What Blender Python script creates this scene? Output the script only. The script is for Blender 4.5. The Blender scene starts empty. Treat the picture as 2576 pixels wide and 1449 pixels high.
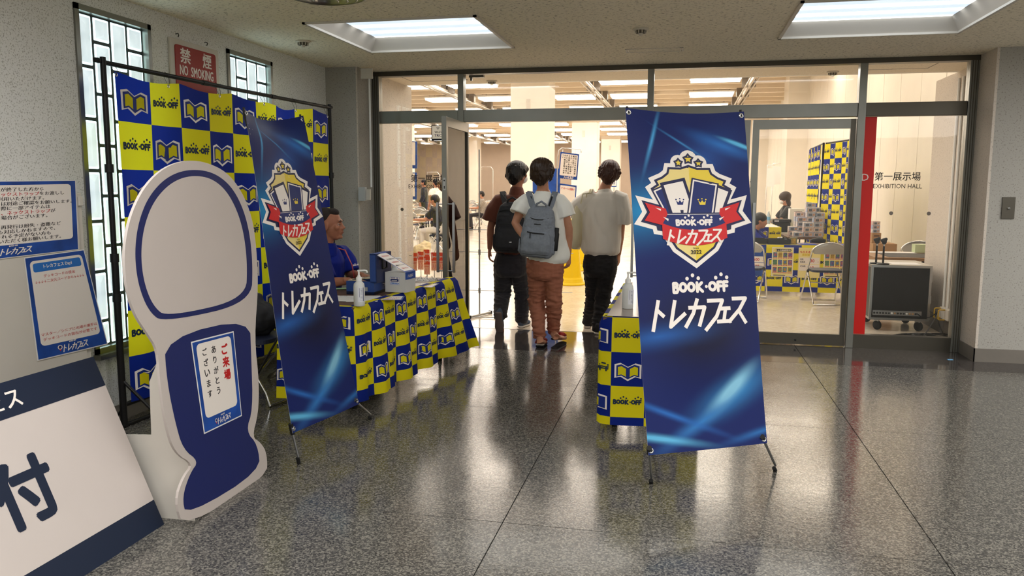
import bpy, bmesh, math, random
from math import pi, sin, cos, radians
from mathutils import Vector, Matrix, noise
from mathutils.geometry import tessellate_polygon
random.seed(7)
SC = bpy.context.scene
COL = SC.collection
V = Vector

# ------------------------------------------------------------------ camera, world, lights, exposure
FPX, YAW, PITCH, ROLL, EYE = 2013.124, radians(12.0724), radians(7.15812), radians(0.16575), 1.47
IW, IH = 2576, 1449
cam_data = bpy.data.cameras.new('camera')
cam = bpy.data.objects.new('camera', cam_data)
COL.objects.link(cam)
cam_data.sensor_fit = 'HORIZONTAL'
cam_data.sensor_width = 36.0
cam_data.lens = 36.0 * FPX / IW
cam_data.clip_start = 0.05
cam_data.clip_end = 300
_f = V((-sin(YAW) * cos(PITCH), cos(YAW) * cos(PITCH), -sin(PITCH)))
_r = V((cos(YAW), sin(YAW), 0))
_u = _r.cross(_f)
_r2 = _r * cos(ROLL) + _u * sin(ROLL)
_u2 = _u * cos(ROLL) - _r * sin(ROLL)
cm = Matrix((_r2, _u2, -_f)).transposed().to_4x4()
cm.translation = (0, 0, EYE)
cam.matrix_world = cm
SC.camera = cam


def ray(px, py):
    return _f + _r2 * ((px - IW / 2) / FPX) - _u2 * ((py - IH / 2) / FPX)


def on_y(px, py, y):
    d = ray(px, py)
    return V((0, 0, EYE)) + d * (y / d.y)


def on_x(px, py, x):
    d = ray(px, py)
    return V((0, 0, EYE)) + d * (x / d.x)


def on_z(px, py, z):
    d = ray(px, py)
    return V((0, 0, EYE)) + d * ((z - EYE) / d.z)


world = bpy.data.worlds.new('world')
SC.world = world
world.use_nodes = True
world.node_tree.nodes['Background'].inputs[0].default_value = (0.75, 0.88, 1.0, 1)
world.node_tree.nodes['Background'].inputs[1].default_value = 1.0
SC.view_settings.view_transform = 'Standard'
SC.view_settings.look = 'None'
SC.view_settings.exposure = 0.38
SC.cycles.diffuse_bounces = 6
SC.cycles.max_bounces = 12
SC.cycles.transparent_max_bounces = 16
SC.view_settings.gamma = 1.0
SC.view_settings.use_curve_mapping = False
PANEL_POWER = 4.2        # lobby ceiling light panels
HALL_LAMP_POWER = 7.0   # exhibition hall fluorescent units
WINDOW_GLOW = 2.4        # daylight in the glass block windows
SPOT_POWER = 60          # entrance passage downlights


def area_lamp(name, loc, size, power, color, size_y=None, rot=(0, 0, 0)):
    l = bpy.data.lights.new(name, 'AREA')
    l.energy = power
    l.color = color
    l.shape = 'RECTANGLE'
    l.size = size
    l.size_y = size_y or size
    o = bpy.data.objects.new(name, l)
    o.location = loc
    o.rotation_euler = rot
    COL.objects.link(o)
    o['kind'] = 'structure'
    return o


# area lights with no fixture modelled, for hall, lobby and passage
area_lamp('hall_lamp_light', (-6, 18, 4.6), 14, 800, (1.0, 0.97, 0.93), 20)  # stands in for the light of the hall's ceiling fixtures
area_lamp('hall_lamp_light', (-6, 42, 4.6), 16, 940, (1.0, 0.97, 0.93), 22)
area_lamp('lobby_fill_light', (1.6, -.6, 2.60), 8, 245, (1.0, 0.97, 0.93), 6.5)  # added fill at and behind the viewer, brightens the lobby
area_lamp('lobby_fill_light', (4.6, 4.2, 2.60), 2.2, 110, (1.0, 0.97, 0.93), 3.5)  # added fill for the right side of the lobby
area_lamp('passage_area_light', (-0.4, 8.45, 2.58), 4.5, 30, (1.0, 0.96, 0.90), 0.5)  # bare area light under the soffit, not a lamp fixture


# ------------------------------------------------------------------ materials
def lin(h):
    if isinstance(h, (tuple, list)):
        r = [c / 255 for c in h]
    else:
        r = [int(h[i:i + 2], 16) / 255 for i in (0, 2, 4)]
    return tuple((c / 12.92 if c <= .04045 else ((c + .055) / 1.055) ** 2.4) for c in r) + (1,)


MATS = {}


def mat(name, col, rough=.55, metal=0., spec=.4, vary=0., vscale=40., bump=0., bscale=200., emit=0., ecol=None,
        trans=0., ior=1.45, alpha=1., sheen=0., coat=0.):
    if name in MATS:
        return MATS[name]
    m = bpy.data.materials.new(name)
    m.use_nodes = True
    nt = m.node_tree
    b = nt.nodes['Principled BSDF']
    c = lin(col)
    b.inputs['Base Color'].default_value = c
    b.inputs['Roughness'].default_value = rough
    b.inputs['Metallic'].default_value = metal
    b.inputs['Specular IOR Level'].default_value = spec
    b.inputs['Transmission Weight'].default_value = trans
    b.inputs['IOR'].default_value = ior
    b.inputs['Alpha'].default_value = alpha
    b.inputs['Sheen Weight'].default_value = sheen
    b.inputs['Coat Weight'].default_value = coat
    if emit:
        b.inputs['Emission Color'].default_value = lin(ecol or col)
        b.inputs['Emission Strength'].default_value = emit
    if vary or bump:
        tc = nt.nodes.new('ShaderNodeTexCoord')
        if vary:
            n = nt.nodes.new('ShaderNodeTexNoise')
            n.inputs['Scale'].default_value = vscale
            n.inputs['Detail'].default_value = 4
            nt.links.new(tc.outputs['Object'], n.inputs['Vector'])
            r = nt.nodes.new('ShaderNodeValToRGB')
            r.color_ramp.elements[0].position = .3
            r.color_ramp.elements[1].position = .7
            r.color_ramp.elements[0].color = tuple(x * (1 - vary) for x in c[:3]) + (1,)
            r.color_ramp.elements[1].color = tuple(min(1, x * (1 + vary)) for x in c[:3]) + (1,)
            nt.links.new(n.outputs['Fac'], r.inputs['Fac'])
            nt.links.new(r.outputs['Color'], b.inputs['Base Color'])
        if bump:
            n = nt.nodes.new('ShaderNodeTexNoise')
            n.inputs['Scale'].default_value = bscale
            n.inputs['Detail'].default_value = 3
            nt.links.new(tc.outputs['Object'], n.inputs['Vector'])
            bp = nt.nodes.new('ShaderNodeBump')
            bp.inputs['Strength'].default_value = bump
            bp.inputs['Distance'].default_value = .002
            nt.links.new(n.outputs['Fac'], bp.inputs['Height'])
            nt.links.new(bp.outputs['Normal'], b.inputs['Normal'])
    MATS[name] = m
    return m


def speck_mat(name, col, dark, scale, lo, hi, stretch=(1, 1, 1), rough=.8, bump=.4, big=0.):
    """plaster / mineral board with small dark marks"""
    m = mat(name, col, rough, spec=.2)
    nt = m.node_tree
    b = nt.nodes['Principled BSDF']
    tc = nt.nodes.new('ShaderNodeTexCoord')
    mp = nt.nodes.new('ShaderNodeMapping')
    mp.inputs['Scale'].default_value = stretch
    nt.links.new(tc.outputs['Object'], mp.inputs['Vector'])
    n = nt.nodes.new('ShaderNodeTexNoise')
    n.inputs['Scale'].default_value = scale
    n.inputs['Detail'].default_value = 3
    n.inputs['Roughness'].default_value = .6
    nt.links.new(mp.outputs['Vector'], n.inputs['Vector'])
    r = nt.nodes.new('ShaderNodeValToRGB')
    r.color_ramp.elements[0].position = lo
    r.color_ramp.elements[0].color = lin(dark)
    r.color_ramp.elements[1].position = hi
    r.color_ramp.elements[1].color = lin(col)
    nt.links.new(n.outputs['Fac'], r.inputs['Fac'])
    nt.links.new(r.outputs['Color'], b.inputs['Base Color'])
    bp = nt.nodes.new('ShaderNodeBump')
    bp.inputs['Strength'].default_value = bump
    bp.inputs['Distance'].default_value = .003
    nt.links.new(n.outputs['Fac'], bp.inputs['Height'])
    nt.links.new(bp.outputs['Normal'], b.inputs['Normal'])
    return m


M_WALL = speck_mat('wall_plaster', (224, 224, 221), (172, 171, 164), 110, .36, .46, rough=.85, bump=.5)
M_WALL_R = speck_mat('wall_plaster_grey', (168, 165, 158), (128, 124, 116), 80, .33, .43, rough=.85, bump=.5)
M_JAMB = speck_mat('jamb_plaster', (206, 196, 184), (160, 150, 138), 80, .32, .42, rough=.85, bump=.4)
M_CEIL = speck_mat('ceiling_board', (240, 231, 210), (120, 108, 86), 34, .36, .41, stretch=(1, 2.6, 1), rough=.9, bump=.5)
M_SOFFIT = speck_mat('soffit_board', (226, 214, 194), (165, 150, 130), 40, .34, .39, stretch=(1, 2.5, 1), rough=.9, bump=.3)
M_HALLWALL = mat('hall_wall_paint', (228, 222, 211), .8, vary=.03, vscale=2)
M_HALLFAR = mat('hall_far_wall', (186, 172, 158), .85, vary=.03, vscale=2)
M_HALLCEIL = mat('hall_ceiling_slab', (206, 186, 158), .9)
M_BEAM = mat('hall_beam_paint', (226, 214, 196), .8)
M_RAIL = mat('rail_steel', (190, 182, 172), .45, .6)
M_RAIL_D = mat('rail_bracket_grey', (120, 112, 104), .5, .5)
M_ALU = mat('anodised_aluminium', (138, 138, 132), .34, .85, vary=.04, vscale=6, bump=.05, bscale=30)
M_ALU_D = mat('dark_aluminium', (92, 88, 80), .34, .8)
M_STEEL = mat('brushed_steel', (176, 178, 180), .28, 1.)
M_CHROME = mat('chrome', (214, 214, 214), .12, 1.)
M_BLACKM = mat('black_metal', (26, 25, 25), .42, .3)
M_BLACK = mat('black_plastic', (18, 18, 19), .5)
M_RUBBER = mat('black_rubber', (14, 14, 14), .75)
M_BASE = mat('grey_skirting', (118, 112, 104), .6, vary=.05, vscale=8)
M_WHITEP = mat('white_paper', (226, 224, 222), .7)
M_WHITE = mat('white_plastic', (232, 232, 230), .35)
M_CREAM = mat('cream_steel_paint', (206, 200, 190), .5, vary=.03, vscale=3)
M_NAVY = mat('navy_print', (22, 38, 98), .5)
M_DNAVY = mat('dark_navy_print', (18, 30, 52), .5)
M_INK = mat('black_ink', (24, 22, 26), .6)
M_RED = mat('red_print', (188, 26, 28), .5)
M_ORANGE = mat('orange_print', (226, 84, 40), .5)
M_YELLOW = mat('yellow_print', (238, 214, 40), .55)
M_GOLD = mat('gold_print', (222, 196, 64), .5)
M_PGOLD = mat('pale_gold_print', (226, 205, 130), .5)
M_PWHITE = mat('white_print', (232, 224, 216), .5)
M_BLUEP = mat('bright_blue_print', (38, 110, 190), .5)
M_SKYP = mat('light_blue_print', (110, 170, 214), .5)
M_FOAM = mat('white_foam_board', (192, 182, 176), .6, vary=.015, vscale=5)
M_FOAMBLUE = mat('standee_navy_print', (26, 36, 92), .5)
M_SKIN = mat('skin', (186, 132, 104), .5, spec=.35, vary=.05, vscale=25)
M_SKIN_T = mat('tanned_skin', (158, 104, 80), .5, spec=.35, vary=.06, vscale=25)
M_HAIR_B = mat('black_hair', (22, 17, 15), .45, spec=.5, bump=.9, bscale=90)
M_HAIR_BR = mat('brown_hair', (52, 35, 24), .42, spec=.5, bump=.9, bscale=90)
M_HAIR_RB = mat('auburn_brown_hair', (66, 36, 24), .42, spec=.5, bump=.9, bscale=90)
M_GLOW = mat('passage_lamp_glow', (255, 240, 215), emit=6)
M_WOOD = mat('walnut_laminate', (98, 72, 56), .4, vary=.18, vscale=14)
M_CARD = mat('cardboard', (170, 130, 88), .8, vary=.05, vscale=10)

M_BLUECLOTH = mat('blue_polyester', (8, 36, 132), .65, spec=.25, bump=.15, bscale=500)
M_YELCLOTH = mat('yellow_polyester', (240, 226, 22), .65, spec=.25, bump=.15, bscale=500)
for _m, _c in ((M_BLUECLOTH, (14, 52, 170)), (M_YELCLOTH, (250, 238, 40))):
    _nt = _m.node_tree
    _t = _nt.nodes.new('ShaderNodeBsdfTranslucent')
    _t.inputs[0].default_value = lin(_c)
    _x = _nt.nodes.new('ShaderNodeMixShader')
    _x.inputs[0].default_value = .30
    _nt.links.new(_nt.nodes['Principled BSDF'].outputs[0], _x.inputs[1])
    _nt.links.new(_t.outputs[0], _x.inputs[2])
    _nt.links.new(_x.outputs[0], _nt.nodes['Material Output'].inputs[0])
M_LOGOINK = mat('dark_teal_ink', (16, 38, 66), .6)


def glass_mat(name, tint=(1, 1, 1), refl=.07):
    """clear pane: transparent with a fresnel reflection (thin sheet)"""
    m = bpy.data.materials.new(name)
    m.use_nodes = True
    nt = m.node_tree
    nt.nodes.clear()
    o = nt.nodes.new('ShaderNodeOutputMaterial')
    t = nt.nodes.new('ShaderNodeBsdfTransparent')
    t.inputs[0].default_value = tint + (1,)
    g = nt.nodes.new('ShaderNodeBsdfGlossy')
    g.inputs['Roughness'].default_value = .01
    fr = nt.nodes.new('ShaderNodeFresnel')
    fr.inputs[0].default_value = 1.5
    mx = nt.nodes.new('ShaderNodeMixShader')
    nt.links.new(fr.outputs[0], mx.inputs[0])
    nt.links.new(t.outputs[0], mx.inputs[1])
    nt.links.new(g.outputs[0], mx.inputs[2])
    nt.links.new(mx.outputs[0], o.inputs[0])
    return m


M_GLASS = glass_mat('clear_glass', (.985, .99, .98))


def block_mat():
    """daylit glass block: daylight put in as emission, faceted face"""
    m = mat('glass_block', (225, 238, 240), .12, spec=.6)
    nt = m.node_tree
    b = nt.nodes['Principled BSDF']
    tc = nt.nodes.new('ShaderNodeTexCoord')
    n = nt.nodes.new('ShaderNodeTexNoise')
    n.inputs['Scale'].default_value = 9
    n.inputs['Detail'].default_value = 5
    nt.links.new(tc.outputs['Object'], n.inputs['Vector'])
    r = nt.nodes.new('ShaderNodeValToRGB')
    r.color_ramp.elements[0].position = .3
    r.color_ramp.elements[1].position = .75
    r.color_ramp.elements[0].color = (.52, .62, .66, 1)
    r.color_ramp.elements[1].color = (.86, .97, 1, 1)
    nt.links.new(n.outputs['Fac'], r.inputs['Fac'])
    nt.links.new(r.outputs['Color'], b.inputs['Emission Color'])
    b.inputs['Emission Strength'].default_value = WINDOW_GLOW * .27
    return m


def backlit_film(name, col):
    m = mat(name, col, .5)
    nt = m.node_tree
    b = nt.nodes['Principled BSDF']
    t = nt.nodes.new('ShaderNodeBsdfTranslucent')
    t.inputs[0].default_value = lin(col)
    mx = nt.nodes.new('ShaderNodeMixShader')
    mx.inputs[0].default_value = .5
    nt.links.new(b.outputs[0], mx.inputs[1])
    nt.links.new(t.outputs[0], mx.inputs[2])
    nt.links.new(mx.outputs[0], nt.nodes['Material Output'].inputs[0])
    return m


M_STICK = backlit_film('white_sticker_film', (236, 236, 232))
M_BLOCK = block_mat()
M_BLOCKRIM = mat('glass_block_rim', (235, 250, 250), .1, emit=WINDOW_GLOW * .85, ecol=(205, 240, 242))  # block faces and rims emit in place of daylight from outside


def diffuser_mat():
    m = mat('lamp_diffuser', (240, 245, 250), .25)
    nt = m.node_tree
    b = nt.nodes['Principled BSDF']
    tc = nt.nodes.new('ShaderNodeTexCoord')
    w = nt.nodes.new('ShaderNodeTexWave')
    w.bands_direction = 'Y'
    w.inputs['Scale'].default_value = 1.32
    w.inputs['Distortion'].default_value = .25
    w.inputs['Phase Offset'].default_value = 1.0
    nt.links.new(tc.outputs['Object'], w.inputs['Vector'])
    r = nt.nodes.new('ShaderNodeValToRGB')
    r.color_ramp.elements[0].color = (.11, .135, .165, 1)
    r.color_ramp.elements[1].color = (.93, .97, 1, 1)
    r.color_ramp.elements[0].position = .42
    r.color_ramp.elements[1].position = 1.0
    nt.links.new(w.outputs['Fac'], r.inputs['Fac'])
    nt.links.new(r.outputs['Color'], b.inputs['Emission Color'])
    b.inputs['Emission Strength'].default_value = PANEL_POWER
    return m


M_DIFF = diffuser_mat()
M_DIFF2 = mat('lamp_diffuser_plain', (240, 245, 250), .25, emit=PANEL_POWER * 1.4, ecol=(250, 252, 255))
M_TUBE = mat('hall_fluorescent', (255, 250, 240), emit=HALL_LAMP_POWER, ecol=(255, 240, 222))


def floor_mat(name, c1, c2, c3, cell, rough, bump, bscale):
    m = mat(name, c2, rough, spec=.5)
    nt = m.node_tree
    b = nt.nodes['Principled BSDF']
    tc = nt.nodes.new('ShaderNodeTexCoord')
    geo = nt.nodes.new('ShaderNodeNewGeometry')
    v = nt.nodes.new('ShaderNodeTexVoronoi')
    v.inputs['Scale'].default_value = cell
    nt.links.new(geo.outputs['Position'], v.inputs['Vector'])
    sep = nt.nodes.new('ShaderNodeSeparateColor')
    nt.links.new(v.outputs['Color'], sep.inputs[0])
    r = nt.nodes.new('ShaderNodeValToRGB')
    r.color_ramp.elements[0].color = lin(c1)
    r.color_ramp.elements[1].color = lin(c3)
    e = r.color_ramp.elements.new(.5)
    e.color = lin(c2)
    nt.links.new(sep.outputs[0], r.inputs['Fac'])
    nt.links.new(r.outputs['Color'], b.inputs['Base Color'])
    n = nt.nodes.new('ShaderNodeTexNoise')
    n.inputs['Scale'].default_value = bscale
    n.inputs['Detail'].default_value = 5
    n.inputs['Roughness'].default_value = .62
    nt.links.new(geo.outputs['Position'], n.inputs['Vector'])
    n2 = nt.nodes.new('ShaderNodeTexNoise')
    n2.inputs['Scale'].default_value = 3.2
    n2.inputs['Detail'].default_value = 5
    nt.links.new(geo.outputs['Position'], n2.inputs['Vector'])
    mr = nt.nodes.new('ShaderNodeMapRange')
    mr.inputs['From Min'].default_value = .3
    mr.inputs['From Max'].default_value = .7
    mr.inputs['To Min'].default_value = rough * .75
    mr.inputs['To Max'].default_value = rough * 1.4
    nt.links.new(n2.outputs['Fac'], mr.inputs['Value'])
    nt.links.new(mr.outputs['Result'], b.inputs['Roughness'])
    bp = nt.nodes.new('ShaderNodeBump')
    bp.inputs['Strength'].default_value = bump
    bp.inputs['Distance'].default_value = .001
    nt.links.new(n.outputs['Fac'], bp.inputs['Height'])
    nt.links.new(bp.outputs['Normal'], b.inputs['Normal'])
    return m


M_FLOOR = floor_mat('terrazzo', (54, 53, 52), (86, 84, 80), (130, 126, 117), 150, .12, .5, 30)
M_FLOOR2 = floor_mat('dark_polished_terrazzo', (40, 38, 38), (62, 58, 57), (92, 87, 84), 150, .07, .18, 14)
M_HALLFLOOR = floor_mat('cream_vinyl', (204, 193, 176), (210, 199, 182), (216, 206, 190), 30, .16, .1, 12)
M_JOINT = mat('dark_joint', (30, 29, 28), .8)


# ------------------------------------------------------------------ object helpers
ORG = {}
USED = {}


def link(name, me, parent=None, origin=None):
    o = bpy.data.objects.new(name, me)
    COL.objects.link(o)
    if origin is None:
        if me.vertices:
            xs = [v.co.x for v in me.vertices]
            ys = [v.co.y for v in me.vertices]
            zs = [v.co.z for v in me.vertices]
            origin = V(((min(xs) + max(xs)) / 2, (min(ys) + max(ys)) / 2, min(zs)))
        else:
            origin = V((0, 0, 0))
    me.transform(Matrix.Translation(-origin))
    if parent is not None:
        o.parent = parent
        o.location = origin - ORG[parent.name]
    else:
        o.location = origin
    ORG[o.name] = origin
    return o


def thing(name, label, cat, loc=(0, 0, 0), group=None):
    o = bpy.data.objects.new(name, None)
    COL.objects.link(o)
    o.location = loc
    o.empty_display_size = .1
    ORG[o.name] = V(loc)
    return tag(o, label, cat, group)


def tag(o, label, cat, group=None):
    o['label'] = label
    o['category'] = cat
    if group:
        o['group'] = group
    return o


def struct(o):
    o['kind'] = 'structure'
    return o


def dup(root, loc, rotz=0, label=None, group=None):
    r = root.copy()
    COL.objects.link(r)
    r.location = loc
    r.rotation_euler = (0, 0, rotz)
    if label:
        r['label'] = label
    if group:
        r['group'] = group
    for ch in list(root.children):
        c = ch.copy()
        COL.objects.link(c)
        c.parent = r
        for g in ch.children:
            d = g.copy()
            COL.objects.link(d)
            d.parent = c
    return r


ORDN = ['first', 'second', 'third', 'fourth', 'fifth', 'sixth', 'seventh', 'eighth', 'ninth', 'tenth', 'eleventh', 'twelfth', 'thirteenth']


class MB:
    """collects shapes, each with a material, and links them as one mesh"""

    def __init__(s):
        s.v = []
        s.f = []
        s.m = []
        s.ms = []
        s.sm = []

    def mi(s, m):
        if m not in s.ms:
            s.ms.append(m)
        return s.ms.index(m)

    def add(s, vs, fs, m, smooth=False):
        n = len(s.v)
        s.v += [V(p) for p in vs]
        i = s.mi(m)
        for f in fs:
            s.f.append([n + k for k in f])
            s.m.append(i)
            s.sm.append(smooth)

    def box(s, a, b, m, bev=0.):
        x0, y0, z0 = [min(p, q) for p, q in zip(a, b)]
        x1, y1, z1 = [max(p, q) for p, q in zip(a, b)]
        if bev:
            bm = bmesh.new()
            bmesh.ops.create_cube(bm, size=1)
            for v in bm.verts:
                v.co = V(((x0 + x1) / 2 + v.co.x * (x1 - x0), (y0 + y1) / 2 + v.co.y * (y1 - y0), (z0 + z1) / 2 + v.co.z * (z1 - z0)))
            bmesh.ops.bevel(bm, geom=bm.edges[:], offset=bev, segments=2, affect='EDGES', profile=.5)
            bm.verts.index_update()
            s.add([v.co.copy() for v in bm.verts], [[v.index for v in f.verts] for f in bm.faces], m)
            bm.free()
            return
        vs = [(x0, y0, z0), (x1, y0, z0), (x1, y1, z0), (x0, y1, z0), (x0, y0, z1), (x1, y0, z1), (x1, y1, z1), (x0, y1, z1)]
        s.add(vs, [(0, 3, 2, 1), (4, 5, 6, 7), (0, 1, 5, 4), (1, 2, 6, 5), (2, 3, 7, 6), (3, 0, 4, 7)], m)

    def obox(s, c, ux, uy, uz, m):
        """oriented box: centre, three half-axis vectors"""
        c, ux, uy, uz = V(c), V(ux), V(uy), V(uz)
        vs = [c + ux * a + uy * b + uz * d for d in (-1, 1) for a, b in ((-1, -1), (1, -1), (1, 1), (-1, 1))]
        s.add(vs, [(0, 3, 2, 1), (4, 5, 6, 7), (0, 1, 5, 4), (1, 2, 6, 5), (2, 3, 7, 6), (3, 0, 4, 7)], m)

    def tube(s, pts, r, m, n=10, cap=True, r2=None):
        pts = [V(p) for p in pts]
        k = len(pts)
        rs = r if isinstance(r, (list, tuple)) else [r + ((r2 - r) * i / (k - 1) if r2 is not None else 0) for i in range(k)]
        vs, fs = [], []
        t0 = (pts[1] - pts[0]).normalized()
        up = V((0, 0, 1)) if abs(t0.z) < .9 else V((1, 0, 0))
        a = t0.cross(up).normalized()
        for i, p in enumerate(pts):
            if i == 0:
                t = pts[1] - pts[0]
            elif i == k - 1:
                t = pts[-1] - pts[-2]
            else:
                t = (pts[i + 1] - p).normalized() + (p - pts[i - 1]).normalized()
            t.normalize()
            a = (a - t * a.dot(t)).normalized()
            b = t.cross(a)
            for j in range(n):
                an = 2 * pi * j / n
                vs.append(p + (a * cos(an) + b * sin(an)) * rs[i])
        for i in range(k - 1):
            for j in range(n):
                j2 = (j + 1) % n
                fs.append((i * n + j, i * n + j2, (i + 1) * n + j2, (i + 1) * n + j))
        s.add(vs, fs, m, True)
        if cap:
            s.add(vs[:n], [tuple(range(n - 1, -1, -1))], m)
            s.add(vs[-n:], [tuple(range(n))], m)

    def lathe(s, prof, c, m, n=20, ax=(0, 0, 1), cap=True):
        """profile [(radius, height)] turned about an axis through c"""
        az = V(ax).normalized()
        a = az.orthogonal().normalized()
        b = az.cross(a)
        c = V(c)
        vs, fs = [], []
        for r, h in prof:
            for j in range(n):
                an = 2 * pi * j / n
                vs.append(c + az * h + (a * cos(an) + b * sin(an)) * r)
        for i in range(len(prof) - 1):
            for j in range(n):
                j2 = (j + 1) % n
                fs.append((i * n + j, i * n + j2, (i + 1) * n + j2, (i + 1) * n + j))
        s.add(vs, fs, m, True)
        if cap:
            if prof[0][0] > 1e-5:
                s.add(vs[:n], [tuple(range(n - 1, -1, -1))], m)
            if prof[-1][0] > 1e-5:
                s.add(vs[-n:], [tuple(range(n))], m)

    def prism(s, poly, f, t, m, m_side=None):
        """polygon in (u,v) pushed from offset 0 to t through map f(u,v,off)"""
        tr = tessellate_polygon([[V((p[0], p[1], 0)) for p in poly]])
        n = len(poly)
        fr = [f(p[0], p[1], t) for p in poly]
        bk = [f(p[0], p[1], 0) for p in poly]
        area = sum(poly[i][0] * poly[(i + 1) % n][1] - poly[(i + 1) % n][0] * poly[i][1] for i in range(n))
        fs = []
        for a, b, c in tr:
            ar = (poly[b][0] - poly[a][0]) * (poly[c][1] - poly[a][1]) - (poly[c][0] - poly[a][0]) * (poly[b][1] - poly[a][1])
            fs.append((a, b, c) if ar > 0 else (a, c, b))
        s.add(fr, fs, m)
        s.add(bk, [x[::-1] for x in fs], m_side or m)
        side = []
        for i in range(n):
            j = (i + 1) % n
            side.append((i, n + i, n + j, j) if area < 0 else (i, j, n + j, n + i))
        s.add(bk + fr, side, m_side or m)

    def grid(s, fn, nu, nv, m, smooth=True, close_u=False):
        vs = [fn(i / nu, j / nv) for j in range(nv + 1) for i in range(nu + 1)]
        fs, w = [], nu + 1
        for j in range(nv):
            for i in range(nu):
                fs.append((j * w + i, j * w + i + 1, (j + 1) * w + i + 1, (j + 1) * w + i))
        s.add(vs, fs, m, smooth)

    def mesh(s, name):
        me = bpy.data.meshes.new(name)
        me.from_pydata([tuple(v) for v in s.v], [], s.f)
        for m in s.ms:
            me.materials.append(m)
        me.polygons.foreach_set('material_index', s.m)
        me.polygons.foreach_set('use_smooth', s.sm)
        me.update()
        return me

    def build(s, name, parent=None, origin=None, xf=None):
        me = s.mesh(name)
        if xf is not None:
            me.transform(xf)
        return link(name, me, parent, origin)


def one(kind, name, parent, *a, **k):
    b = MB()
    getattr(b, kind)(*a, **k)
    return b.build(name, parent)


def plane_map(O, U, W):
    O, U, W = V(O), V(U).normalized(), V(W).normalized()
    N = U.cross(W).normalized()
    return lambda u, v, off=0: O + U * u + W * v + N * off


# ------------------------------------------------------------------ flat print: text, strokes and shapes laid on a surface
TXT = {}


def text2d(s, bold=0., res=2):
    key = (s, bold, res)
    if key not in TXT:
        c = bpy.data.curves.new('t', 'FONT')
        c.body = s
        c.size = 1
        c.offset = bold
        c.resolution_u = res
        o = bpy.data.objects.new('t', c)
        COL.objects.link(o)
        dg = bpy.context.evaluated_depsgraph_get()
        me = bpy.data.meshes.new_from_object(o.evaluated_get(dg))
        vs = [(v.co.x, v.co.y) for v in me.vertices]
        fs = [tuple(p.vertices) for p in me.polygons]
        bpy.data.objects.remove(o)
        bpy.data.curves.remove(c)
        bpy.data.meshes.remove(me)
        x = [p[0] for p in vs] or [0]
        y = [p[1] for p in vs] or [0]
        TXT[key] = (vs, fs, min(x), max(x), min(y), max(y))
    return TXT[key]


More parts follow.
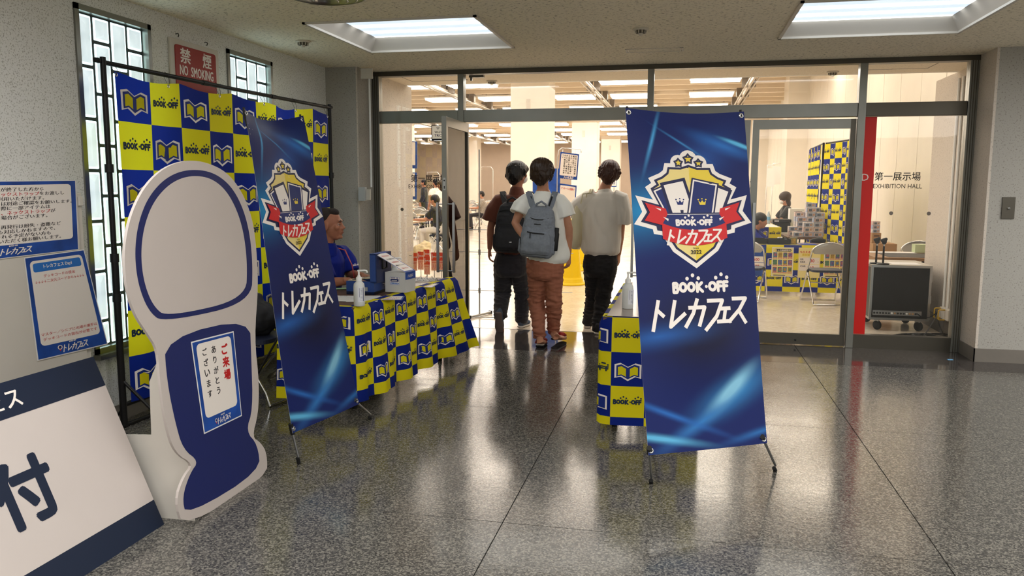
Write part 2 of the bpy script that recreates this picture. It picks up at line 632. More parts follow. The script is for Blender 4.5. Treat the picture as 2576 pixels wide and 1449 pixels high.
class Art:
    def __init__(s):
        s.items = []     # (layer, material, verts, faces)

    def raw(s, vs, fs, m, layer):
        s.items.append((layer + .03 * (len(s.items) % 30), m, vs, fs))

    def poly(s, pts, m, layer=0):
        tr = tessellate_polygon([[V((p[0], p[1], 0)) for p in pts]])
        fs = []
        for a, b, c in tr:
            ar = (pts[b][0] - pts[a][0]) * (pts[c][1] - pts[a][1]) - (pts[c][0] - pts[a][0]) * (pts[b][1] - pts[a][1])
            if abs(ar) > 1e-12:
                fs.append((a, b, c) if ar > 0 else (a, c, b))
        s.raw(list(pts), fs, m, layer)

    def rect(s, x0, y0, x1, y1, m, layer=0):
        s.poly([(x0, y0), (x1, y0), (x1, y1), (x0, y1)], m, layer)

    def rrect(s, x0, y0, x1, y1, r, m, layer=0, n=5):
        s.poly(rrpts(x0, y0, x1, y1, r, n), m, layer)

    def disc(s, x, y, r, m, layer=0, n=14):
        s.poly([(x + r * cos(2 * pi * i / n), y + r * sin(2 * pi * i / n)) for i in range(n)], m, layer)

    def stroke(s, pts, w, m, layer=0, rnd=True, closed=False):
        h = w / 2
        P = [V(p) for p in pts]
        if closed:
            P.append(P[0])
        for a, b in zip(P, P[1:]):
            d = (b - a)
            if d.length < 1e-9:
                continue
            d.normalize()
            n = V((-d.y, d.x)) * h
            s.raw([tuple(a - n), tuple(b - n), tuple(b + n), tuple(a + n)], [(0, 1, 2, 3)], m, layer)
        for i, p in enumerate(P):
            if rnd or 0 < i < len(P) - 1:
                s.disc(p.x, p.y, h * .999, m, layer, 8)

    def text(s, t, x, y, size, m, layer=0, align='C', bold=.0, sx=1., w=None, shear=0., res=2):
        """size = height of the glyph box; x,y = centre (or left) of it; w = force this width"""
        bold_ = bold
        vs, fs, x0, x1, y0, y1 = text2d(t, 0., res)
        if not vs:
            return
        k = size / max(1e-6, (y1 - y0))
        kx = k * sx if w is None else w / max(1e-6, x1 - x0)
        cx = (x0 + x1) / 2 if align == 'C' else (x0 if align == 'L' else x1)
        cy = (y0 + y1) / 2
        d = bold_ * size * .9
        for dx, dy in (((0, 0),) if not bold_ else ((-d, -d * .6), (d, -d * .6), (-d, d * .6), (d, d * .6), (0, 0)) if bold_ < .04 else [(d * cos(q * pi / 5), d * sin(q * pi / 5)) for q in range(10)] + [(0, 0)]):
            s.raw([(x + dx + (p[0] - cx) * kx + shear * (p[1] - cy) * k, y + dy + (p[1] - cy) * k) for p in vs], fs, m, layer)

    def line(s, t, x, y, em, m, layer=0, align='C', bold=.0, sx=1.):
        """like text but em-sized and baseline-stable, for rows of small print"""
        vs, fs, x0, x1, y0, y1 = text2d(t, 0., 1)
        cx = (x0 + x1) / 2 if align == 'C' else (x0 if align == 'L' else x1)
        for dx in ((-.022, .022) if bold else (0,)):
            s.raw([(x + (p[0] - cx + dx) * em * sx, y + (p[1] - .35) * em) for p in vs], fs, m, layer)

    def include(s, other, x, y, k=1., layer=0, sub=None, ky=1.):
        for l, m, vs, fs in other.items:
            s.items.append((l + layer, (sub or {}).get(m, m), [(x + p[0] * k, y + p[1] * k * ky) for p in vs], fs))

    def into(s, mb, f, off=.0006, step=.0004, cuts=None):
        for l, m, vs, fs in s.items:
            if cuts:
                vs, fs = cut(vs, fs, cuts)
            mb.add([f(p[0], p[1], off + l * step) for p in vs], fs, m)

    def build(s, name, f, parent, off=.0006, step=.0004, cuts=None):
        mb = MB()
        s.into(mb, f, off, step, cuts)
        return mb.build(name, parent)


def cut(vs, fs, step):
    xs = [p[0] for p in vs]
    ys = [p[1] for p in vs]
    if not vs or (max(xs) - min(xs) < step and max(ys) - min(ys) < step):
        return vs, fs
    bm = bmesh.new()
    bv = [bm.verts.new((p[0], p[1], 0)) for p in vs]
    for f in fs:
        try:
            bm.faces.new([bv[i] for i in f])
        except ValueError:
            pass
    for ax, lo, hi in ((0, min(xs), max(xs)), (1, min(ys), max(ys))):
        k = math.ceil(lo / step) * step
        while k < hi:
            co = V((k, 0, 0)) if ax == 0 else V((0, k, 0))
            no = V((1, 0, 0)) if ax == 0 else V((0, 1, 0))
            bmesh.ops.bisect_plane(bm, geom=bm.verts[:] + bm.edges[:] + bm.faces[:], plane_co=co, plane_no=no, dist=1e-6)
            k += step
    bm.verts.index_update()
    v2 = [(v.co.x, v.co.y) for v in bm.verts]
    f2 = [tuple(v.index for v in f.verts) for f in bm.faces]
    bm.free()
    return v2, f2


def rrpts(x0, y0, x1, y1, r, n=5):
    out = []
    for cx, cy, a in ((x1 - r, y1 - r, 0), (x0 + r, y1 - r, 90), (x0 + r, y0 + r, 180), (x1 - r, y0 + r, 270)):
        for i in range(n + 1):
            t = radians(a + 90 * i / n)
            out.append((cx + r * cos(t), cy + r * sin(t)))
    return out


def logo_art(m):
    """rounded wordmark of eight strokes-drawn letters with toe dots, 1.0 wide, centred"""
    a = Art()
    w = .050
    H = .15
    y0, y1 = -.075, .075
    def S(pts): a.stroke(pts, w, m, 0)
    def O(cx, rx=.052, ry=.06): S([(cx + rx * cos(2 * pi * i / 14), ry * sin(2 * pi * i / 14)) for i in range(15)])
    x = -.48
    S([(x, y0), (x, y1 - .01), (x + .05, y1 - .01), (x + .068, .048), (x + .05, .008), (x, .006)])
    S([(x + .05, .006), (x + .078, -.032), (x + .055, y0), (x, y0)])
    O(x + .165)
    O(x + .31)
    k = x + .415
    S([(k, y0), (k, y1 - .01)])
    S([(k + .085, y1 - .012), (k + .01, 0), (k + .092, y0)])
    a.disc(k + .165, 0, .026, m)
    O(x + .69, .055, .06)
    for q in (x + .79, x + .895):
        S([(q, y0), (q, y1 - .012), (q + .07, y1 - .012)])
        S([(q, .0), (q + .06, .0)])
    for cx, b in ((x + .345, 0), (x + .86, 0)):
        for i, (dx, dy) in enumerate(((-.1, .135), (0, .185), (.1, .135))):
            a.disc(cx + dx, dy, .031, m)
    for cx in (x + .19,):
        pass
    return a


def katakana_art(m, w=.036):
    """slanted angular event lettering, 1.0 wide, centred"""
    a = Art()
    sl = .18
    def S(*pts): a.stroke([(x - .5 + sl * (y - .5) * .38, (y - .5) * .26) for x, y in pts], w, m, 0, rnd=False)
    S((.03, -.08), (.03, 1.02))
    S((.03, .68), (.12, .42))
    S((.2, 1.0), (.2, .06), (.33, .52))
    S((.35, .7), (.52, .7), (.49, .02))
    S((.43, 1.02), (.41, .5), (.35, .0))
    S((.535, .92), (.70, .92), (.66, .35), (.56, -.14))
    S((.69, .62), (.80, .62))
    S((.745, .62), (.745, .18))
    S((.67, .16), (.83, .16))
    S((.80, .96), (.95, .96), (.9, .55), (.80, .12))
    S((.90, .5), (1.0, .05))
    return a


LOGO_INK = logo_art(M_LOGOINK)
LOGO_W = logo_art(M_PWHITE)
KATA_W = katakana_art(M_PWHITE)


def book_art():
    """plain open book with a white outline, unit tile"""
    a = Art()
    out = [(-.36, .12), (-.2, .16), (0, .06), (.2, .16), (.36, .12), (.36, -.24), (.2, -.2), (0, -.31), (-.2, -.2), (-.36, -.24)]
    cx, cy = 0, -.05
    a.poly([(cx + (x - cx) * 1.16, cy + (y - cy) * 1.22) for x, y in out], M_PWHITE, 0)
    a.poly(out, M_NAVYC, 1)
    for s in (-1, 1):
        p = [(s * .06, .02), (s * .2, .1), (s * .31, .07), (s * .31, -.19), (s * .2, -.16), (s * .06, -.23)]
        a.poly(p if s > 0 else p[::-1], M_YELCLOTH, 2)
    return a


M_NAVYC = mat('navy_cloth_ink', (14, 40, 120), .6)
BOOK = book_art()


def cloth_print(name, S, u_edges, v_edges, parity, parent, sub=5, thick=False, prints=True, off=.0022, only=None):
    """checked cloth: surface S(u,v) cut on the tile edges, logos and books laid on it"""
    fab = MB()
    pr = MB()
    for i in range(len(u_edges) - 1):
        for j in range(len(v_edges) - 1):
            ua, ub, va, vb = u_edges[i], u_edges[i + 1], v_edges[j], v_edges[j + 1]
            yel = (i + j + parity) % 2 == 0
            fab.grid(lambda a, b: S(ua + (ub - ua) * a, va + (vb - va) * (1 - b)), sub, sub, M_YELCLOTH if yel else M_BLUECLOTH)
    o = fab.build(name, parent) if name else None
    if prints:
        tile = u_edges[2] - u_edges[1]

        def f(u, v, off_):
            e = .004
            p = S(u, v)
            n = (S(u + e, v) - p).cross(p - S(u, v + e)).normalized()
            return p + n * off_
        for i in range(len(u_edges) - 1):
            for j in range(len(v_edges) - 1):
                ua, ub, va, vb = u_edges[i], u_edges[i + 1], v_edges[j], v_edges[j + 1]
                if (ub - ua) < tile * .8 or (vb - va) < tile * .7:
                    continue
                uc, vc = (ua + ub) / 2, (va + vb) / 2
                src, k = (LOGO_INK, tile * .84) if (i + j + parity) % 2 == 0 else (BOOK, tile * .95)
                for l, m, vs, fs in src.items:
                    v2, f2 = cut([(uc + p[0] * k, vc - p[1] * k) for p in vs], fs, tile / 4)
                    pr.add([f(p[0], p[1], off + l * .0006) for p in v2], f2, m)
        pr.build('printed_pattern', o or parent)
    return o

# ------------------------------------------------------------------ THE SETTING
CEIL = 2.62
XL, XR, YB, YG = -3.45, 7.0, -5.0, 7.83


def slab(name, f, u0, u1, v0, v1, t, m, holes=(), parent=None, kind=True):
    us = sorted({u0, u1, *[h[0] for h in holes], *[h[1] for h in holes]})
    vs = sorted({v0, v1, *[h[2] for h in holes], *[h[3] for h in holes]})
    mb = MB()
    for a, b in zip(us, us[1:]):
        for c, d in zip(vs, vs[1:]):
            if any(h[0] <= a + 1e-6 and b <= h[1] + 1e-6 and h[2] <= c + 1e-6 and d <= h[3] + 1e-6 for h in holes):
                continue
            mb.prism([(a, c), (b, c), (b, d), (a, d)], f, t, m)
    o = mb.build(name, parent)
    return struct(o) if kind else o


F_XY = lambda z: (lambda u, v, off=0: V((u, v, z + off)))
F_YZ = lambda x: (lambda u, v, off=0: V((x + off, u, v)))
F_XZ = lambda y: (lambda u, v, off=0: V((u, y + off, v)))

# floor of the lobby: slabs of terrazzo with recessed joints
fl = struct(one('box', 'floor', None, (XL - .2, YB - .1, -.08), (XR + .2, 8.08, -.006), M_JOINT))
gx = [XL] + [1.055 + 1.8 * k for k in range(-3, 4)] + [XR]
gx = [g for g in gx if XL <= g <= XR]
gy = [YB] + [3.3 + 1.8 * k for k in range(-4, 3)] + [7.02, 8.06]
gy.remove(6.9) if 6.9 in gy else None
gy = [g for g in gy if abs(g - 6.9) > .01]
for a, b in zip(gx, gx[1:]):
    for c, d in zip(gy, gy[1:]):
        one('box', 'floor_tile', fl, (a + .0025, c + .0025, -.006), (b - .0025, d - .0025, 0), M_FLOOR2 if c > 6.8 else M_FLOOR)
one('box', 'threshold_strip', fl, (-2.19, 8.06, -.006), (-.37, 8.078, .001), M_ALU_D)
hf = struct(one('box', 'floor', None, (-24, 8.08, -.08), (3.62, 60.2, 0), M_HALLFLOOR))

PANELS = [(-2.671, -1.405, 5.385, 6.65), (.668, 1.955, 5.385, 6.66)]
BACKP = [(-2.671, -1.405, 1.2, 2.47), (.668, 1.955, 1.2, 2.47), (4.0, 5.27, 1.2, 2.47), (4.0, 5.27, 5.385, 6.65),
         (-2.671, -1.405, -2.9, -1.63), (.668, 1.955, -2.9, -1.63)]
ceil = slab('ceiling', F_XY(CEIL), XL - .15, XR + .1, YB - .1, 7.80, .12, M_CEIL, [p for p in PANELS + BACKP])

# left wall with its two glass block windows
WINS = [(4.105, 4.78, .46, 2.515), (5.68, 6.37, .46, 2.515)]
wl = slab('wall_left', F_YZ(XL), YB, 7.60, 0, CEIL, -.16, M_WALL, WINS)
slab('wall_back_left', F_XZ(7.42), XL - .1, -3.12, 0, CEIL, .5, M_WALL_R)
struct(one('box', 'wall_jamb_left', None, (-3.1205, 7.4195, 0), (-3.135, 8.0, CEIL), M_JAMB))
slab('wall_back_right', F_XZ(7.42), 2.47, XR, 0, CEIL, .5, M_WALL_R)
struct(one('box', 'wall_jamb_right', None, (2.4695, 7.4195, 0), (2.49, 7.9, CEIL), M_JAMB))
slab('wall_right', F_YZ(XR), YB, 7.5, 0, CEIL, .1, M_WALL)
slab('wall_rear', F_XZ(YB), XL - .1, XR + .1, 0, CEIL, -.1, M_WALL)
struct(one('box', 'baseboard_left', None, (XL, YB, 0), (XL + .008, 7.42, .105), M_BASE))
struct(one('box', 'baseboard_back_left', None, (XL, 7.41, 0), (-3.112, 7.42, .105), M_BASE))
b = MB()
b.box((2.462, 7.411, 0), (XR, 7.42, .115), M_BASE)
b.box((2.462, 7.411, 0), (2.47, 7.79, .115), M_BASE)
struct(b.build('baseboard_back_right'))
one('box', 'wall_conduit', None, (0, 0, 0), (0, 0, 0), M_WHITE) if False else None


def glass_block_mesh(w, h):
    mb = MB()
    t = .05
    # rim body (bevelled), front face towards +X
    mb.box((-t, -w / 2, 0), (0, w / 2, h), M_BLOCKRIM, bev=.008)
    i = .014
    a, bb, c, d = [V((.0008, y, z)) for y, z in ((-w / 2 + i, i), (w / 2 - i, i), (w / 2 - i, h - i), (-w / 2 + i, h - i))]
    e = .014
    k = min(.42 * w, .3 * h)
    p, q = V((e, 0, k)), V((e, 0, h - k))
    mb.add([a, bb, c, d, p, q], [(0, 1, 4), (1, 2, 5, 4), (2, 3, 5), (3, 0, 4, 5)], M_BLOCK)
    return mb.mesh('glass_block')


TALL, SHORT = glass_block_mesh(.139, .289), glass_block_mesh(.139, .137)
for (y0, y1, z0, z1) in WINS:
    w = bpy.data.objects.new('window_1', None)
    w.name = 'window_1' if y0 < 5 else 'window_2'
    COL.objects.link(w)
    w.location = (XL, (y0 + y1) / 2, z0)
    ORG[w.name] = V(w.location)
    struct(w)
    fr = MB()
    k = .034
    for a, b2 in (((y0, z0), (y0 + k, z1)), ((y1 - k, z0), (y1, z1)), ((y0, z0), (y1, z0 + k)), ((y0, z1 - k), (y1, z1))):
        fr.box((XL - .13, a[0], a[1]), (XL + .012, b2[0], b2[1]), M_ALU)
    fr.build('window_frame', w)
    one('box', 'sill', w, (XL - .03, y0 - .01, z0 - .03), (XL + .05, y1 + .01, z0), M_ALU)
    iw = (y1 - y0 - 2 * k) / 4
    one('box', 'grout_panel', w, (XL - .128, y0 + k, z0 + k), (XL - .034, y1 - k, z1 - k), mat('dark_grout', (62, 68, 66), .6))
    ih = z1 - z0 - 2 * k
    for c in range(4):
        z = z1 - k
        seq = ['t'] * 6 + ['s'] if c % 2 == 0 else ['s'] + ['t'] * 6
        pitch = ih / 6.5
        for s_ in seq:
            h = pitch if s_ == 't' else pitch / 2
            z -= h
            g = bpy.data.objects.new('glass_block', TALL if s_ == 't' else SHORT)
            COL.objects.link(g)
            g.parent = w
            g.location = V((XL - .03, y0 + k + iw * (c + .5), z + .0085)) - ORG[w.name]
            g.scale = (1, (iw - .017) / .139, (h - .017) / (.289 if s_ == 't' else .137))

# recessed lobby light panels
for i, (x0, x1, y0, y1) in enumerate(PANELS + BACKP):
    lab = ['recessed square ceiling light panel nearest the glass block windows',
           'recessed square ceiling light panel at the upper right of the picture'][i] if i < 2 else 'recessed ceiling light panel %s of the viewer' % ['behind and left', 'behind and just right', 'behind and far right', 'ahead and far right', 'far behind and left', 'far behind and right'][i - 2]
    L = thing('ceiling_light', lab, 'light', ((x0 + x1) / 2, (y0 + y1) / 2, CEIL), 'recessed square ceiling lights' if i > 1 else None)
    t = MB()
    for a, b2 in (((x0, y0), (x0 + .022, y1)), ((x1 - .022, y0), (x1, y1)), ((x0, y0), (x1, y0 + .022)), ((x0, y1 - .022), (x1, y1))):
        t.box((a[0], a[1], CEIL - .012), (b2[0], b2[1], CEIL + .004), M_CREAM)
    t.build('trim_ring', L)
    h = .1
    ins = .09
    r = MB()
    o_ = [(x0 + .01, y0 + .01), (x1 - .01, y0 + .01), (x1 - .01, y1 - .01), (x0 + .01, y1 - .01)]
    n_ = [(x0 + ins, y0 + ins), (x1 - ins, y0 + ins), (x1 - ins, y1 - ins), (x0 + ins, y1 - ins)]
    vs = [V((p[0], p[1], CEIL)) for p in o_] + [V((p[0], p[1], CEIL + h)) for p in n_]
    r.add(vs, [(j, (j + 1) % 4, 4 + (j + 1) % 4, 4 + j) for j in range(4)], M_CREAM)
    r.build('reflector', L)
    one('box', 'diffuser', L, (x0 + ins, y0 + ins, CEIL + h), (x1 - ins, y1 - ins, CEIL + h + .01), M_DIFF if i < 2 else M_DIFF2)

# passage beyond the glazing
sf = slab('ceiling_passage', F_XY(CEIL), -3.4, 2.9, 7.80, 8.83, .12, M_SOFFIT)
sf.name = 'ceiling.001'
struct(one('box', 'wall_passage_left', None, (-3.30, 8.0, 0), (-3.14, 9.06, CEIL), M_JAMB))
pr = struct(one('box', 'wall_passage_right', None, (2.62, 7.9, 0), (2.8, 9.6, CEIL), M_JAMB))
struct(one('box', 'baseboard_passage_right', None, (2.61, 7.9, 0), (2.62, 9.6, .16), mat('dark_grey_skirting', (84, 80, 76), .6)))
slab('wall_hall_front', F_XZ(8.83), -24, 3.6, 0, 5.2, .08, M_HALLWALL, [(-3.16, 2.63, 0, CEIL)])
# hatch outlines of the passage ceiling
for (x0, x1, y0, y1, nm) in ((-2.95, -2.32, 8.02, 8.55, 'left'), (1.62, 2.25, 8.05, 8.55, 'right')):
    mb = MB()
    for a, b2 in (((x0, y0), (x0 + .008, y1)), ((x1 - .008, y0), (x1, y1)), ((x0, y0), (x1, y0 + .008)), ((x0, y1 - .008), (x1, y1))):
        mb.box((a[0], a[1], CEIL - .004), (b2[0], b2[1], CEIL), M_RAIL_D)
    mb.box((x0 + .008, y0 + .008, CEIL - .002), (x1 - .008, y1 - .008, CEIL), M_SOFFIT)
    o = mb.build('ceiling_hatch')
    tag(o, 'square access hatch in the %s end of the passage ceiling' % nm, 'hatch')

# hall shell
HC = 5.0
slab('ceiling_hall', F_XY(HC), -24, 3.7, 8.9, 60, .1, M_HALLCEIL).name = 'ceiling.002'
slab('wall_hall_far', F_XZ(60), -24, 3.7, 0, HC, .1, M_HALLFAR)
slab('wall_hall_left', F_YZ(-24), 8.9, 60, 0, HC, -.1, M_HALLWALL)
wr = slab('wall_hall_right', F_YZ(3.66), 8.9, 60, 0, HC, .1, mat('panel_gap', (120, 108, 96), .8))
mbp = MB()
mbp.box((3.60, 0, 0), (3.66, 1.24, HC), M_HALLWALL, bev=.006)
pm = mbp.mesh('wall_panel')
for k in range(40):
    o = bpy.data.objects.new('wall_panel', pm)
    COL.objects.link(o)
    o.parent = wr
    o.location = V((0, 8.95 + 1.26 * k, 0)) - ORG[wr.name]
# pier on the right side of the hall and the box-out above it
b = MB()
b.box((3.0, 26.0, 0), (3.62, 27.2, HC), M_HALLWALL)
b.box((2.2, 38.0, 0), (3.62, 39.2, HC), M_HALLWALL)
b.box((2.6, 44.0, 2.9), (3.62, 45.2, HC), M_HALLWALL)
struct(b.build('wall_hall_piers'))
# pillars
pil = [(-4.8, 25.6, 'broad white square pillar rising behind the three walkers'), (-4.8, 39.6, 'white square pillar seen over the man with the tote bag'),
       (-4.8, 53.6, 'distant white pillar just left of the big blue banner'), (-14.4, 39.6, 'white pillar seen through the left sidelight glass'),
       (-14.4, 53.6, 'distant white pillar seen left of the walkers, behind the thin pole')]
for x, y, lab in pil:
    p = thing('pillar', lab, 'pillar', (x, y, 0))
    one('box', 'shaft', p, (x - .61, y - .6, 0), (x + .61, y + .6, HC), M_HALLWALL, bev=.02)
    one('box', 'plinth', p, (x - .62, y - .61, 0), (x + .62, y + .61, .12), M_BASE)
    one('box', 'clock', p, (x - .1, y - .63, 3.9), (x + .02, y - .6, 4.2), M_CREAM)
# ceiling joists (across) and steel rails (lengthwise) with brackets
jm = MB()
jm.box((-24, -.09, HC - .22), (3.6, .09, HC), M_BEAM)
jmesh = jm.mesh('joist')
for k in range(38):
    o = bpy.data.objects.new('ceiling_joist', jmesh)
    COL.objects.link(o)
    o.location = (0, 9.7 + 1.333 * k, 0)
    o['kind'] = 'structure'
    o.name = 'trim_joist'
RAILS = [-22.0, -17.2, -12.45, -7.65, -2.9, 1.8]
bk = MB()
bk.box((-.2, -.12, HC - .5), (-.03, .12, HC - .22), M_RAIL_D)
bk.box((.03, -.12, HC - .5), (.2, .12, HC - .22), M_RAIL_D)
bkm = bk.mesh('bracket')
for x in RAILS:
    r = MB()
    r.box((x - .03, 9.2, HC - .52), (x + .03, 59.5, HC - .4), M_RAIL)
    r.box((x - .13, 9.2, HC - .53), (x - .09, 59.5, HC - .5), M_RAIL)
    r.box((x + .09, 9.2, HC - .53), (x + .13, 59.5, HC - .5), M_RAIL)
    ro = struct(r.build('trim_rail'))
    for k in range(19):
        o = bpy.data.objects.new('bracket', bkm)
        COL.objects.link(o)
        o.parent = ro
        o.location = V((x, 9.7 + 2.666 * k, 0)) - ORG[ro.name]
# fluorescent units of the hall
lm = MB()
lm.box((-.75, -.5, 0), (.75, .5, .05), M_WHITE)
for q in (-.6, .6):
    lm.box((q - .015, -.3, .05), (q + .015, -.27, .299), M_RAIL)
    lm.box((q - .015, .27, .05), (q + .015, .3, .299), M_RAIL)
lmm = lm.mesh('housing')
tm = MB()
for k in range(5):
    tm.tube([(-.72, -.4 + .2 * k, -.03), (.72, -.4 + .2 * k, -.03)], .05, M_TUBE, 6)
tmm = tm.mesh('tubes')
for x in RAILS[1:]:
    for s in (-1, 1):
        for k in range(12):
            xx, yy = x + s * 1.0, 13.0 + 4 * k
            if xx > 3.2 or xx / yy < -.48 or any(abs(xx - q[0]) < 1.5 and abs(yy - q[1]) < 1.2 for q in pil) or (xx > 2 and 24 < yy < 46):
                continue
            L = thing('hall_light', 'hall ceiling fluorescent fixture, %s row back, %s lengthwise line from the right' % (ORDN[k], ORDN[9 - RAILS[1:].index(x) * 2 - (s > 0)]), 'light', (xx, yy, HC - .3), 'fluorescent fixtures on the hall ceiling')
            a = bpy.data.objects.new('housing', lmm)
            COL.objects.link(a)
            a.parent = L
            c = bpy.data.objects.new('fluorescent_tubes', tmm)
            COL.objects.link(c)
            c.parent = L

# ------------------------------------------------------------------ glazed entrance: frame, side lights, transoms, doors
YF0, YF1 = YG - .02, YG + .07
en = bpy.data.objects.new('trim_1', None)
COL.objects.link(en)
en.location = (-.34, YG, 0)
ORG[en.name] = V(en.location)
struct(en)
MULL = [(-3.135, -3.05), (-2.225, -2.165), (-.37, -.31), (1.50, 1.565), (2.395, 2.47)]
for a, c in MULL:
    mb = MB()
    mb.box((a, YF0 - .01, 0), (c, YF1, CEIL), M_ALU, bev=.003)
    if a < -3 or a > 2.3:
        for q in (.25, .5, .75):
            xx = a + (c - a) * q
            mb.box((xx - .003, YF0 - .014, 0), (xx + .003, YF0 - .005, CEIL), M_ALU_D)
    mb.build('mullion', en)
one('box', 'head_rail', en, (-3.135, YF0 - .015, CEIL - .045), (2.47, YF1, CEIL), M_ALU_D)
for (a, c) in ((-3.05, -2.225), (-2.165, 1.50), (1.565, 2.395)):
    one('box', 'transom_rail', en, (a, YF0, 2.112), (c, YF1, 2.232), M_ALU if a != 1.565 else M_ALU_D, bev=.004)
one('box', 'bottom_rail', en, (1.565, YF0, 0), (2.395, YF1, .125), M_ALU_D)
one('box', 'bottom_rail', en, (-3.05, YF0, 0), (-2.225, YF1, .125), M_ALU_D)
for (a, c) in ((-3.05, -2.225), (-2.165, -.37), (-.31, 1.50), (1.565, 2.395)):
    one('box', 'transom_pane', en, (a, YG + .02, 2.232), (c, YG + .028, CEIL - .045), M_GLASS)
w3 = struct(one('box', 'window_3', None, (-3.05, YG + .02, .125), (-2.225, YG + .028, 2.112), M_GLASS))
w4 = struct(one('box', 'window_4', None, (1.565, YG + .02, .125), (2.395, YG + .028, 2.112), M_GLASS))
# red guide strip and lettering on the right side light
fg = F_XZ(YG + .019)
fgm = lambda u, v, off=0: V((u, YG + .019 - off, v))
art = Art()
red = mat('red_film', (206, 28, 22), .4)
a = Art()
a.rect(1.57, .128, 1.672, 2.11, red)
o = a.build('red_strip', fgm, w4)
a = Art()
a.text('D', 1.60, 1.572, .062, M_PWHITE, 1, bold=.0)
a.text('第一展示場', 1.872, 1.580, .076, M_INK, 1, bold=.012, w=.385)
a.text('EXHIBITION HALL', 1.876, 1.492, .040, M_INK, 1, w=.408)
for x in (1.837, 2.152):
    a.disc(x, 1.248, .017, M_RAIL_D, 1, 18)
a.build('lettering', fgm, w4)
a = Art()
a.text('第一展示場', -2.545, 1.560, .076, M_INK, 1, bold=.012, w=.385)
a.text('EXHIBITION HALL', -2.56, 1.478, .040, M_INK, 1, w=.408)
a.disc(-2.837, 1.243, .017, M_RAIL_D, 1, 18)
a.build('lettering', fgm, w3)
a = Art()
for q in ((-2.515, 1.935, -2.375, 1.955), (-2.515, 2.082, -2.375, 2.088), (-2.515, 1.955, -2.507, 2.082), (-2.383, 1.955, -2.375, 2.082)):
    a.rect(*q, M_DNAVY, 0)
a.rrect(-2.507, 1.955, -2.383, 2.082, .008, M_STICK, 1)
for r in (.024, .0165, .009):
    a.stroke([(-2.445 + r * cos(t / 8 * pi / 2 + pi / 4), 2.045 + r * sin(t / 8 * pi / 2 + pi / 4)) for t in range(9)], .0035, M_INK, 2)
a.disc(-2.445, 2.047, .003, M_INK, 2)
a.text('Wi-Fi', -2.445, 2.020, .022, M_INK, 2, bold=.02)
a.text('TRC', -2.445, 1.988, .024, M_NAVY, 2, bold=.03, sx=1.2)
tag(a.build('sticker', fgm, None), 'blue-edged white wireless network sticker on the left side glass', 'sticker')


def door_leaf(name, hinge, ang, w, handle_side, extra=None):
    """leaf drawn along +u from the hinge, 0.04 thick; both sides carry pull handles"""
    U = V((cos(ang), sin(ang), 0))
    f = plane_map(V((hinge[0], hinge[1], 0)), U, V((0, 0, 1)))
    d = bpy.data.objects.new(name, None)
    COL.objects.link(d)
    d.location = (hinge[0], hinge[1], 0)
    ORG[d.name] = V(d.location)
    struct(d)
    H = 2.095

    def bx(nm, u0, u1, v0, v1, t0, t1, m):
        mb = MB()
        mb.obox(f((u0 + u1) / 2, (v0 + v1) / 2, (t0 + t1) / 2), U * (u1 - u0) / 2, V((0, 0, 1)) * (v1 - v0) / 2, U.cross(V((0, 0, 1))) * (t1 - t0) / 2, m)
        return mb.build(nm, d)
    bx('stile', 0, .045, .01, H, -.02, .02, M_ALU_D)
    bx('stile', w - .06, w, .01, H, -.022, .022, M_ALU)
    bx('top_rail', .045, w - .06, H - .085, H, -.02, .02, M_ALU)
    bx('bottom_rail', .045, w - .06, .01, .115, -.02, .02, M_ALU_D)
    bx('pane', .045, w - .06, .115, H - .085, -.004, .004, M_GLASS)
    for s in (-1, 1):
        hm = MB()
        uu = w - .035
        zt, zb = 1.335, .70
        hm.obox(f(uu, (zt + zb) / 2, s * .075), U * .011, V((0, 0, (zt - zb) / 2)), U.cross(V((0, 0, 1))) * .011, M_STEEL)
        for z in (zt - .015, zb + .015):
            hm.tube([f(uu, z, s * .02), f(uu, z, s * .075)], .006, M_STEEL, 8)
        hm.build('pull_handle', d)
    lk = MB()
    lk.obox(f(w, 1.5, 0), U * .002, V((0, 0, .055)), U.cross(V((0, 0, 1))) * .011, M_STEEL)
    lk.lathe([(.007, 0), (.007, .004)], f(w + .001, 1.53, 0), M_BLACK, 8, U)
    lk.obox(f(w + .002, 1.47, 0), U * .002, V((0, 0, .012)), U.cross(V((0, 0, 1))) * .004, M_BLACK)
    lk.build('lock_plate', d)
    return d


door_leaf('door_1', (-2.135, YG - .01), radians(-88), .89, 1)
door_leaf('door_2', (-.40, YG - .01), radians(-87), .89, 1)
door_leaf('door_3', (-.305, YG + .02), 0, .885, 1)
d4 = door_leaf('door_4', (1.495, YG + .02), radians(180), .895, 1)
one('tube', 'foot_bolt', d4, [(1.06, YG - .01, .05), (1.06, YG + .0, .05)], .01, M_BLACK, 8)

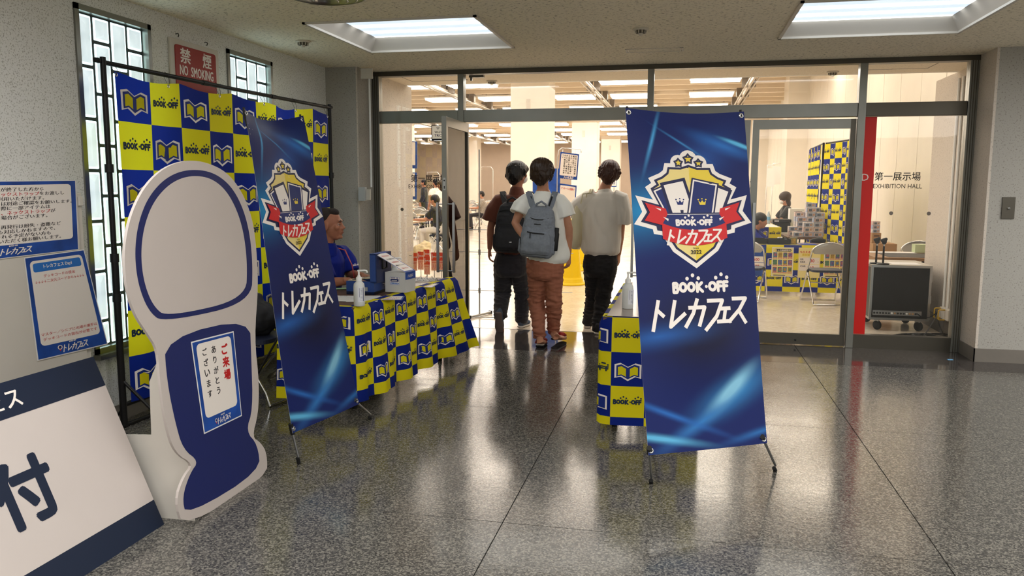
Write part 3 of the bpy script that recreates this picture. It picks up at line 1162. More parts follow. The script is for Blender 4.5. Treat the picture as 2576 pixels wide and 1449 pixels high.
# ------------------------------------------------------------------ X-BANNERS
def banner_mat():
    m = bpy.data.materials.new('banner_print')
    m.use_nodes = True
    nt = m.node_tree
    b = nt.nodes['Principled BSDF']
    b.inputs['Roughness'].default_value = .5
    b.inputs['Specular IOR Level'].default_value = .22
    uv = nt.nodes.new('ShaderNodeUVMap')
    sc_ = nt.nodes.new('ShaderNodeVectorMath')
    sc_.operation = 'MULTIPLY'
    sc_.inputs[1].default_value = (1, 2.75, 1)
    nt.links.new(uv.outputs[0], sc_.inputs[0])

    def blob(cx, cy, rx, ry, rot, col, amt, prev):
        mp = nt.nodes.new('ShaderNodeMapping')
        mp.vector_type = 'TEXTURE'
        mp.inputs['Location'].default_value = (cx, cy, 0)
        mp.inputs['Rotation'].default_value = (0, 0, radians(rot))
        mp.inputs['Scale'].default_value = (rx, ry, 1)
        nt.links.new(sc_.outputs[0], mp.inputs[0])
        g = nt.nodes.new('ShaderNodeTexGradient')
        g.gradient_type = 'QUADRATIC_SPHERE'
        nt.links.new(mp.outputs[0], g.inputs[0])
        k = nt.nodes.new('ShaderNodeMath')
        k.operation = 'MULTIPLY'
        k.inputs[1].default_value = amt
        nt.links.new(g.outputs['Fac'], k.inputs[0])
        mx = nt.nodes.new('ShaderNodeMix')
        mx.data_type = 'RGBA'
        nt.links.new(k.outputs[0], mx.inputs[0])
        if prev is None:
            mx.inputs[6].default_value = lin((20, 33, 90))
        else:
            nt.links.new(prev, mx.inputs[6])
        mx.inputs[7].default_value = lin(col)
        return mx.outputs[2]
    p = blob(.5, .95, .9, .75, 0, (15, 17, 50), 1.6, None)
    p = blob(.10, 1.93, .75, .42, 12, (26, 124, 176), 1.15, p)
    p = blob(.55, 2.30, .70, .30, 35, (34, 84, 158), .9, p)
    p = blob(.75, .44, .62, .22, 28, (50, 120, 176), 1.3, p)
    p = blob(.72, .46, .42, .10, 42, (126, 182, 208), 1.9, p)
    p = blob(.45, .22, .70, .10, 30, (48, 112, 176), 1.1, p)
    p = blob(.10, .12, .62, .055, -12, (88, 166, 206), 1.5, p)
    p = blob(.20, .30, .80, .05, -24, (40, 96, 168), 1.2, p)
    p = blob(.15, .92, .75, .16, 6, (34, 88, 158), .95, p)
    p = blob(.95, .10, .55, .06, 12, (44, 104, 168), 1.0, p)
    p = blob(.93, 2.47, .24, .030, -22, (96, 186, 226), 2.2, p)
    p = blob(.80, 2.46, .50, .10, -22, (40, 104, 178), 1.2, p)
    p = blob(.20, 2.50, .45, .030, 72, (70, 150, 204), 1.3, p)
    p = blob(.45, 2.48, .40, .018, -32, (60, 136, 196), 1.0, p)
    nt.links.new(p, b.inputs['Base Color'])
    return m


M_BANNER = banner_mat()


def star(cx, cy, r, k=.45):
    return [(cx + (r if i % 2 == 0 else r * k) * sin(pi * i / 5), cy + (r if i % 2 == 0 else r * k) * cos(pi * i / 5)) for i in range(10)]


def grow(poly, d):
    """mitred outward offset of a ccw polygon"""
    n = len(poly)
    out = []
    for i in range(n):
        p0, p1, p2 = V(poly[i - 1]), V(poly[i]), V(poly[(i + 1) % n])
        a, b = (p1 - p0).normalized(), (p2 - p1).normalized()
        na, nb = V((a.y, -a.x)), V((b.y, -b.x))
        m = (na + nb)
        if m.length < 1e-6:
            m = na
        m.normalize()
        s = min(1.8, 1 / max(.3, m.dot(na)))
        q = p1 + m * d * s
        out.append((q.x, q.y))
    return out


def mirror(pts):
    """right half top->bottom gives the full ccw outline"""
    right = pts[::-1]
    left = [(-x, y) for x, y in pts if abs(x) > 1e-6]
    return right + left


def emblem():
    """event crest, about 0.56 wide, centred on x=0, y=0 at the ribbon height"""
    a = Art()
    # right halves, top to bottom (units: banner width = 1 -> scaled later)
    shield = mirror([(0, .345), (.06, .325), (.145, .325), (.155, .29), (.20, .255), (.245, .235), (.23, .205), (.275, .175), (.235, .10),
                     (.20, .03), (.215, -.02), (.21, -.12), (.13, -.255), (0, -.355)])
    rib = [(.20, .03), (.345, .075), (.315, .005), (.355, -.055), (.26, -.085), (.255, -.115), (.15, -.135), (0, -.145)]
    ribR = mirror([(0, -.045), (.09, -.04), (.19, -.01)] + rib)
    stars = [(0, .405, .032), (-.075, .375, .026), (.075, .375, .026)]
    for s, (g1, g2, m, l) in enumerate((((.045, .045), .045, M_PWHITE, 0), ((.016, .016), .016, M_DNAVYC, 2))):
        a.poly(grow(shield, g1[0]), m, l)
        a.poly(grow(ribR, g1[0]), m, l)
        for x, y, r in stars:
            if s == 0:
                a.disc(x, y, r + .034, m, l, 20)
                a.rect(x - .03, .33, x + .03, y, m, l)
    a.poly(shield, M_PGOLD, 3)
    a.poly([(0, -.355), (.13, -.255), (.21, -.12), (.215, -.02), (.20, .03), (.235, .10), (.275, .175), (.23, .205), (.245, .235), (.20, .255), (.155, .29),
            (.145, .325), (.06, .325), (0, .345)], M_GOLD, 4)
    for x, y, r in stars:
        a.poly(star(x, y, r + .014, .66)[::-1], M_DNAVYC, 3)
        a.poly(star(x, y, r * .86, .5)[::-1], M_GOLD, 4)

    def card(cx, cy, w, h, rot, m, edge, l):
        t = radians(rot)
        q = [(-w / 2, -h / 2), (w / 2, -h / 2), (w / 2, h / 2), (-w / 2, h / 2)]
        for g, mm, ll in ((.022, M_DNAVYC, l), (.011, edge, l + 1), (0, m, l + 2)):
            k = grow(q, g)
            a.poly([(cx + x * cos(t) - y * sin(t), cy + x * sin(t) + y * cos(t)) for x, y in k], mm, ll)
    card(-.165, .085, .12, .21, 24, M_NAVY, M_PWHITE, 5)
    card(.175, .085, .12, .21, -24, M_PWHITE, M_DNAVYC, 5)
    card(-.098, .10, .15, .25, 13, M_PWHITE, M_DNAVYC, 8)
    card(.08, .10, .155, .25, -13, M_NAVY, M_PWHITE, 11)
    for cx, cy, m in ((-.09, .075, M_NAVY), (.075, .075, M_GOLD)):
        a.poly([(cx - .02, cy - .016), (cx + .02, cy - .016), (cx + .028, cy + .016), (cx + .012, cy + .002), (cx, cy + .02), (cx - .012, cy + .002),
                (cx - .028, cy + .016)], m, 15.5)
        for d, e in ((-.028, .024), (0, .03), (.028, .024)):
            a.disc(cx + d, cy + e, .0055, m, 15.5, 8)
    band = mirror([(0, -.008), (.205, -.008), (.225, -.085), (.11, -.115), (0, -.135)])
    a.poly(grow(band, .008), M_DNAVYC, 14)
    a.poly(band, M_NAVY, 15)
    a.stroke([(-.19, -.012), (.19, -.012)], .003, M_PWHITE, 16)
    a.include(LOGO_W, 0, -.072, .27, 16)
    # ribbon: folded tails and the main band
    for s in (-1, 1):
        t = [(s * .19, -.01), (s * .20, .03), (s * .345, .075), (s * .315, .005), (s * .355, -.055), (s * .235, -.09)]
        a.poly(t[::s] if s < 0 else t[::-1], M_REDR, 16)
        a.poly([(s * .235, .028), (s * .275, .038), (s * .237, .014)][::-s], M_PWHITE, 17)
        a.poly([(s * .185, -.045), (s * .225, -.03), (s * .19, -.062)][::-s], M_PWHITE, 19)
    n = 14
    top = [(-.235 + .47 * i / n, -.128 + .052 * ((i / n - .5) * 2) ** 2) for i in range(n + 1)]
    bot = [(x, y - .115) for x, y in top]
    a.poly(bot + top[::-1], M_REDR, 18)
    a.include(KATA_W, 0, -.178, .40, 20)
    a.text('Since', 0, -.262, .014, M_INK, 20)
    a.text('2022', 0, -.292, .028, M_INK, 20, bold=.03)
    return a


M_DNAVYC = mat('crest_outline_ink', (26, 30, 70), .5)
M_REDR = mat('ribbon_red_print', (196, 30, 34), .5)
CREST = emblem()


def crest_fixed():
    """crest with the lower tip stretched below the ribbon"""
    a = Art()
    for l, m, vs, fs in CREST.items:
        a.raw([(x, (y if y > -.14 else -.14 + (y + .14) * 1.0)) for x, y in vs], fs, m, l)
    return a


def x_banner(label, corners, feet_px, tail_dir, sag, group=None):
    tl, tr, br, bl = corners
    w = ((tr - tl).length + (br - bl).length) / 2
    h = ((tl - bl).length + (tr - br).length) / 2
    nrm = (tr - tl).cross(tl - bl).normalized()
    base = (br + bl) / 2
    root = thing('banner_stand', label, 'banner', (base.x, base.y, 0), group)

    def S(u, v, off=0):
        """u 0..1 across, v 0..1 from the bottom up"""
        p = (bl * (1 - u) + br * u) * (1 - v) + (tl * (1 - u) + tr * u) * v
        e = 4 * u * (1 - u)
        t = max(0, (v - .88) / .12)
        dent = sag * e * (t * t * (3 - 2 * t)) + .008 * sin(u * 6.3 + 1) * sin(v * 5 + .5) + .006 * sin(v * 17) * e
        p = p + nrm * (off - dent) - V((0, 0, 1)) * (sag * .55 * e * t * t)
        return p
    mb = MB()
    nu, nv = 16, 60
    mb.grid(lambda a, b: S(a, b), nu, nv, M_BANNER)
    n0 = len(mb.v)
    mb.grid(lambda a, b: S(1 - a, b, -.0012), nu, nv, M_WHITEP)
    sh = mb.build('banner_sheet', root)
    me = sh.data
    uvl = me.uv_layers.new(name='UVMap')
    for li, lp in enumerate(me.loops):
        i = lp.vertex_index
        if i < n0:
            uvl.data[li].uv = ((i % (nu + 1)) / nu, (i // (nu + 1)) / nv)
    pr = Art()
    # crest is drawn in units of banner width, y up from the bottom as a fraction of the height
    pr.include(CREST, .5, .622 * h / w + .179, 1.16, ky=.87)
    pr.include(LOGO_W, .525, .474 * h / w, .47)
    pr.include(KATA_W, .515, .397 * h / w, .80)
    pr.build('printed_design', lambda u, v, off=0: S(u, v * w / h, off), sh, off=.0008, step=.0002, cuts=.09)
    for u, v in ((.025, .988), (.975, .988), (.025, .012), (.975, .012)):
        g = MB()
        prof = [(.0055, 0), (.0065, .0025), (.011, .0025), (.013, 0)]
        g.lathe(prof, S(u, v, .0005), M_CHROME, 14, nrm, cap=False)
        g.lathe([(.0001, .0006), (.0056, .0006)], S(u, v, .0004), M_BLACK, 12, nrm, cap=False)
        g.build('eyelet', sh)
    # crossed poles behind the sheet
    hub = S(.5, .40, -.05)
    k = MB()
    k.lathe([(.0, -.02), (.03, -.018), (.03, .012), (.012, .03), (.0, .03)], hub, M_BLACK, 14, nrm)
    k.build('hub', root)
    for (u, v), ft in (((.02, .985), None), ((.98, .985), None)):
        one('tube', 'pole', root, [hub, S(u, v, -.012), S(u, v, -.006) + (S(u, 1, 0) - S(u, .9, 0)).normalized() * .035], .0062, M_BLACKM, 8)
    for (u, v), ft in zip(((.02, .012), (.98, .012)), feet_px):
        s_ = S(u, v, -.012)
        side = (s_ - hub).normalized()
        one('tube', 'pole', root, [hub, s_, s_ + (ft - s_).normalized() * .03], .0065, M_BLACKM if sag > .03 else M_STEEL, 8)
        leg = one('tube', 'front_leg', root, [s_, ft + V((0, 0, .03))], .0065, M_STEEL, 8)
        d = (ft - s_).normalized()
        one('tube', 'rubber_foot', leg, [ft + V((0, 0, .0)) - d * .04, ft - d * .0 + V((0, 0, .003))], .0105, M_RUBBER, 10)
        one('tube', 'clamp', leg, [s_ - d * .03, s_ + d * .03], .0125, M_BLACK, 10)
    tailf = V((hub.x, hub.y, 0)) + V(tail_dir) * .55
    leg = one('tube', 'rear_leg', root, [hub, tailf + V((0, 0, .02))], .0065, M_BLACKM, 8)
    one('tube', 'rubber_foot', leg, [tailf + V((0, 0, .045)), tailf + V((0, 0, .003))], .0105, M_RUBBER, 10)
    return root


x_banner('large blue crest banner standing at the right, before the closed glass doors',
         [on_y(1572, 272, 3.859), on_y(1870, 281, 4.177), on_y(1931, 1115, 3.93), on_y(1632, 1146, 3.61)],
         [on_z(1638, 1216, .0), on_z(1950, 1185, .0)], (-.35, .94, 0), .02)
x_banner('blue crest banner seen at an angle beside the staff desk, left of centre',
         [on_y(613, 273, 3.74), on_y(761, 291, 4.34), on_y(905, 1016, 4.33), on_y(738, 1090, 3.74)],
         [on_z(752, 1168, .0), on_z(932, 1054, .0)], (-.99, .12, 0), .06)

# ------------------------------------------------------------------ BACKDROP with black pipe frame, in front of the left wall
P0, P1 = V((-3.325, 4.17, 0)), V((-3.175, 6.90, 0))
BD = (P1 - P0).normalized()
BN = BD.cross(V((0, 0, 1)))      # towards the room
BH = 2.185
bd = thing('backdrop_stand', 'tall black pipe stand carrying the checked cloth in front of the glass block windows', 'stand', ((P0 + P1) / 2)[:])
for P, top in ((P0, .03), (P1, .03)):
    mb = MB()
    mb.tube([P + V((0, 0, .01)), P + V((0, 0, 1.02))], .021, M_BLACKM, 12)
    mb.tube([P + V((0, 0, 1.0)), P + V((0, 0, BH + .03))], .0165, M_BLACKM, 12)
    po = mb.build('upright_pole', bd)
    for z in (.78, 1.02, 1.55):
        one('tube', 'collar', po, [P + V((0, 0, z)), P + V((0, 0, z + .05))], .025, M_BLACK, 12)
    one('lathe', 'knob', po, [(.0, -.03), (.014, -.028), (.016, .0), (.012, .012), (0, .014)], P + BN * -.0 + BD * (-.035 if P is P0 else .035) + V((0, 0, BH + .005)), M_BLACK, 12, BD)
    bm_ = MB()
    for s in (-1, 1):
        bm_.tube([P + V((0, 0, .30)), P + BN * .30 * s + BD * .03 * s + V((0, 0, .02))] if s > 0 else [P + V((0, 0, .12)), P + V((.0, 0, .012)) - BN * .10], .010, M_BLACKM, 8)
    bm_.tube([P + V((0, 0, .012)), P + BD * .35 * (1 if P is P0 else -1) + V((0, 0, .012))], .014, M_BLACKM, 8)
    bm_.build('foot', bd)
mb = MB()
mb.tube([P0 + V((0, 0, BH)), P0 + BD * 1.3 + V((0, 0, BH - .005)), P1 + V((0, 0, BH))], .0145, M_BLACKM, 12)
mb.build('crossbar', bd)
mb = MB()
mb.tube([P0 + V((0, 0, .14)), P1 + V((0, 0, .14))], .0145, M_BLACKM, 12)
mb.build('crossbar', bd)
for q in (.345, .66):
    one('tube', 'collar', bd, [P0 + BD * (2.73 * q - .03) + V((0, 0, BH - .003)), P0 + BD * (2.73 * q + .03) + V((0, 0, BH - .003))], .0175, M_BLACK, 12)
CW = 2.60
CT = .289


def S_bd(u, v):
    t = u / CW
    top = abs(sin(pi * u / (2 * CT))) ** 1.2
    droop = .028 * top * math.exp(-v / .12)
    if 5.55 * CT < u < 7.0 * CT:
        droop += .035 * sin(pi * (u - 5.55 * CT) / (1.45 * CT)) * math.exp(-v / .25)
    fold = (.016 * sin(u * 9 + 1.2 * sin(v * 2)) + .009 * sin(u * 23 + v * 3)) * (.35 + .65 * v / 2.0)
    return P0 + BD * (u + .055) + BN * (.028 + fold) + V((0, 0, BH - .045 - droop - v * .985))


cl = thing('backdrop_cloth', 'large blue and yellow checked cloth hanging on the tall black pipe stand', 'banner', ((P0 + P1) / 2 + BN * .03)[:])
ue = [CT * i for i in range(10)]
ve = [CT * j for j in range(8)]
cloth_print('cloth', S_bd, ue, ve, 1, cl, sub=6)
for i, u in enumerate([.01, CT * 2 - .1, CT * 3 + .14, CT * 5 + .12, CT * 7 + .02, CT * 8.97]):
    p = S_bd(u, .018)
    g = MB()
    g.lathe([(.005, 0), (.006, .002), (.010, .002), (.012, 0)], p + BN * .001, M_CHROME, 12, BN, cap=False)
    g.build('eyelet', cl)
    c0 = P0 + BD * (u + .055) + V((0, 0, BH))
    one('tube', 'cable_tie', cl, [p + BN * .004, p + BN * .01 + V((0, 0, .03)), c0 + BN * .017, c0 + V((0, 0, .017)), c0 - BN * .017, p - BN * .004 + V((0, 0, .01))], .0014, M_BLACK, 5)

# ------------------------------------------------------------------ NO SMOKING sign
ns = thing('no_smoking_sign', 'red and white no smoking plate hung high on the wall between the two windows', 'sign', (XL + .01, 5.25, 2.05))
one('box', 'back_board', ns, (XL + .002, 4.965, 2.04), (XL + .018, 5.545, 2.475), M_CREAM, bev=.003)
fw = lambda u, v, off=0: V((XL + off, u, v))
mb = MB()
mb.prism(rrpts(5.012, 2.09, 5.498, 2.437, .02), fw, .024, mat('sign_red_enamel', (150, 34, 30), .35))
pl = mb.build('red_plate', ns)
a = Art()
a.text('禁', 5.125, 2.372, .100, M_PWHITE, 0, bold=.03, w=.115)
a.text('煙', 5.385, 2.372, .100, M_PWHITE, 0, bold=.03, w=.105)
a.text('NO  SMOKING', 5.255, 2.272, .066, M_PWHITE, 0, bold=.03, w=.40)
a.build('lettering', fw, pl, off=.0246)
for y in (5.06, 5.40):
    one('tube', 'hook', ns, [(XL, y, 2.51), (XL + .02, y, 2.512), (XL + .024, y, 2.50), (XL + .018, y, 2.488)], .003, M_BLACKM, 6)

# ------------------------------------------------------------------ STANDEE (plain die-cut foam board; the character print is left out)
SX = -2.07


def spx(*pts):
    out = []
    for x, y in pts:
        p = on_x(x, y, SX)
        out.append((p.y, p.z))
    return out


def smooth_poly(pts, it=2):
    for _ in range(it):
        q = []
        n = len(pts)
        for i in range(n):
            a, b = V(pts[i]), V(pts[(i + 1) % n])
            q += [tuple(a * .75 + b * .25), tuple(a * .25 + b * .75)]
        pts = q
    return pts


st = thing('standee_board', 'large die-cut white and navy foam board standing on the floor, printed figure left blank', 'standee', (SX - .1, 3.26, 0))
fs_ = lambda u, v, off=0: V((SX + off, u, v))
outline = spx((462, 1332), (672, 1200), (672, 1140), (655, 1112), (634, 1100), (650, 1040), (652, 960), (640, 850), (650, 720), (645, 620), (634, 545),
              (608, 480), (570, 432), (520, 408), (470, 402), (415, 420), (370, 462), (340, 515), (322, 570), (312, 640), (318, 720), (338, 790), (372, 840), (398, 880),
              (402, 960), (418, 1070), (440, 1140), (488, 1168), (462, 1200), (442, 1260))
pts = smooth_poly(outline, 2)
mb = MB()
mb.prism(pts, fs_, -.012, M_FOAM)
bo = mb.build('foam_board', st)
a = Art()
ring = smooth_poly(spx((412, 812), (632, 762), (636, 660), (624, 560), (592, 480), (545, 436), (485, 424), (425, 440), (375, 490), (347, 560), (338, 640), (348, 720), (375, 785)), 3)
ringi = smooth_poly(spx((420, 798), (618, 752), (622, 660), (610, 568), (580, 493), (538, 450), (485, 440), (433, 456), (388, 502), (362, 566), (353, 640), (362, 714), (386, 772)), 3)
a.poly(ring, M_FOAMBLUE, 0)
a.poly(ringi, M_FOAM, 1)
a.poly(smooth_poly(spx((412, 850), (628, 800), (632, 900), (636, 1030), (618, 1085), (648, 1118), (655, 1185), (468, 1300), (458, 1250), (478, 1190), (500, 1160), (460, 1130), (440, 1060), (420, 960)), 2), M_FOAMBLUE, 0)
a.build('printed_shape', fs_, bo, off=.0006)
# folded card wings at the back
mb = MB()
yw = 3.02
mb.prism([(SX - .012, .0), (SX - .012, 1.0), (SX - .20, .62), (SX - .205, .38), (SX - .36, .37), (SX - .37, .02), (SX - .30, .0)], lambda u, v, off=0: V((u, yw + off, v)), .006, M_CREAM)
mb.prism([(SX - .012, .0), (SX - .012, 1.0), (SX - .20, .62), (SX - .205, .38), (SX - .36, .37), (SX - .37, .02), (SX - .30, .0)], lambda u, v, off=0: V((u, yw + .44 + off, v)), .006, M_CREAM)
mb.build('support_wing', st)
a = Art()
c = spx((655, 1192))[0]
# small caption strip on the lower right foot stays blank

# poster taped to the standee
pp = spx((512, 1092), (607, 1046), (586, 833), (479, 860))
SXP = SX + .004


def quad_map(q, f):
    """unit square to a quad given as bl, br, tr, tl"""
    bl, br, tr, tl = [V(p) for p in q]
    return lambda u, v, off=0: f(*((bl * (1 - u) + br * u) * (1 - v) + (tl * (1 - u) + tr * u) * v), off)


def poster(name, label, q, f, w, h, art_fn, paper=M_WHITEP, th=.0012):
    g = quad_map(q, f)
    gm = lambda u, v, off=0: g(u / w, v / h, off)
    c = gm(w / 2, 0)
    r = thing(name, label, 'poster', c[:])
    mb = MB()
    mb.prism([(0, 0), (w, 0), (w, h), (0, h)], gm, th, paper)
    p = mb.build('paper', r)
    a = Art()
    art_fn(a, w, h)
    a.build('print', gm, p, off=th + .0003, step=.00025)
    return r


M_PBLUE = mat('poster_blue_print', (26, 70, 150), .5, vary=.35, vscale=7)


def footer(a, w, y, k):
    a.poly([(w * .5 - k * .62, y + k * .1), (w * .5 - k * .52, y - k * .1), (w * .5 - k * .42, y + k * .1)], M_REDR, 3)
    a.disc(w * .5 - k * .52, y + k * .07, k * .09, M_PWHITE, 4)
    a.disc(w * .5 - k * .52, y + k * .07, k * .06, M_NAVY, 5)
    a.include(KATA_W, w * .5 + k * .1, y, k, 3)
    a.include(LOGO_W, w * .5 + k * .0, y + k * .22, k * .28, 3)


def art_thanks(a, w, h):
    a.rect(.004, .004, w - .004, h - .004, M_PBLUE, 0)
    a.rrect(w * .09, h * .15, w * .91, h * .96, w * .08, M_PWHITE, 1)
    x = w * .73
    for i, ch in enumerate('ご来場'):
        a.text(ch, x, h * (.83 - .145 * i), h * .11, M_RED, 2, bold=.05)
    for i, ch in enumerate('ありがとう'):
        a.text(ch, w * .47, h * (.86 - .115 * i), h * .075, M_INK, 2, bold=.03)
    for i, ch in enumerate('ございます'):
        a.text(ch, w * .26, h * (.86 - .115 * i), h * .075, M_INK, 2, bold=.03)
    footer(a, w, h * .07, w * .34)


poster('poster', 'portrait thank-you poster in red and black vertical letters on the foam standee', [(p[0], p[1]) for p in pp],
       lambda u, v, off=0: V((SX + .002 + off, u, v)), .21, .297, art_thanks)

# ------------------------------------------------------------------ beige steel cabinet by the wall, with two notices
CX = -3.30
cb = thing('steel_cabinet', 'plain beige steel cabinet against the left wall carrying the two blue notices', 'cabinet', (CX - .07, 3.3, 0))
tp = on_x(207, 455, CX)
CY1 = tp.y
CZ = 1.432
one('box', 'body', cb, (XL + .004, 2.40, 0), (CX - .012, CY1, CZ), M_CREAM, bev=.004)
for ya, yb in ((2.41, 3.12), (3.125, CY1 - .045)):
    one('box', 'door', cb, (CX - .012, ya, .04), (CX, yb, CZ - .01), M_CREAM, bev=.003)
one('box', 'hinge', cb, (CX - .012, CY1 - .04, CZ - .07), (CX + .006, CY1 - .01, CZ - .02), M_CREAM, bev=.002)
PXP = CX + .003


def cpx(*pts):
    return [(on_x(x, y, PXP).y, on_x(x, y, PXP).z) for x, y in pts]


def art_notice(a, w, h):
    a.rect(.004, .004, w - .004, h - .004, M_PBLUE, 0)
    a.rrect(w * .045, h * .17, w * .955, h * .945, w * .03, M_PWHITE, 1)
    rows = [[('大会受付が終了した方から', 0)], [('物販チケットとネックストラップ', 1), ('をお渡しし', 0)], [('物販をご利用いただけます。', 0)],
            [('物販のルールについては別途ご確認をお願いします。', 0)], [('物販購入の際に一部アイテムは', 0)], [('物販チケット、ネックストラップ', 1), ('が', 0)],
            [('必要となる場合がございます。', 0)], [], [('物販チケット', 1), ('の再発行は紛失・盗難など', 0)], [('いかなる場合も対応しかねますので、', 0)],
            [('物販利用される予定がない方も', 0)], [('必ず受け取っていただく様お願いします。', 0)]]
    em = h * .062
    for i, row in enumerate(rows):
        y = h * (.885 - .0605 * i)
        n = sum(len(t) for t, _ in row)
        x = w / 2 - n * em * .92 / 2
        for t, c in row:
            a.line(t, x, y, em * .92, M_RED if c else M_INK, 2, 'L', bold=.02)
            x += len(t) * em * .92
    footer(a, w, h * .085, w * .22)


def art_code(a, w, h):
    a.rect(.004, .004, w - .004, h - .004, M_PBLUE, 0)
    a.rrect(w * .07, h * .13, w * .93, h * .955, w * .06, M_PWHITE, 1)
    a.rrect(w * .11, h * .845, w * .89, h * .93, w * .03, M_BLUEP, 2)
    a.text('トレカフェス Day1', w * .5, h * .888, h * .042, M_PWHITE, 3, bold=.03)
    a.text('デッキコードの提出', w * .5, h * .80, h * .030, M_RED, 2, bold=.01, w=w * .5)
    a.text('↓↓↓↓二次元コードから↓↓↓↓', w * .5, h * .75, h * .030, M_RED, 2, bold=.01, w=w * .78)
    a.text('マスター／シニアに出場の選手は', w * .5, h * .24, h * .031, M_RED, 2, bold=.01, w=w * .82)
    a.text('デッキコードの提出が必要です', w * .5, h * .19, h * .031, M_RED, 2, bold=.01, w=w * .78)
    footer(a, w, h * .065, w * .36)


fc = lambda u, v, off=0: V((PXP + off, u, v))
poster('notice', 'landscape blue-edged notice in small print, upper of the two at the far left', cpx((-170, 672), (198, 628), (190, 453), (-170, 457)), fc, .594, .42, art_notice)
poster('notice', 'portrait blue-edged deck code notice, lower of the two at the far left', cpx((94, 908), (271, 866), (211, 627), (60, 648)), fc, .297, .42, art_code)

# ------------------------------------------------------------------ reception sign board leaning in the left corner
bb = V((-2.19, 2.96, .0))
tt = V((-2.495, 2.96, .735))
UPV = (tt - bb).normalized()
LB = (tt - bb).length
fb = plane_map(bb - V((0, 1.10, 0)), V((0, 1, 0)), UPV)
sb = thing('reception_sign', 'big white reception sign board with navy bands leaning at the lower left corner', 'sign', (-2.34, 2.41, 0))
mb = MB()
mb.prism([(0, 0), (1.1, 0), (1.1, LB), (0, LB)], lambda u, v, off=0: fb(u, v, off - .008), .008, M_FOAM, M_DNAVY)
bo = mb.build('panel', sb)
a = Art()
a.rect(0, 0, 1.1, .118, M_DNAVY, 0)
a.rect(0, LB - .135, 1.1, LB, M_DNAVY, 0)
a.text('付', .53, .385, .235, M_DNAVY, 1, bold=.045, w=.25)
a.text('受', .18, .385, .235, M_DNAVY, 1, bold=.045, w=.25)
a.text('トレカフェス', .44, LB - .068, .070, M_PWHITE, 1, bold=.02, w=.46)
a.build('lettering', fb, bo)
mb = MB()
mb.prism([(0, 0), (.9, 0), (.9, .66), (0, .66)], plane_map((-2.68, 1.95, 0), V((0, 1, 0)), (V((-2.49, 0, .70)) - V((-2.68, 0, 0)))), .006, M_CREAM)
mb.build('rear_strut', sb)

# ------------------------------------------------------------------ soft bodies: lofted limbs fused into one surface
def loft(mb, cs, ra, rb, side, m, n=14, caps=True):
    """tube through centres cs; ra = half width along 'side', rb = half depth; round ends"""
    cs = [V(c) for c in cs]
    side = V(side)
    rings = []
    k = len(cs)
    T = []
    for i in range(k):
        t = cs[min(i + 1, k - 1)] - cs[max(i - 1, 0)]
        T.append(t.normalized())
    if caps:
        for s in (.35, .75):
            rings.append((cs[0] - T[0] * min(ra[0], rb[0]) * (1 - s) * .8, ra[0] * math.sqrt(1 - (1 - s) ** 2), rb[0] * math.sqrt(1 - (1 - s) ** 2), T[0]))
    for i in range(k):
        rings.append((cs[i], ra[i], rb[i], T[i]))
    if caps:
        for s in (.75, .35):
            rings.append((cs[-1] + T[-1] * min(ra[-1], rb[-1]) * (1 - s) * .8, ra[-1] * math.sqrt(1 - (1 - s) ** 2), rb[-1] * math.sqrt(1 - (1 - s) ** 2), T[-1]))
    vs, fs = [], []
    for c, a, b_, t in rings:
        sd = (side - t * side.dot(t)).normalized()
        fw_ = t.cross(sd)
        for j in range(n):
            an = 2 * pi * j / n
            vs.append(c + sd * cos(an) * a + fw_ * sin(an) * b_)
    for i in range(len(rings) - 1):
        for j in range(n):
            j2 = (j + 1) % n
            fs.append((i * n + j, i * n + j2, (i + 1) * n + j2, (i + 1) * n + j))
    fs.append(tuple(range(n - 1, -1, -1)))
    fs.append(tuple(range(len(vs) - n, len(vs))))
    mb.add(vs, fs, m, True)


def ball(mb, c, r, m, rot=None, n=14):
    """ellipsoid, r = (rx,ry,rz)"""
    if not isinstance(r, (tuple, list)):
        r = (r, r, r)
    vs, fs = [], []
    k = n // 2 + 1
    R = rot or Matrix.Identity(3)
    for i in range(k + 1):
        th = pi * i / k
        th = min(max(th, .02), pi - .02)
        for j in range(n):
            an = 2 * pi * j / n
            vs.append(V(c) + R @ V((r[0] * sin(th) * cos(an), r[1] * sin(th) * sin(an), r[2] * cos(th))))
    for i in range(k):
        for j in range(n):
            j2 = (j + 1) % n
            fs.append((i * n + j, (i + 1) * n + j, (i + 1) * n + j2, i * n + j2))
    fs.append(tuple(range(n)))
    fs.append(tuple(range(len(vs) - n, len(vs)))[::-1])
    mb.add(vs, fs, m, True)


def fused_mesh(mb, voxel, smooth=4, wrinkle=None, factor=.6):
    me = mb.mesh('f')
    o = bpy.data.objects.new('f', me)
    COL.objects.link(o)
    r = o.modifiers.new('r', 'REMESH')
    r.mode = 'VOXEL'
    r.voxel_size = voxel
    s = o.modifiers.new('s', 'SMOOTH')
    s.iterations = smooth
    s.factor = factor
    dg = bpy.context.evaluated_depsgraph_get()
    out = bpy.data.meshes.new_from_object(o.evaluated_get(dg))
    bpy.data.objects.remove(o)
    bpy.data.meshes.remove(me)
    if wrinkle:
        out.update()
        nr = [v.normal.copy() for v in out.vertices]
        for v, n in zip(out.vertices, nr):
            v.co += n * wrinkle(v.co, n)
    out.materials.clear()
    out.materials.append(mb.ms[0])
    out.polygons.foreach_set('material_index', [0] * len(out.polygons))
    out.polygons.foreach_set('use_smooth', [True] * len(out.polygons))
    return out


def fuse(mb, name, parent, voxel, smooth=4, wrinkle=None, extra=None, factor=.6):
    me = fused_mesh(mb, voxel, smooth, wrinkle, factor)
    if extra:
        bm = bmesh.new()
        bm.from_mesh(me)
        for e in extra:
            bm.from_mesh(e)
        bm.to_mesh(me)
        bm.free()
        for p in me.polygons:
            p.use_smooth = True
    return link(name, me, parent)


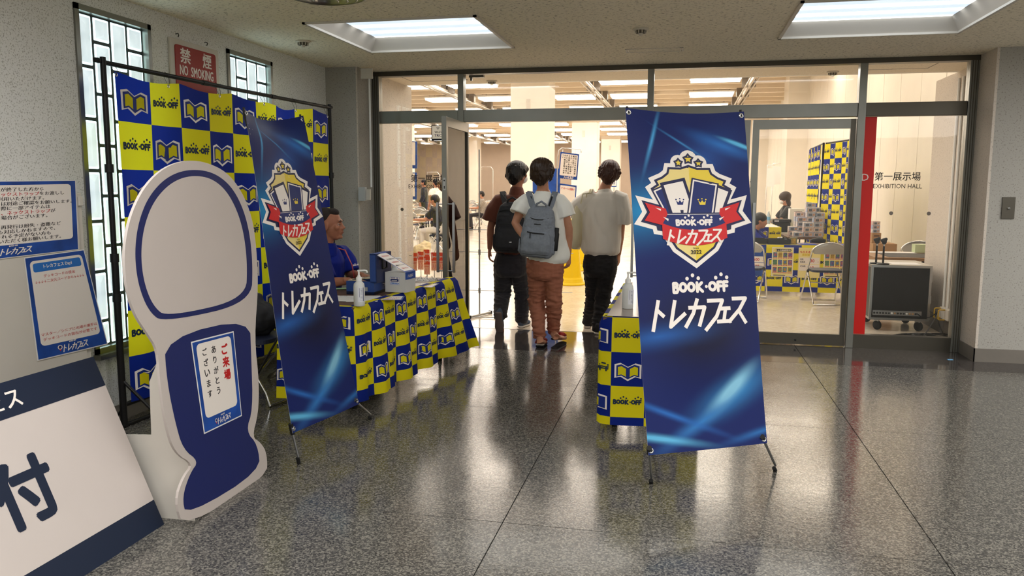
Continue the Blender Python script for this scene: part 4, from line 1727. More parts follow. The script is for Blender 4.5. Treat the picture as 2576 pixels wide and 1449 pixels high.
def folds(amp, sc=(9, 9, 5), seed=0., zone=None):
    def w(p, n):
        q = V((p.x * sc[0] + seed, p.y * sc[1], p.z * sc[2]))
        r = noise.noise(q) + .5 * noise.noise(q * 2.3)
        r = (abs(r) - .25) * 1.6
        k = 1.
        if zone:
            k += zone(p)
        return amp * r * k
    return w


def hand(mb_m, wrist, d, palm_n, thumb_side, s=1., curl=.5, voxel=.0034):
    """relaxed hand: d = direction of the fingers, palm_n = the way the palm faces, thumb_side = direction of the thumb edge"""
    d, pn = V(d).normalized(), V(palm_n).normalized()
    pn = (pn - d * pn.dot(d)).normalized()
    th = V(thumb_side)
    th = (th - d * th.dot(d) - pn * th.dot(pn)).normalized()
    w = V(wrist)
    mb = MB()
    loft(mb, [w - d * .03 * s, w, w + d * .03 * s, w + d * .065 * s, w + d * .088 * s], [.026 * s, .026 * s, .036 * s, .042 * s, .038 * s],
         [.019 * s, .018 * s, .016 * s, .014 * s, .011 * s], th, mb_m, 12)
    ln = (.072, .080, .075, .058)
    for i, L in enumerate(ln):
        off = (.031 - .0212 * i) * s
        b = w + d * .085 * s + th * off
        pts, dd = [b - d * .012 * s], d
        p = b
        pts.append(p)
        for k, (fr, ang) in enumerate(((.45, .35), (.32, .65), (.25, .5))):
            a = ang * curl * 1.3 + (.05 * i)
            dd = (dd * cos(a) + pn * sin(a)).normalized()
            p = p + dd * L * fr * s
            pts.append(p)
        r = (.0088, .0090, .0086, .0074)[i] * s
        loft(mb, pts, [r * 1.0, r * 1.05, r * 1.0, r * .92, r * .75], [r, r, r * .95, r * .88, r * .7], th, mb_m, 8)
    p0 = w + d * .018 * s + th * .022 * s
    t1 = (d * .72 + th * .62 + pn * .25).normalized()
    p1 = p0 + t1 * .034 * s
    t2 = (d * .9 + th * .3 + pn * .35).normalized()
    p2 = p1 + t2 * .03 * s
    p3 = p2 + (d + pn * .4).normalized() * .024 * s
    loft(mb, [p0, p1, p2, p3], [.014 * s, .0115 * s, .0098 * s, .0075 * s], [.013 * s, .0105 * s, .009 * s, .007 * s], pn, mb_m, 8)
    return fused_mesh(mb, voxel * s, 2, None, .4)


def limb(mb, pts, rads, m, side=(1, 0, 0), flat=1., n=12):
    loft(mb, pts, rads, [r * flat for r in rads], side, m, n)


def lerp(a, b, t):
    return V(a) * (1 - t) + V(b) * t


def head_shape(mb, c, fwd, up, m, s=1., face=True):
    """skull with jaw, nose, lips, brow and ears, centre c, looking along fwd"""
    f, u = V(fwd).normalized(), V(up).normalized()
    u = (u - f * u.dot(f)).normalized()
    r = f.cross(u)
    R = Matrix((r, f, u)).transposed()
    def P(x, y, z): return V(c) + (r * x + f * y + u * z) * s
    ball(mb, P(0, -.012, .028), (.077 * s, .094 * s, .088 * s), m, R, 20)
    ball(mb, P(0, .022, -.025), (.064 * s, .066 * s, .082 * s), m, R, 18)
    ball(mb, P(0, .040, -.082), (.036 * s, .036 * s, .026 * s), m, R, 12)
    if face:
        ball(mb, P(0, .080, .028), (.045 * s, .014 * s, .011 * s), m, R, 10)
        loft(mb, [P(0, .080, .018), P(0, .094, -.008), P(0, .105, -.024)], [.008 * s, .010 * s, .014 * s], [.008 * s, .009 * s, .010 * s], r, m, 8)
        for q in (-1, 1):
            ball(mb, P(q * .014, .092, -.026), (.009 * s, .010 * s, .008 * s), m, R, 8)
            ball(mb, P(q * .040, .060, -.018), (.026 * s, .022 * s, .024 * s), m, R, 10)
        ball(mb, P(0, .088, -.048), (.022 * s, .010 * s, .0065 * s), m, R, 10)
        ball(mb, P(0, .085, -.060), (.019 * s, .010 * s, .007 * s), m, R, 10)
        ball(mb, P(0, .078, -.086), (.020 * s, .014 * s, .014 * s), m, R, 10)
    for q in (-1, 1):
        ball(mb, P(q * .079, -.004, -.008), (.009 * s, .020 * s, .031 * s), m, R, 10)
    return P, R, r, f, u


def shoe(parent, name, heel, fwd, up, m, sole_m, L=.27, w=.048, lift=0):
    """shoe with its sole; heel = back bottom point"""
    f, u = V(fwd).normalized(), V(up).normalized()
    r = f.cross(u)
    h = V(heel)
    mb = MB()
    loft(mb, [h + f * .035 + u * .055, h + f * .11 + u * .052, h + f * .18 + u * .042, h + f * (L - .045) + u * .036], [w * .78, w * .85, w, w * .78], [.045, .040, .030, .022], r, m, 12)
    loft(mb, [h + f * .05 + u * .05, h + f * .045 + u * .10], [w * .72, w * .66], [.045, .045], r, m, 12)
    o = fuse(mb, name, parent, .008, 3)
    sm_ = MB()
    loft(sm_, [h + f * .02 + u * .014, h + f * .09 + u * .014, h + f * .18 + u * .014, h + f * (L - .035) + u * .016], [w * .78, w * .80, w * 1.04, w * .78], [.014] * 4, r, sole_m, 12)
    fuse(sm_, 'sole', o, .006, 1)
    return o


def hair_cap(name, parent, P, R, r, f, u, m, s, back=.11, vol=1., nape=-.075, fringe=True, amp=.009, seed=0.):
    mb = MB()
    ball(mb, P(0, -.018, .036), (.098 * s * vol, .112 * s * vol, .096 * s * vol), m, R, 20)
    ball(mb, P(0, -.048, -.005), (.093 * s * vol, .084 * s, .096 * s), m, R, 16)
    ball(mb, P(0, -.060, nape + .015), (.064 * s, .046 * s, .056 * s), m, R, 12)
    for q in (-1, 1):
        ball(mb, P(q * .062, -.020, .012), (.032 * s * vol, .064 * s, .062 * s), m, R, 12)
    if fringe:
        ball(mb, P(0, .060, .068), (.066 * s, .044 * s, .036 * s), m, R, 12)
        for q in (-.045, 0, .045):
            ball(mb, P(q, .088, .048), (.020 * s, .012 * s, .026 * s), m, R, 8)
    rnd = random.Random(seed)
    for k in range(70):
        an, el = rnd.uniform(0, 2 * pi), rnd.uniform(-.75, 1.2)
        d = V((cos(an) * cos(el), sin(an) * cos(el) * 1.1, sin(el)))
        if d.y > .35 and el < .25:
            continue
        a = P(d.x * .080 * vol, d.y * .094 - .018, d.z * .080 + .035)
        b_ = P(d.x * .101 * vol + rnd.uniform(-.01, .01), d.y * .115 - .018, d.z * .09 + .018 + rnd.uniform(-.012, .004))
        c_ = P(d.x * .099 * vol + rnd.uniform(-.012, .012), d.y * .112 - .018, d.z * .078 - .020)
        loft(mb, [a, b_, c_], [.013 * s, .010 * s, .004 * s], [.009 * s, .007 * s, .003 * s], r, m, 6)

    def w(p, n):
        q = p - P(0, 0, 0)
        an = math.atan2(q.dot(r), -q.dot(f))
        return amp * (noise.noise(V((an * 7 + seed, q.dot(u) * 9, seed))) * .9 + .7 * noise.noise(V((an * 22, q.dot(u) * 14, seed))))
    return fuse(mb, name, parent, .0052, 1, w, factor=.4)


def person_root(label, feet, group=None):
    return thing('person', label, 'person', feet, group)


def body_core(mb, J, m, k=1.):
    """torso, neck, arms and legs from a joint dictionary, one surface"""
    sd = (V(J['shR']) - V(J['shL'])).normalized()
    hip = (V(J['hipL']) + V(J['hipR'])) / 2
    ch = (V(J['shL']) + V(J['shR'])) / 2
    loft(mb, [hip - V((0, 0, .02)), lerp(hip, ch, .3), lerp(hip, ch, .65), lerp(hip, ch, .93), lerp(ch, J['neck'], .7)],
         [.155 * k, .13 * k, .155 * k, .15 * k, .07], [.11 * k, .09 * k, .11 * k, .085 * k, .065], sd, m, 18)
    limb(mb, [ch, J['neck'], J['head'] - V((0, 0, .05))], [.06, .054, .054], m)
    for s in 'LR':
        sh, el, wr = V(J['sh' + s]), V(J['el' + s]), V(J['wr' + s])
        limb(mb, [lerp(ch, sh, .75), sh, lerp(sh, el, .5), el, lerp(el, wr, .35), wr], [.055, .052, .046, .038, .038, .026], m)
        hp, kn, an = V(J['hip' + s]), V(J['kn' + s]), V(J['an' + s])
        limb(mb, [hp, lerp(hp, kn, .4), kn, lerp(kn, an, .35), an], [.085 * k, .074 * k, .052, .052, .034], m)


def make_person(label, J, skin, group=None, hands=None, bvox=.009, feet=None, look=(0, 1, 0), hs=1., k=1.):
    base = V((V(J['anL']) + V(J['anR'])) / 2)
    root = person_root(label, (base.x, base.y, 0), group)
    mb = MB()
    body_core(mb, J, skin, k)
    P, R, r, f, u = head_shape(mb, J['head'], look, J.get('up', (0, 0, 1)), skin, hs)
    for s, (h0, fd) in (feet or {}).items():
        h0, fd = V(h0), V(fd).normalized()
        loft(mb, [V(J['an' + s]), h0 + fd * .04 + V((0, 0, .04)), h0 + fd * .14 + V((0, 0, .03)), h0 + fd * .22 + V((0, 0, .02))], [.034, .036, .042, .036], [.036, .034, .024, .014], fd.cross(V((0, 0, 1))), skin, 10)
    ex = [hand(skin, *h) for h in (hands or [])]
    body = fuse(mb, 'body', root, bvox, 2, None, ex, .5)
    return root, body, (P, R, r, f, u)


def trousers(root, J, m, seed=1., amp=.010, rt=(.105, .085, .078, .072), sag=.0, top=None):
    mb = MB()
    sd = (V(J['hipR']) - V(J['hipL'])).normalized()
    hip = (V(J['hipL']) + V(J['hipR'])) / 2
    ch = (V(J['shL']) + V(J['shR'])) / 2
    loft(mb, [hip - V((0, 0, .05)), hip + V((0, 0, .03)), lerp(hip, ch, .22)], [.172, .178, .155], [.13, .132, .112], sd, m, 18)
    for s in 'LR':
        hp, kn, an = V(J['hip' + s]), V(J['kn' + s]), V(J['an' + s])
        end = lerp(kn, an, J.get('hem' + s, .96))
        limb(mb, [hp + V((0, 0, .0)), lerp(hp, kn, .3), lerp(hp, kn, .65), kn, lerp(kn, end, .4), lerp(kn, end, .8), end], [rt[0], rt[0] * .95, rt[1] * 1.02, rt[1], rt[2], rt[3], rt[3] * .97], m, n=14)
    zk = (V(J['knL']).z + V(J['knR']).z) / 2

    def zone(p):
        return 1.4 * math.exp(-((p.z - zk) / .10) ** 2) + 1.2 * math.exp(-((p.z - .14) / .07) ** 2)

    def w(p, n):
        q = V((p.x * 8 + seed, p.y * 8, p.z * (16 + 8)))
        rr = (abs(noise.noise(q) + .45 * noise.noise(q * 2.1)) - .22) * 1.6
        return amp * rr * (1 + zone(p)) * .8
    return fuse(mb, 'trousers', root, .009, 2, w)


def tee(root, name, J, m, seed=2., hem=.80, w=(.185, .17, .175, .185), d=(.125, .12, .125, .11), sl=.62, sr=(.085, .09, .098), amp=.012, hemtilt=0., slv=None):
    mb = MB()
    sd = (V(J['shR']) - V(J['shL'])).normalized()
    hip = (V(J['hipL']) + V(J['hipR'])) / 2
    ch = (V(J['shL']) + V(J['shR'])) / 2
    bot = V((hip.x, hip.y, hem)) + V(J.get('hemshift', (0, 0, 0)))
    loft(mb, [bot, lerp(bot, ch, .35), lerp(bot, ch, .7), lerp(bot, ch, .93), lerp(ch, J['neck'], .30) , lerp(ch, J['neck'], .58)], [w[0], w[1], w[2], w[3] * .90, .112, .074], [d[0], d[1], d[2], d[3], .088, .070], sd, m, 22, caps=True)
    for s in 'LR':
        sh, el = V(J['sh' + s]), V(J['el' + s])
        q = slv.get(s, sl) if slv else sl
        if q <= 1:
            e = lerp(sh, el, q)
            pts = [lerp(ch, sh, .55), sh, lerp(sh, e, .5), e]
            rr = [.088, sr[0], sr[1], sr[2]]
        else:
            e = lerp(el, J['wr' + s], q - 1)
            pts = [lerp(ch, sh, .55), sh, lerp(sh, el, .55), el, e]
            rr = [.088, sr[0], sr[1], sr[1] * .85, sr[2] * .7]
        pts[0] = pts[0] - V((0, 0, .012))
        pts[1] = lerp(ch, sh, .93) - V((0, 0, .022))
        rr[0], rr[1] = .078, rr[1] * .86
        loft(mb, pts, rr, rr, (0, 1, 0) if abs((e - sh).normalized().y) < .9 else (1, 0, 0), m, 14, caps=False)

    def zone(p):
        return -.75 * math.exp(-((p.z - hem) / .05) ** 2)
    f0 = folds(amp, (7, 7, 3.2), seed, zone)
    nz = J['neck'].z

    def wf(p, n):
        return f0(p, n) * min(1., max(0., (nz - .03 - p.z) / .22))
    return fuse(mb, name, root, .009, 3, wf)


# ------------------------------------------------------------------ THE THREE WALKERS
Y2 = 7.25


def pj(y, **k):
    out = {}
    for n, v in k.items():
        out[n] = on_y(v[0], v[1], v[2] if len(v) > 2 else y)
    return out


# the man in the middle
J = pj(Y2, head=(1364, 436), neck=(1366, 478), shL=(1322, 500), shR=(1410, 500), elL=(1296, 562, 7.18), wrL=(1322, 602, 7.06), elR=(1431, 575), wrR=(1430, 640, 7.28),
       hipL=(1352, 672), hipR=(1391, 672), knL=(1350, 762, 7.33), anL=(1358, 848, 7.20), knR=(1394, 765, 7.30), anR=(1392, 838, 7.42))
J['hemL'], J['hemR'] = .93, .90
J['hemshift'] = (.03, 0, 0)
r2, b2_, H2 = make_person('young man in a white T-shirt and rust brown trousers with a grey backpack', J, M_SKIN,
                          hands=[(J['wrR'], (0.02, .12, -1), (-.9, .3, 0), (.1, 1, 0), 1., .9), (J['wrL'], (.85, .2, -.5), (0, .2, -1), (.4, 1, 0), 1., .5)],
                          feet={'L': (on_z(1358, 874, .02) + V((0, -.03, 0)), (.0, 1, 0)), 'R': (on_z(1396, 864, .05) + V((0, -.02, .02)), (.25, 1, -.12))}, look=(.12, 1, -.05))
hair_cap('hair', r2, *H2, M_HAIR_BR, 1., vol=1.10, seed=3.)
M_TEE = mat('white_cotton', (238, 237, 230), .8, sheen=.2, bump=.1, bscale=400)
tee(r2, 't_shirt', J, M_TEE, 3., hem=.835, w=(.20, .19, .19, .175), d=(.135, .13, .125, .105), sl=.62, sr=(.085, .092, .10), amp=.014)
M_RUST = mat('rust_twill', (158, 100, 78), .85, vary=.08, vscale=30, bump=.2, bscale=500)
trousers(r2, J, M_RUST, 4., amp=.011, rt=(.098, .078, .068, .062))
M_SANDAL = mat('red_felt', (150, 34, 30), .8)
for s, hl, f_, up in (('L', V((on_z(1358, 874, 0).x, on_z(1358, 874, 0).y - .035, 0)), (.0, 1, 0), (0, 0, 1)), ('R', V((J['anR'].x + .01, J['anR'].y - .05, .035)), (.28, 1, -.10), (0, .10, 1))):
    f_, up = V(f_).normalized(), V(up).normalized()
    rr = f_.cross(up)
    mb = MB()
    loft(mb, [hl + f_ * .02 + up * .012, hl + f_ * .10 + up * .012, hl + f_ * .19 + up * .012, hl + f_ * .235 + up * .012], [.040, .042, .050, .036], [.013] * 4, rr, M_RUBBER, 12)
    so = fuse(mb, 'slipper', r2, .006, 1)
    mb = MB()
    loft(mb, [hl + f_ * .02 + up * .026, hl + f_ * .10 + up * .026, hl + f_ * .19 + up * .026, hl + f_ * .235 + up * .026], [.040, .042, .050, .036], [.006] * 4, rr, M_PWHITE, 12)
    fuse(mb, 'white_edge', so, .005, 1)
    mb = MB()
    loft(mb, [hl + f_ * .10 + up * .05, hl + f_ * .16 + up * .048, hl + f_ * .225 + up * .036], [.052, .054, .040], [.030, .028, .016], rr, M_SANDAL, 12)
    for q in (-1, 1):
        loft(mb, [hl + f_ * .12 + rr * .045 * q + up * .04, hl + f_ * .04 + rr * .042 * q + up * .040], [.012, .006], [.014, .010], rr, M_SANDAL, 8)
    fuse(mb, 'upper', so, .006, 2)


def strap(mb, pts, w, t, nrm, m):
    """flat band through pts"""
    pts = [V(p) for p in pts]
    vs = []
    for i, p in enumerate(pts):
        tg = (pts[min(i + 1, len(pts) - 1)] - pts[max(i - 1, 0)]).normalized()
        n = V(nrm[i]).normalized() if isinstance(nrm, list) else V(nrm).normalized()
        n = (n - tg * n.dot(tg)).normalized()
        s = tg.cross(n) * w / 2
        vs += [p - s, p + s, p + s + n * t, p - s + n * t]
    fs = []
    for i in range(len(pts) - 1):
        a, b_ = 4 * i, 4 * i + 4
        for j in range(4):
            k = (j + 1) % 4
            fs.append((a + j, a + k, b_ + k, b_ + j))
    fs += [(0, 3, 2, 1), tuple(len(vs) - 4 + j for j in range(4))]
    mb.add(vs, fs, m)


# grey backpack of the man in the middle
M_GREYBAG = mat('grey_melange_nylon', (122, 128, 138), .75, vary=.10, vscale=60, bump=.3, bscale=300)
M_BLKBAG = mat('black_nylon', (38, 38, 42), .7, bump=.2, bscale=300)


def bag_shape(mb, c, rt, up, out, prof, m):
    """stack of rounded sections: (height, half width, depth, shift)"""
    n = 28
    vs, fs = [], []
    for (h, hw, dp, sx) in prof:
        for j in range(n):
            a = 2 * pi * j / n
            cx = abs(cos(a)) ** .62 * (1 if cos(a) >= 0 else -1)
            sy = abs(sin(a)) ** .62 * (1 if sin(a) >= 0 else -1)
            vs.append(c + up * h + rt * (hw * cx + sx) + out * (dp / 2 + dp / 2 * sy))
    for i in range(len(prof) - 1):
        for j in range(n):
            j2 = (j + 1) % n
            fs.append((i * n + j, i * n + j2, (i + 1) * n + j2, (i + 1) * n + j))
    fs.append(tuple(range(n - 1, -1, -1)))
    fs.append(tuple(range(len(vs) - n, len(vs))))
    mb.add(vs, fs, m, True)


def backpack(name, label, c, tilt, rt, hgt, hw, dp, m, dark, sh, pit, kind):
    """c = bottom centre against the back, out = away from the wearer"""
    rt = V(rt).normalized()
    up = V(tilt).normalized()
    out = up.cross(rt).normalized()
    if out.y > 0:
        out = -out
    root = thing(name, label, 'bag', c[:])
    mb = MB()
    bag_shape(mb, c, rt, up, out, [(0, hw * .80, dp * .72, 0), (.02, hw * .93, dp * .92, 0), (hgt * .15, hw, dp, 0), (hgt * .45, hw * .98, dp * .98, 0), (hgt * .75, hw * .88, dp * .8, 0), (hgt * .92, hw * .72, dp * .62, 0),
                                   (hgt, hw * .48, dp * .35, 0)], m)
    fuse(mb, 'pack_body', root, .007, 3, folds(.006 if kind == 'grey' else .003, (12, 12, 9), 5.))

    def Q(x, h, o=0.):
        return c + rt * x + up * h + out * (dp * o)
    mb = MB()
    bag_shape(mb, c + out * dp * .78, rt, up, out, [(.03, hw * .78, dp * .25, 0), (.06, hw * .86, dp * .36, 0), (hgt * .30, hw * .86, dp * .38, 0), (hgt * .47, hw * .72, dp * .30, 0), (hgt * .52, hw * .58, dp * .16, 0)], m)
    fp = fuse(mb, 'front_pocket', root, .007, 2, folds(.004, (12, 12, 9), 7.))
    z = MB()
    if kind == 'grey':
        strap(z, [Q(-hw * .55, hgt * .50, 1.03), Q(-hw * .2, hgt * .485, 1.12), Q(hw * .45, hgt * .48, 1.06)], .010, .003, out, dark)
        z.tube([Q(-hw * .35, hgt * .485, 1.13), Q(-hw * .33, hgt * .38, 1.16)], .004, dark, 6)
        strap(z, [Q(hw * .50, hgt * .36, 1.06), Q(hw * .70, hgt * .12, 1.06)], .010, .003, out, dark)
        strap(z, [Q(-hw * .95, hgt * .38, .8), Q(-hw * .80, hgt * .10, .95)], .008, .003, out, dark)
    else:
        strap(z, [Q(-hw * .55, hgt * .24, 1.06), Q(0, hgt * .22, 1.14), Q(hw * .75, hgt * .24, 1.06)], .008, .003, out, M_CHROME)
        strap(z, [Q(-hw * .6, hgt * .56, 1.0), Q(0, hgt * .57, 1.02), Q(hw * .6, hgt * .56, 1.0)], .006, .003, out, dark)
    z.build('zip', fp)
    mb = MB()
    bag_shape(mb, c + out * dp * .55, rt, up, out, [(hgt * .56, hw * .76, dp * .22, 0), (hgt * .60, hw * .82, dp * .34, 0), (hgt * .74, hw * .78, dp * .30, 0), (hgt * .80, hw * .66, dp * .18, 0)], m)
    up_ = fuse(mb, 'upper_pocket', root, .007, 2, folds(.005, (12, 12, 14), 9.))
    z = MB()
    for h in ((.79, .70, .88) if kind == 'grey' else (.80,)):
        pts = [Q(-hw * .74 + hw * 1.48 * t / 8, hgt * (h - .05 * sin(pi * t / 8) * (1 if kind == 'grey' else -1)), .86 - .25 * (abs(t - 4) / 4) ** 2 - (.2 if h > .85 else 0)) for t in range(9)]
        strap(z, pts, .009, .004, out, dark)
    z.build('zip', up_)
    mb = MB()
    mb.tube([Q(-hw * .38, hgt * .93, .25), Q(-hw * .25, hgt * 1.04, .45), Q(0, hgt * 1.09, .5), Q(hw * .25, hgt * 1.04, .45), Q(hw * .38, hgt * .93, .25)], .010, m, 8)
    mb.build('carry_handle', root)
    for s, side in ((-1, 0), (1, 1)):
        mb = MB()
        S_ = V(sh[side])
        a = Q(s * hw * .38, hgt * .93, .02)
        strap(mb, [a, lerp(a, S_, .4) + out * .02, S_ + V((0, -.01, .055)), S_ + V((0, .05, .04)), S_ + V((0, .10, -.02)), S_ + V((s * .01, .12, -.12))], .055, .012,
              [out, out, V((0, -.5, 1)), V((0, .5, 1)), -out, -out], m)
        so = mb.build('shoulder_strap', root)
        mb = MB()
        strap(mb, [lerp(a, S_, .15) + out * .014 - rt * s * .012, lerp(a, S_, .4) + out * .034 - rt * s * .012, lerp(a, S_, .8) + out * .03 + V((0, 0, .04)) - rt * s * .012], .014, .003, out, dark)
        mb.build('strap_piping', so)
        mb = MB()
        bag_shape(mb, c + rt * s * hw * .80 + out * dp * .12, rt, up, out, [(.03, hw * .22, dp * .5, 0), (.05, hw * .28, dp * .66, 0), (hgt * .33, hw * .27, dp * .66, 0), (hgt * .36, hw * .24, dp * .6, 0)], m)
        fuse(mb, 'side_pocket', root, .007, 2)
    if kind == 'grey':
        mb = MB()
        b0 = Q(hw * 1.02, hgt * .16, .45)
        mb.lathe([(.0, 0), (.030, .0), (.032, .01), (.032, .15), (.026, .165), (.026, .20), (.024, .205), (0, .206)], b0, M_BLACK, 14, up)
        mb.build('drink_bottle', root)
    return root


cb_ = on_y(1351, 646, Y2 - .14)
backpack('backpack', 'grey melange backpack with black zips on the man in the white T-shirt', cb_, (.10, .0, 1), (1, .0, -.06), .46, .155, .15, M_GREYBAG, M_BLACK,
         (J['shL'] + V((.035, -.02, .0)), J['shR'] + V((-.045, -.02, .0))), None, 'grey')

# the man on the left in the brown shirt
Y1 = 8.0
J = pj(Y1, head=(1303, 437), neck=(1300, 478), shL=(1256, 500), shR=(1345, 500), elL=(1235, 570), wrL=(1232, 625, 8.05), elR=(1362, 570, 8.1), wrR=(1352, 615, 8.3),
       hipL=(1266, 668), hipR=(1303, 668), knL=(1264, 738, 8.14), anL=(1258, 796, 7.92), knR=(1316, 738, 8.16), anR=(1312, 806, 8.20))
J['hemL'], J['hemR'] = .92, .97
r1, b1_, H1 = make_person('man in a dark brown shirt and black trousers with a black backpack', J, M_SKIN_T,
                          hands=[(J['wrL'], (-.12, .12, -1), (.9, .3, 0), (.1, 1, 0), 1.02, .8), (J['wrR'], (-.3, .8, .2), (0, .0, -1), (-1, .3, 0), 1., .6)],
                          feet={'R': (V((J['anR'].x, J['anR'].y - .04, .02)), (.15, 1, 0)), 'L': (V((J['anL'].x, J['anL'].y - .02, .10)), (0, .3, -1))}, look=(.62, .80, -.02))
hair_cap('hair', r1, *H1, M_HAIR_B, 1., vol=1.03, seed=5., amp=.003)
M_BRSHIRT = mat('brown_shirt_cloth', (98, 50, 34), .8, sheen=.2, bump=.15, bscale=300)
tee(r1, 'shirt', J, M_BRSHIRT, 6., hem=.86, w=(.19, .185, .19, .185), d=(.14, .13, .13, .11), sl=.80, sr=(.095, .105, .12), amp=.013)
M_BLKTR = mat('charcoal_trouser_cloth', (42, 40, 45), .85, sheen=.2, bump=.15, bscale=400)
trousers(r1, J, M_BLKTR, 7., amp=.008, rt=(.105, .09, .082, .074))
M_SNEAK = mat('blue_grey_canvas', (70, 82, 98), .8)
M_SOLE = mat('off_white_rubber', (206, 198, 188), .6)
M_TAUPE = mat('taupe_rubber_sole', (112, 98, 92), .7)
shoe(r1, 'shoe', V((J['anR'].x - .01, J['anR'].y - .07, .0)), (.22, 1, 0), (0, 0, 1), M_SNEAK, M_SOLE)
shoe(r1, 'shoe', V((J['anL'].x + .0, J['anL'].y - .10, .22)), (.0, .28, -1), (0, 1, .28), M_SNEAK, M_TAUPE)
# collar, mask and mask loop
P, R, r, f, u = H1
mb = MB()
loft(mb, [J['neck'] - V((0, 0, .055)), J['neck'] - V((0, 0, .0))], [.088, .070], [.082, .072], (1, 0, 0), M_BRSHIRT, 16)
fuse(mb, 'collar', r1, .007, 2)
M_MASK = mat('white_mask_fabric', (222, 222, 220), .8)
def add_mask(root, H, m=M_MASK):
    P, R, r, f, u = H
    mb = MB()
    ball(mb, P(0, .062, -.048), (.056, .054, .050), m, R, 16)
    o = fuse(mb, 'face_mask', root, .006, 2)
    for q in (-1, 1):
        one('tube', 'ear_loop', o, [P(q * .056, .05, -.020), P(q * .078, .015, .015), P(q * .086, -.012, .012), P(q * .084, -.018, -.015), P(q * .056, .045, -.078)], .0014, m, 5)
add_mask(r1, H1)
backpack('backpack', 'black backpack on the man in the brown shirt, half hidden by the man beside him', on_y(1290, 634, Y1 - .16), (.02, 0, 1), (1, 0, -.02), .50, .175, .15, M_BLKBAG, M_BLACK,
         (J['shL'] + V((.04, -.02, .01)), J['shR'] + V((-.04, -.02, .01))), None, 'black')

# the man on the right with the tote bag
Y3 = 8.05
J = pj(Y3, head=(1533, 436), neck=(1520, 475), shL=(1478, 492), shR=(1565, 492), elL=(1446, 540, 8.15), wrL=(1470, 560, 8.36), elR=(1562, 580, 8.08), wrR=(1556, 640, 8.12),
       hipL=(1491, 668), hipR=(1529, 668), knL=(1493, 748, 8.22), anL=(1480, 812, 8.35), knR=(1516, 752, 8.10), anR=(1504, 830, 8.00))
J['hemL'], J['hemR'] = .97, .97
J['up'] = (.12, 0, 1)
r3, b3_, H3 = make_person('man in a light grey T-shirt and black jeans with a cream tote bag', J, M_SKIN,
                          hands=[(J['wrR'], (-.06, .1, -1), (-.9, .3, 0), (.1, 1, 0), 1., .8), (J['wrL'], (.8, .5, .2), (0, .0, -1), (.0, 1, .3), 1., .7)],
                          feet={'R': (V((J['anR'].x, J['anR'].y - .04, .02)), (.1, 1, 0)), 'L': (V((J['anL'].x, J['anL'].y - .04, .02)), (-.1, 1, 0))}, look=(-.05, 1, -.02))
hair_cap('hair', r3, *H3, M_HAIR_RB, 1., vol=1.04, seed=9., amp=.005)
M_GTEE = mat('light_grey_cotton', (222, 217, 208), .85, sheen=.2, bump=.1, bscale=400)
tee(r3, 't_shirt', J, M_GTEE, 8., hem=.86, w=(.20, .195, .20, .185), d=(.14, .135, .13, .11), sl=.80, sr=(.09, .10, .108), amp=.013, slv={'L': .95, 'R': .80})
M_BLKJ = mat('black_denim', (34, 33, 35), .8, vary=.15, vscale=20, bump=.2, bscale=400)
trousers(r3, J, M_BLKJ, 9., amp=.009, rt=(.10, .082, .074, .068))
shoe(r3, 'shoe', V((J['anR'].x, J['anR'].y - .08, .0)), (.25, 1, 0), (0, 0, 1), M_BLKBAG, M_SOLE)
shoe(r3, 'shoe', V((J['anL'].x, J['anL'].y - .08, .0)), (-.1, 1, 0), (0, 0, 1), M_BLKBAG, M_SOLE)
# tote bag hung from the left shoulder
M_TOTE = mat('cream_canvas', (214, 206, 176), .85, sheen=.1, bump=.25, bscale=350)
tb = on_y(1452, 620, 8.0)
tote = thing('tote_bag', 'cream canvas tote bag hanging under the arm of the man in light grey', 'bag', tb[:])
def tote_pt(px, py, y): return on_y(px, py, y)
mb = MB()
rows = [(490, 1458, 1485, 8.10, .02), (512, 1449, 1485, 8.06, .035), (550, 1437, 1483, 8.03, .05), (590, 1428, 1480, 8.02, .055), (616, 1430, 1468, 8.03, .05), (628, 1440, 1458, 8.04, .02)]
n = 20
vs, fs = [], []
for (py, xa, xb, y, dp) in rows:
    a, b_ = on_y(xa, py, y - .04), on_y(xb, py, y + .10)
    for j in range(n):
        an = 2 * pi * j / n
        cx = abs(cos(an)) ** .7 * (1 if cos(an) >= 0 else -1)
        vs.append(lerp(a, b_, .5 + .5 * cx) + V((.2, -1, 0)).normalized() * (dp * sin(an)))
for i in range(len(rows) - 1):
    for j in range(n):
        j2 = (j + 1) % n
        fs.append((i * n + j, (i + 1) * n + j, (i + 1) * n + j2, i * n + j2))
fs.append(tuple(range(n)))
fs.append(tuple(range(len(vs) - n, len(vs)))[::-1])
mb.add(vs, fs, M_TOTE, True)
fuse(mb, 'bag_body', tote, .007, 3, folds(.008, (9, 9, 5), 11.))
for dx in (0, 1):
    mb = MB()
    top = J['shL'] + V((.028 + .022 * dx, .0, .062))
    pts = [on_y(1461 + 14 * dx, 512, 7.95 + .06 * dx), on_y(1466 + 9 * dx, 488, 7.93 + .04 * dx), top + V((-.004, -.09, -.035)), top + V((0, -.04, -.004)), top + V((0, .03, 0)), top + V((0, .09, -.05)), top + V((-.02, .13, -.16))]
    mb.tube(pts, .0075, M_TOTE, 8)
    mb.build('shoulder_strap', tote)

# ------------------------------------------------------------------ RECEPTION DESK (left) with its checked cloth
A0 = V((-2.06, 4.76, 0))
E1 = V((.14, 1.79, 0)).normalized()
W1 = V((-E1.y, E1.x, 0))
TH = .70


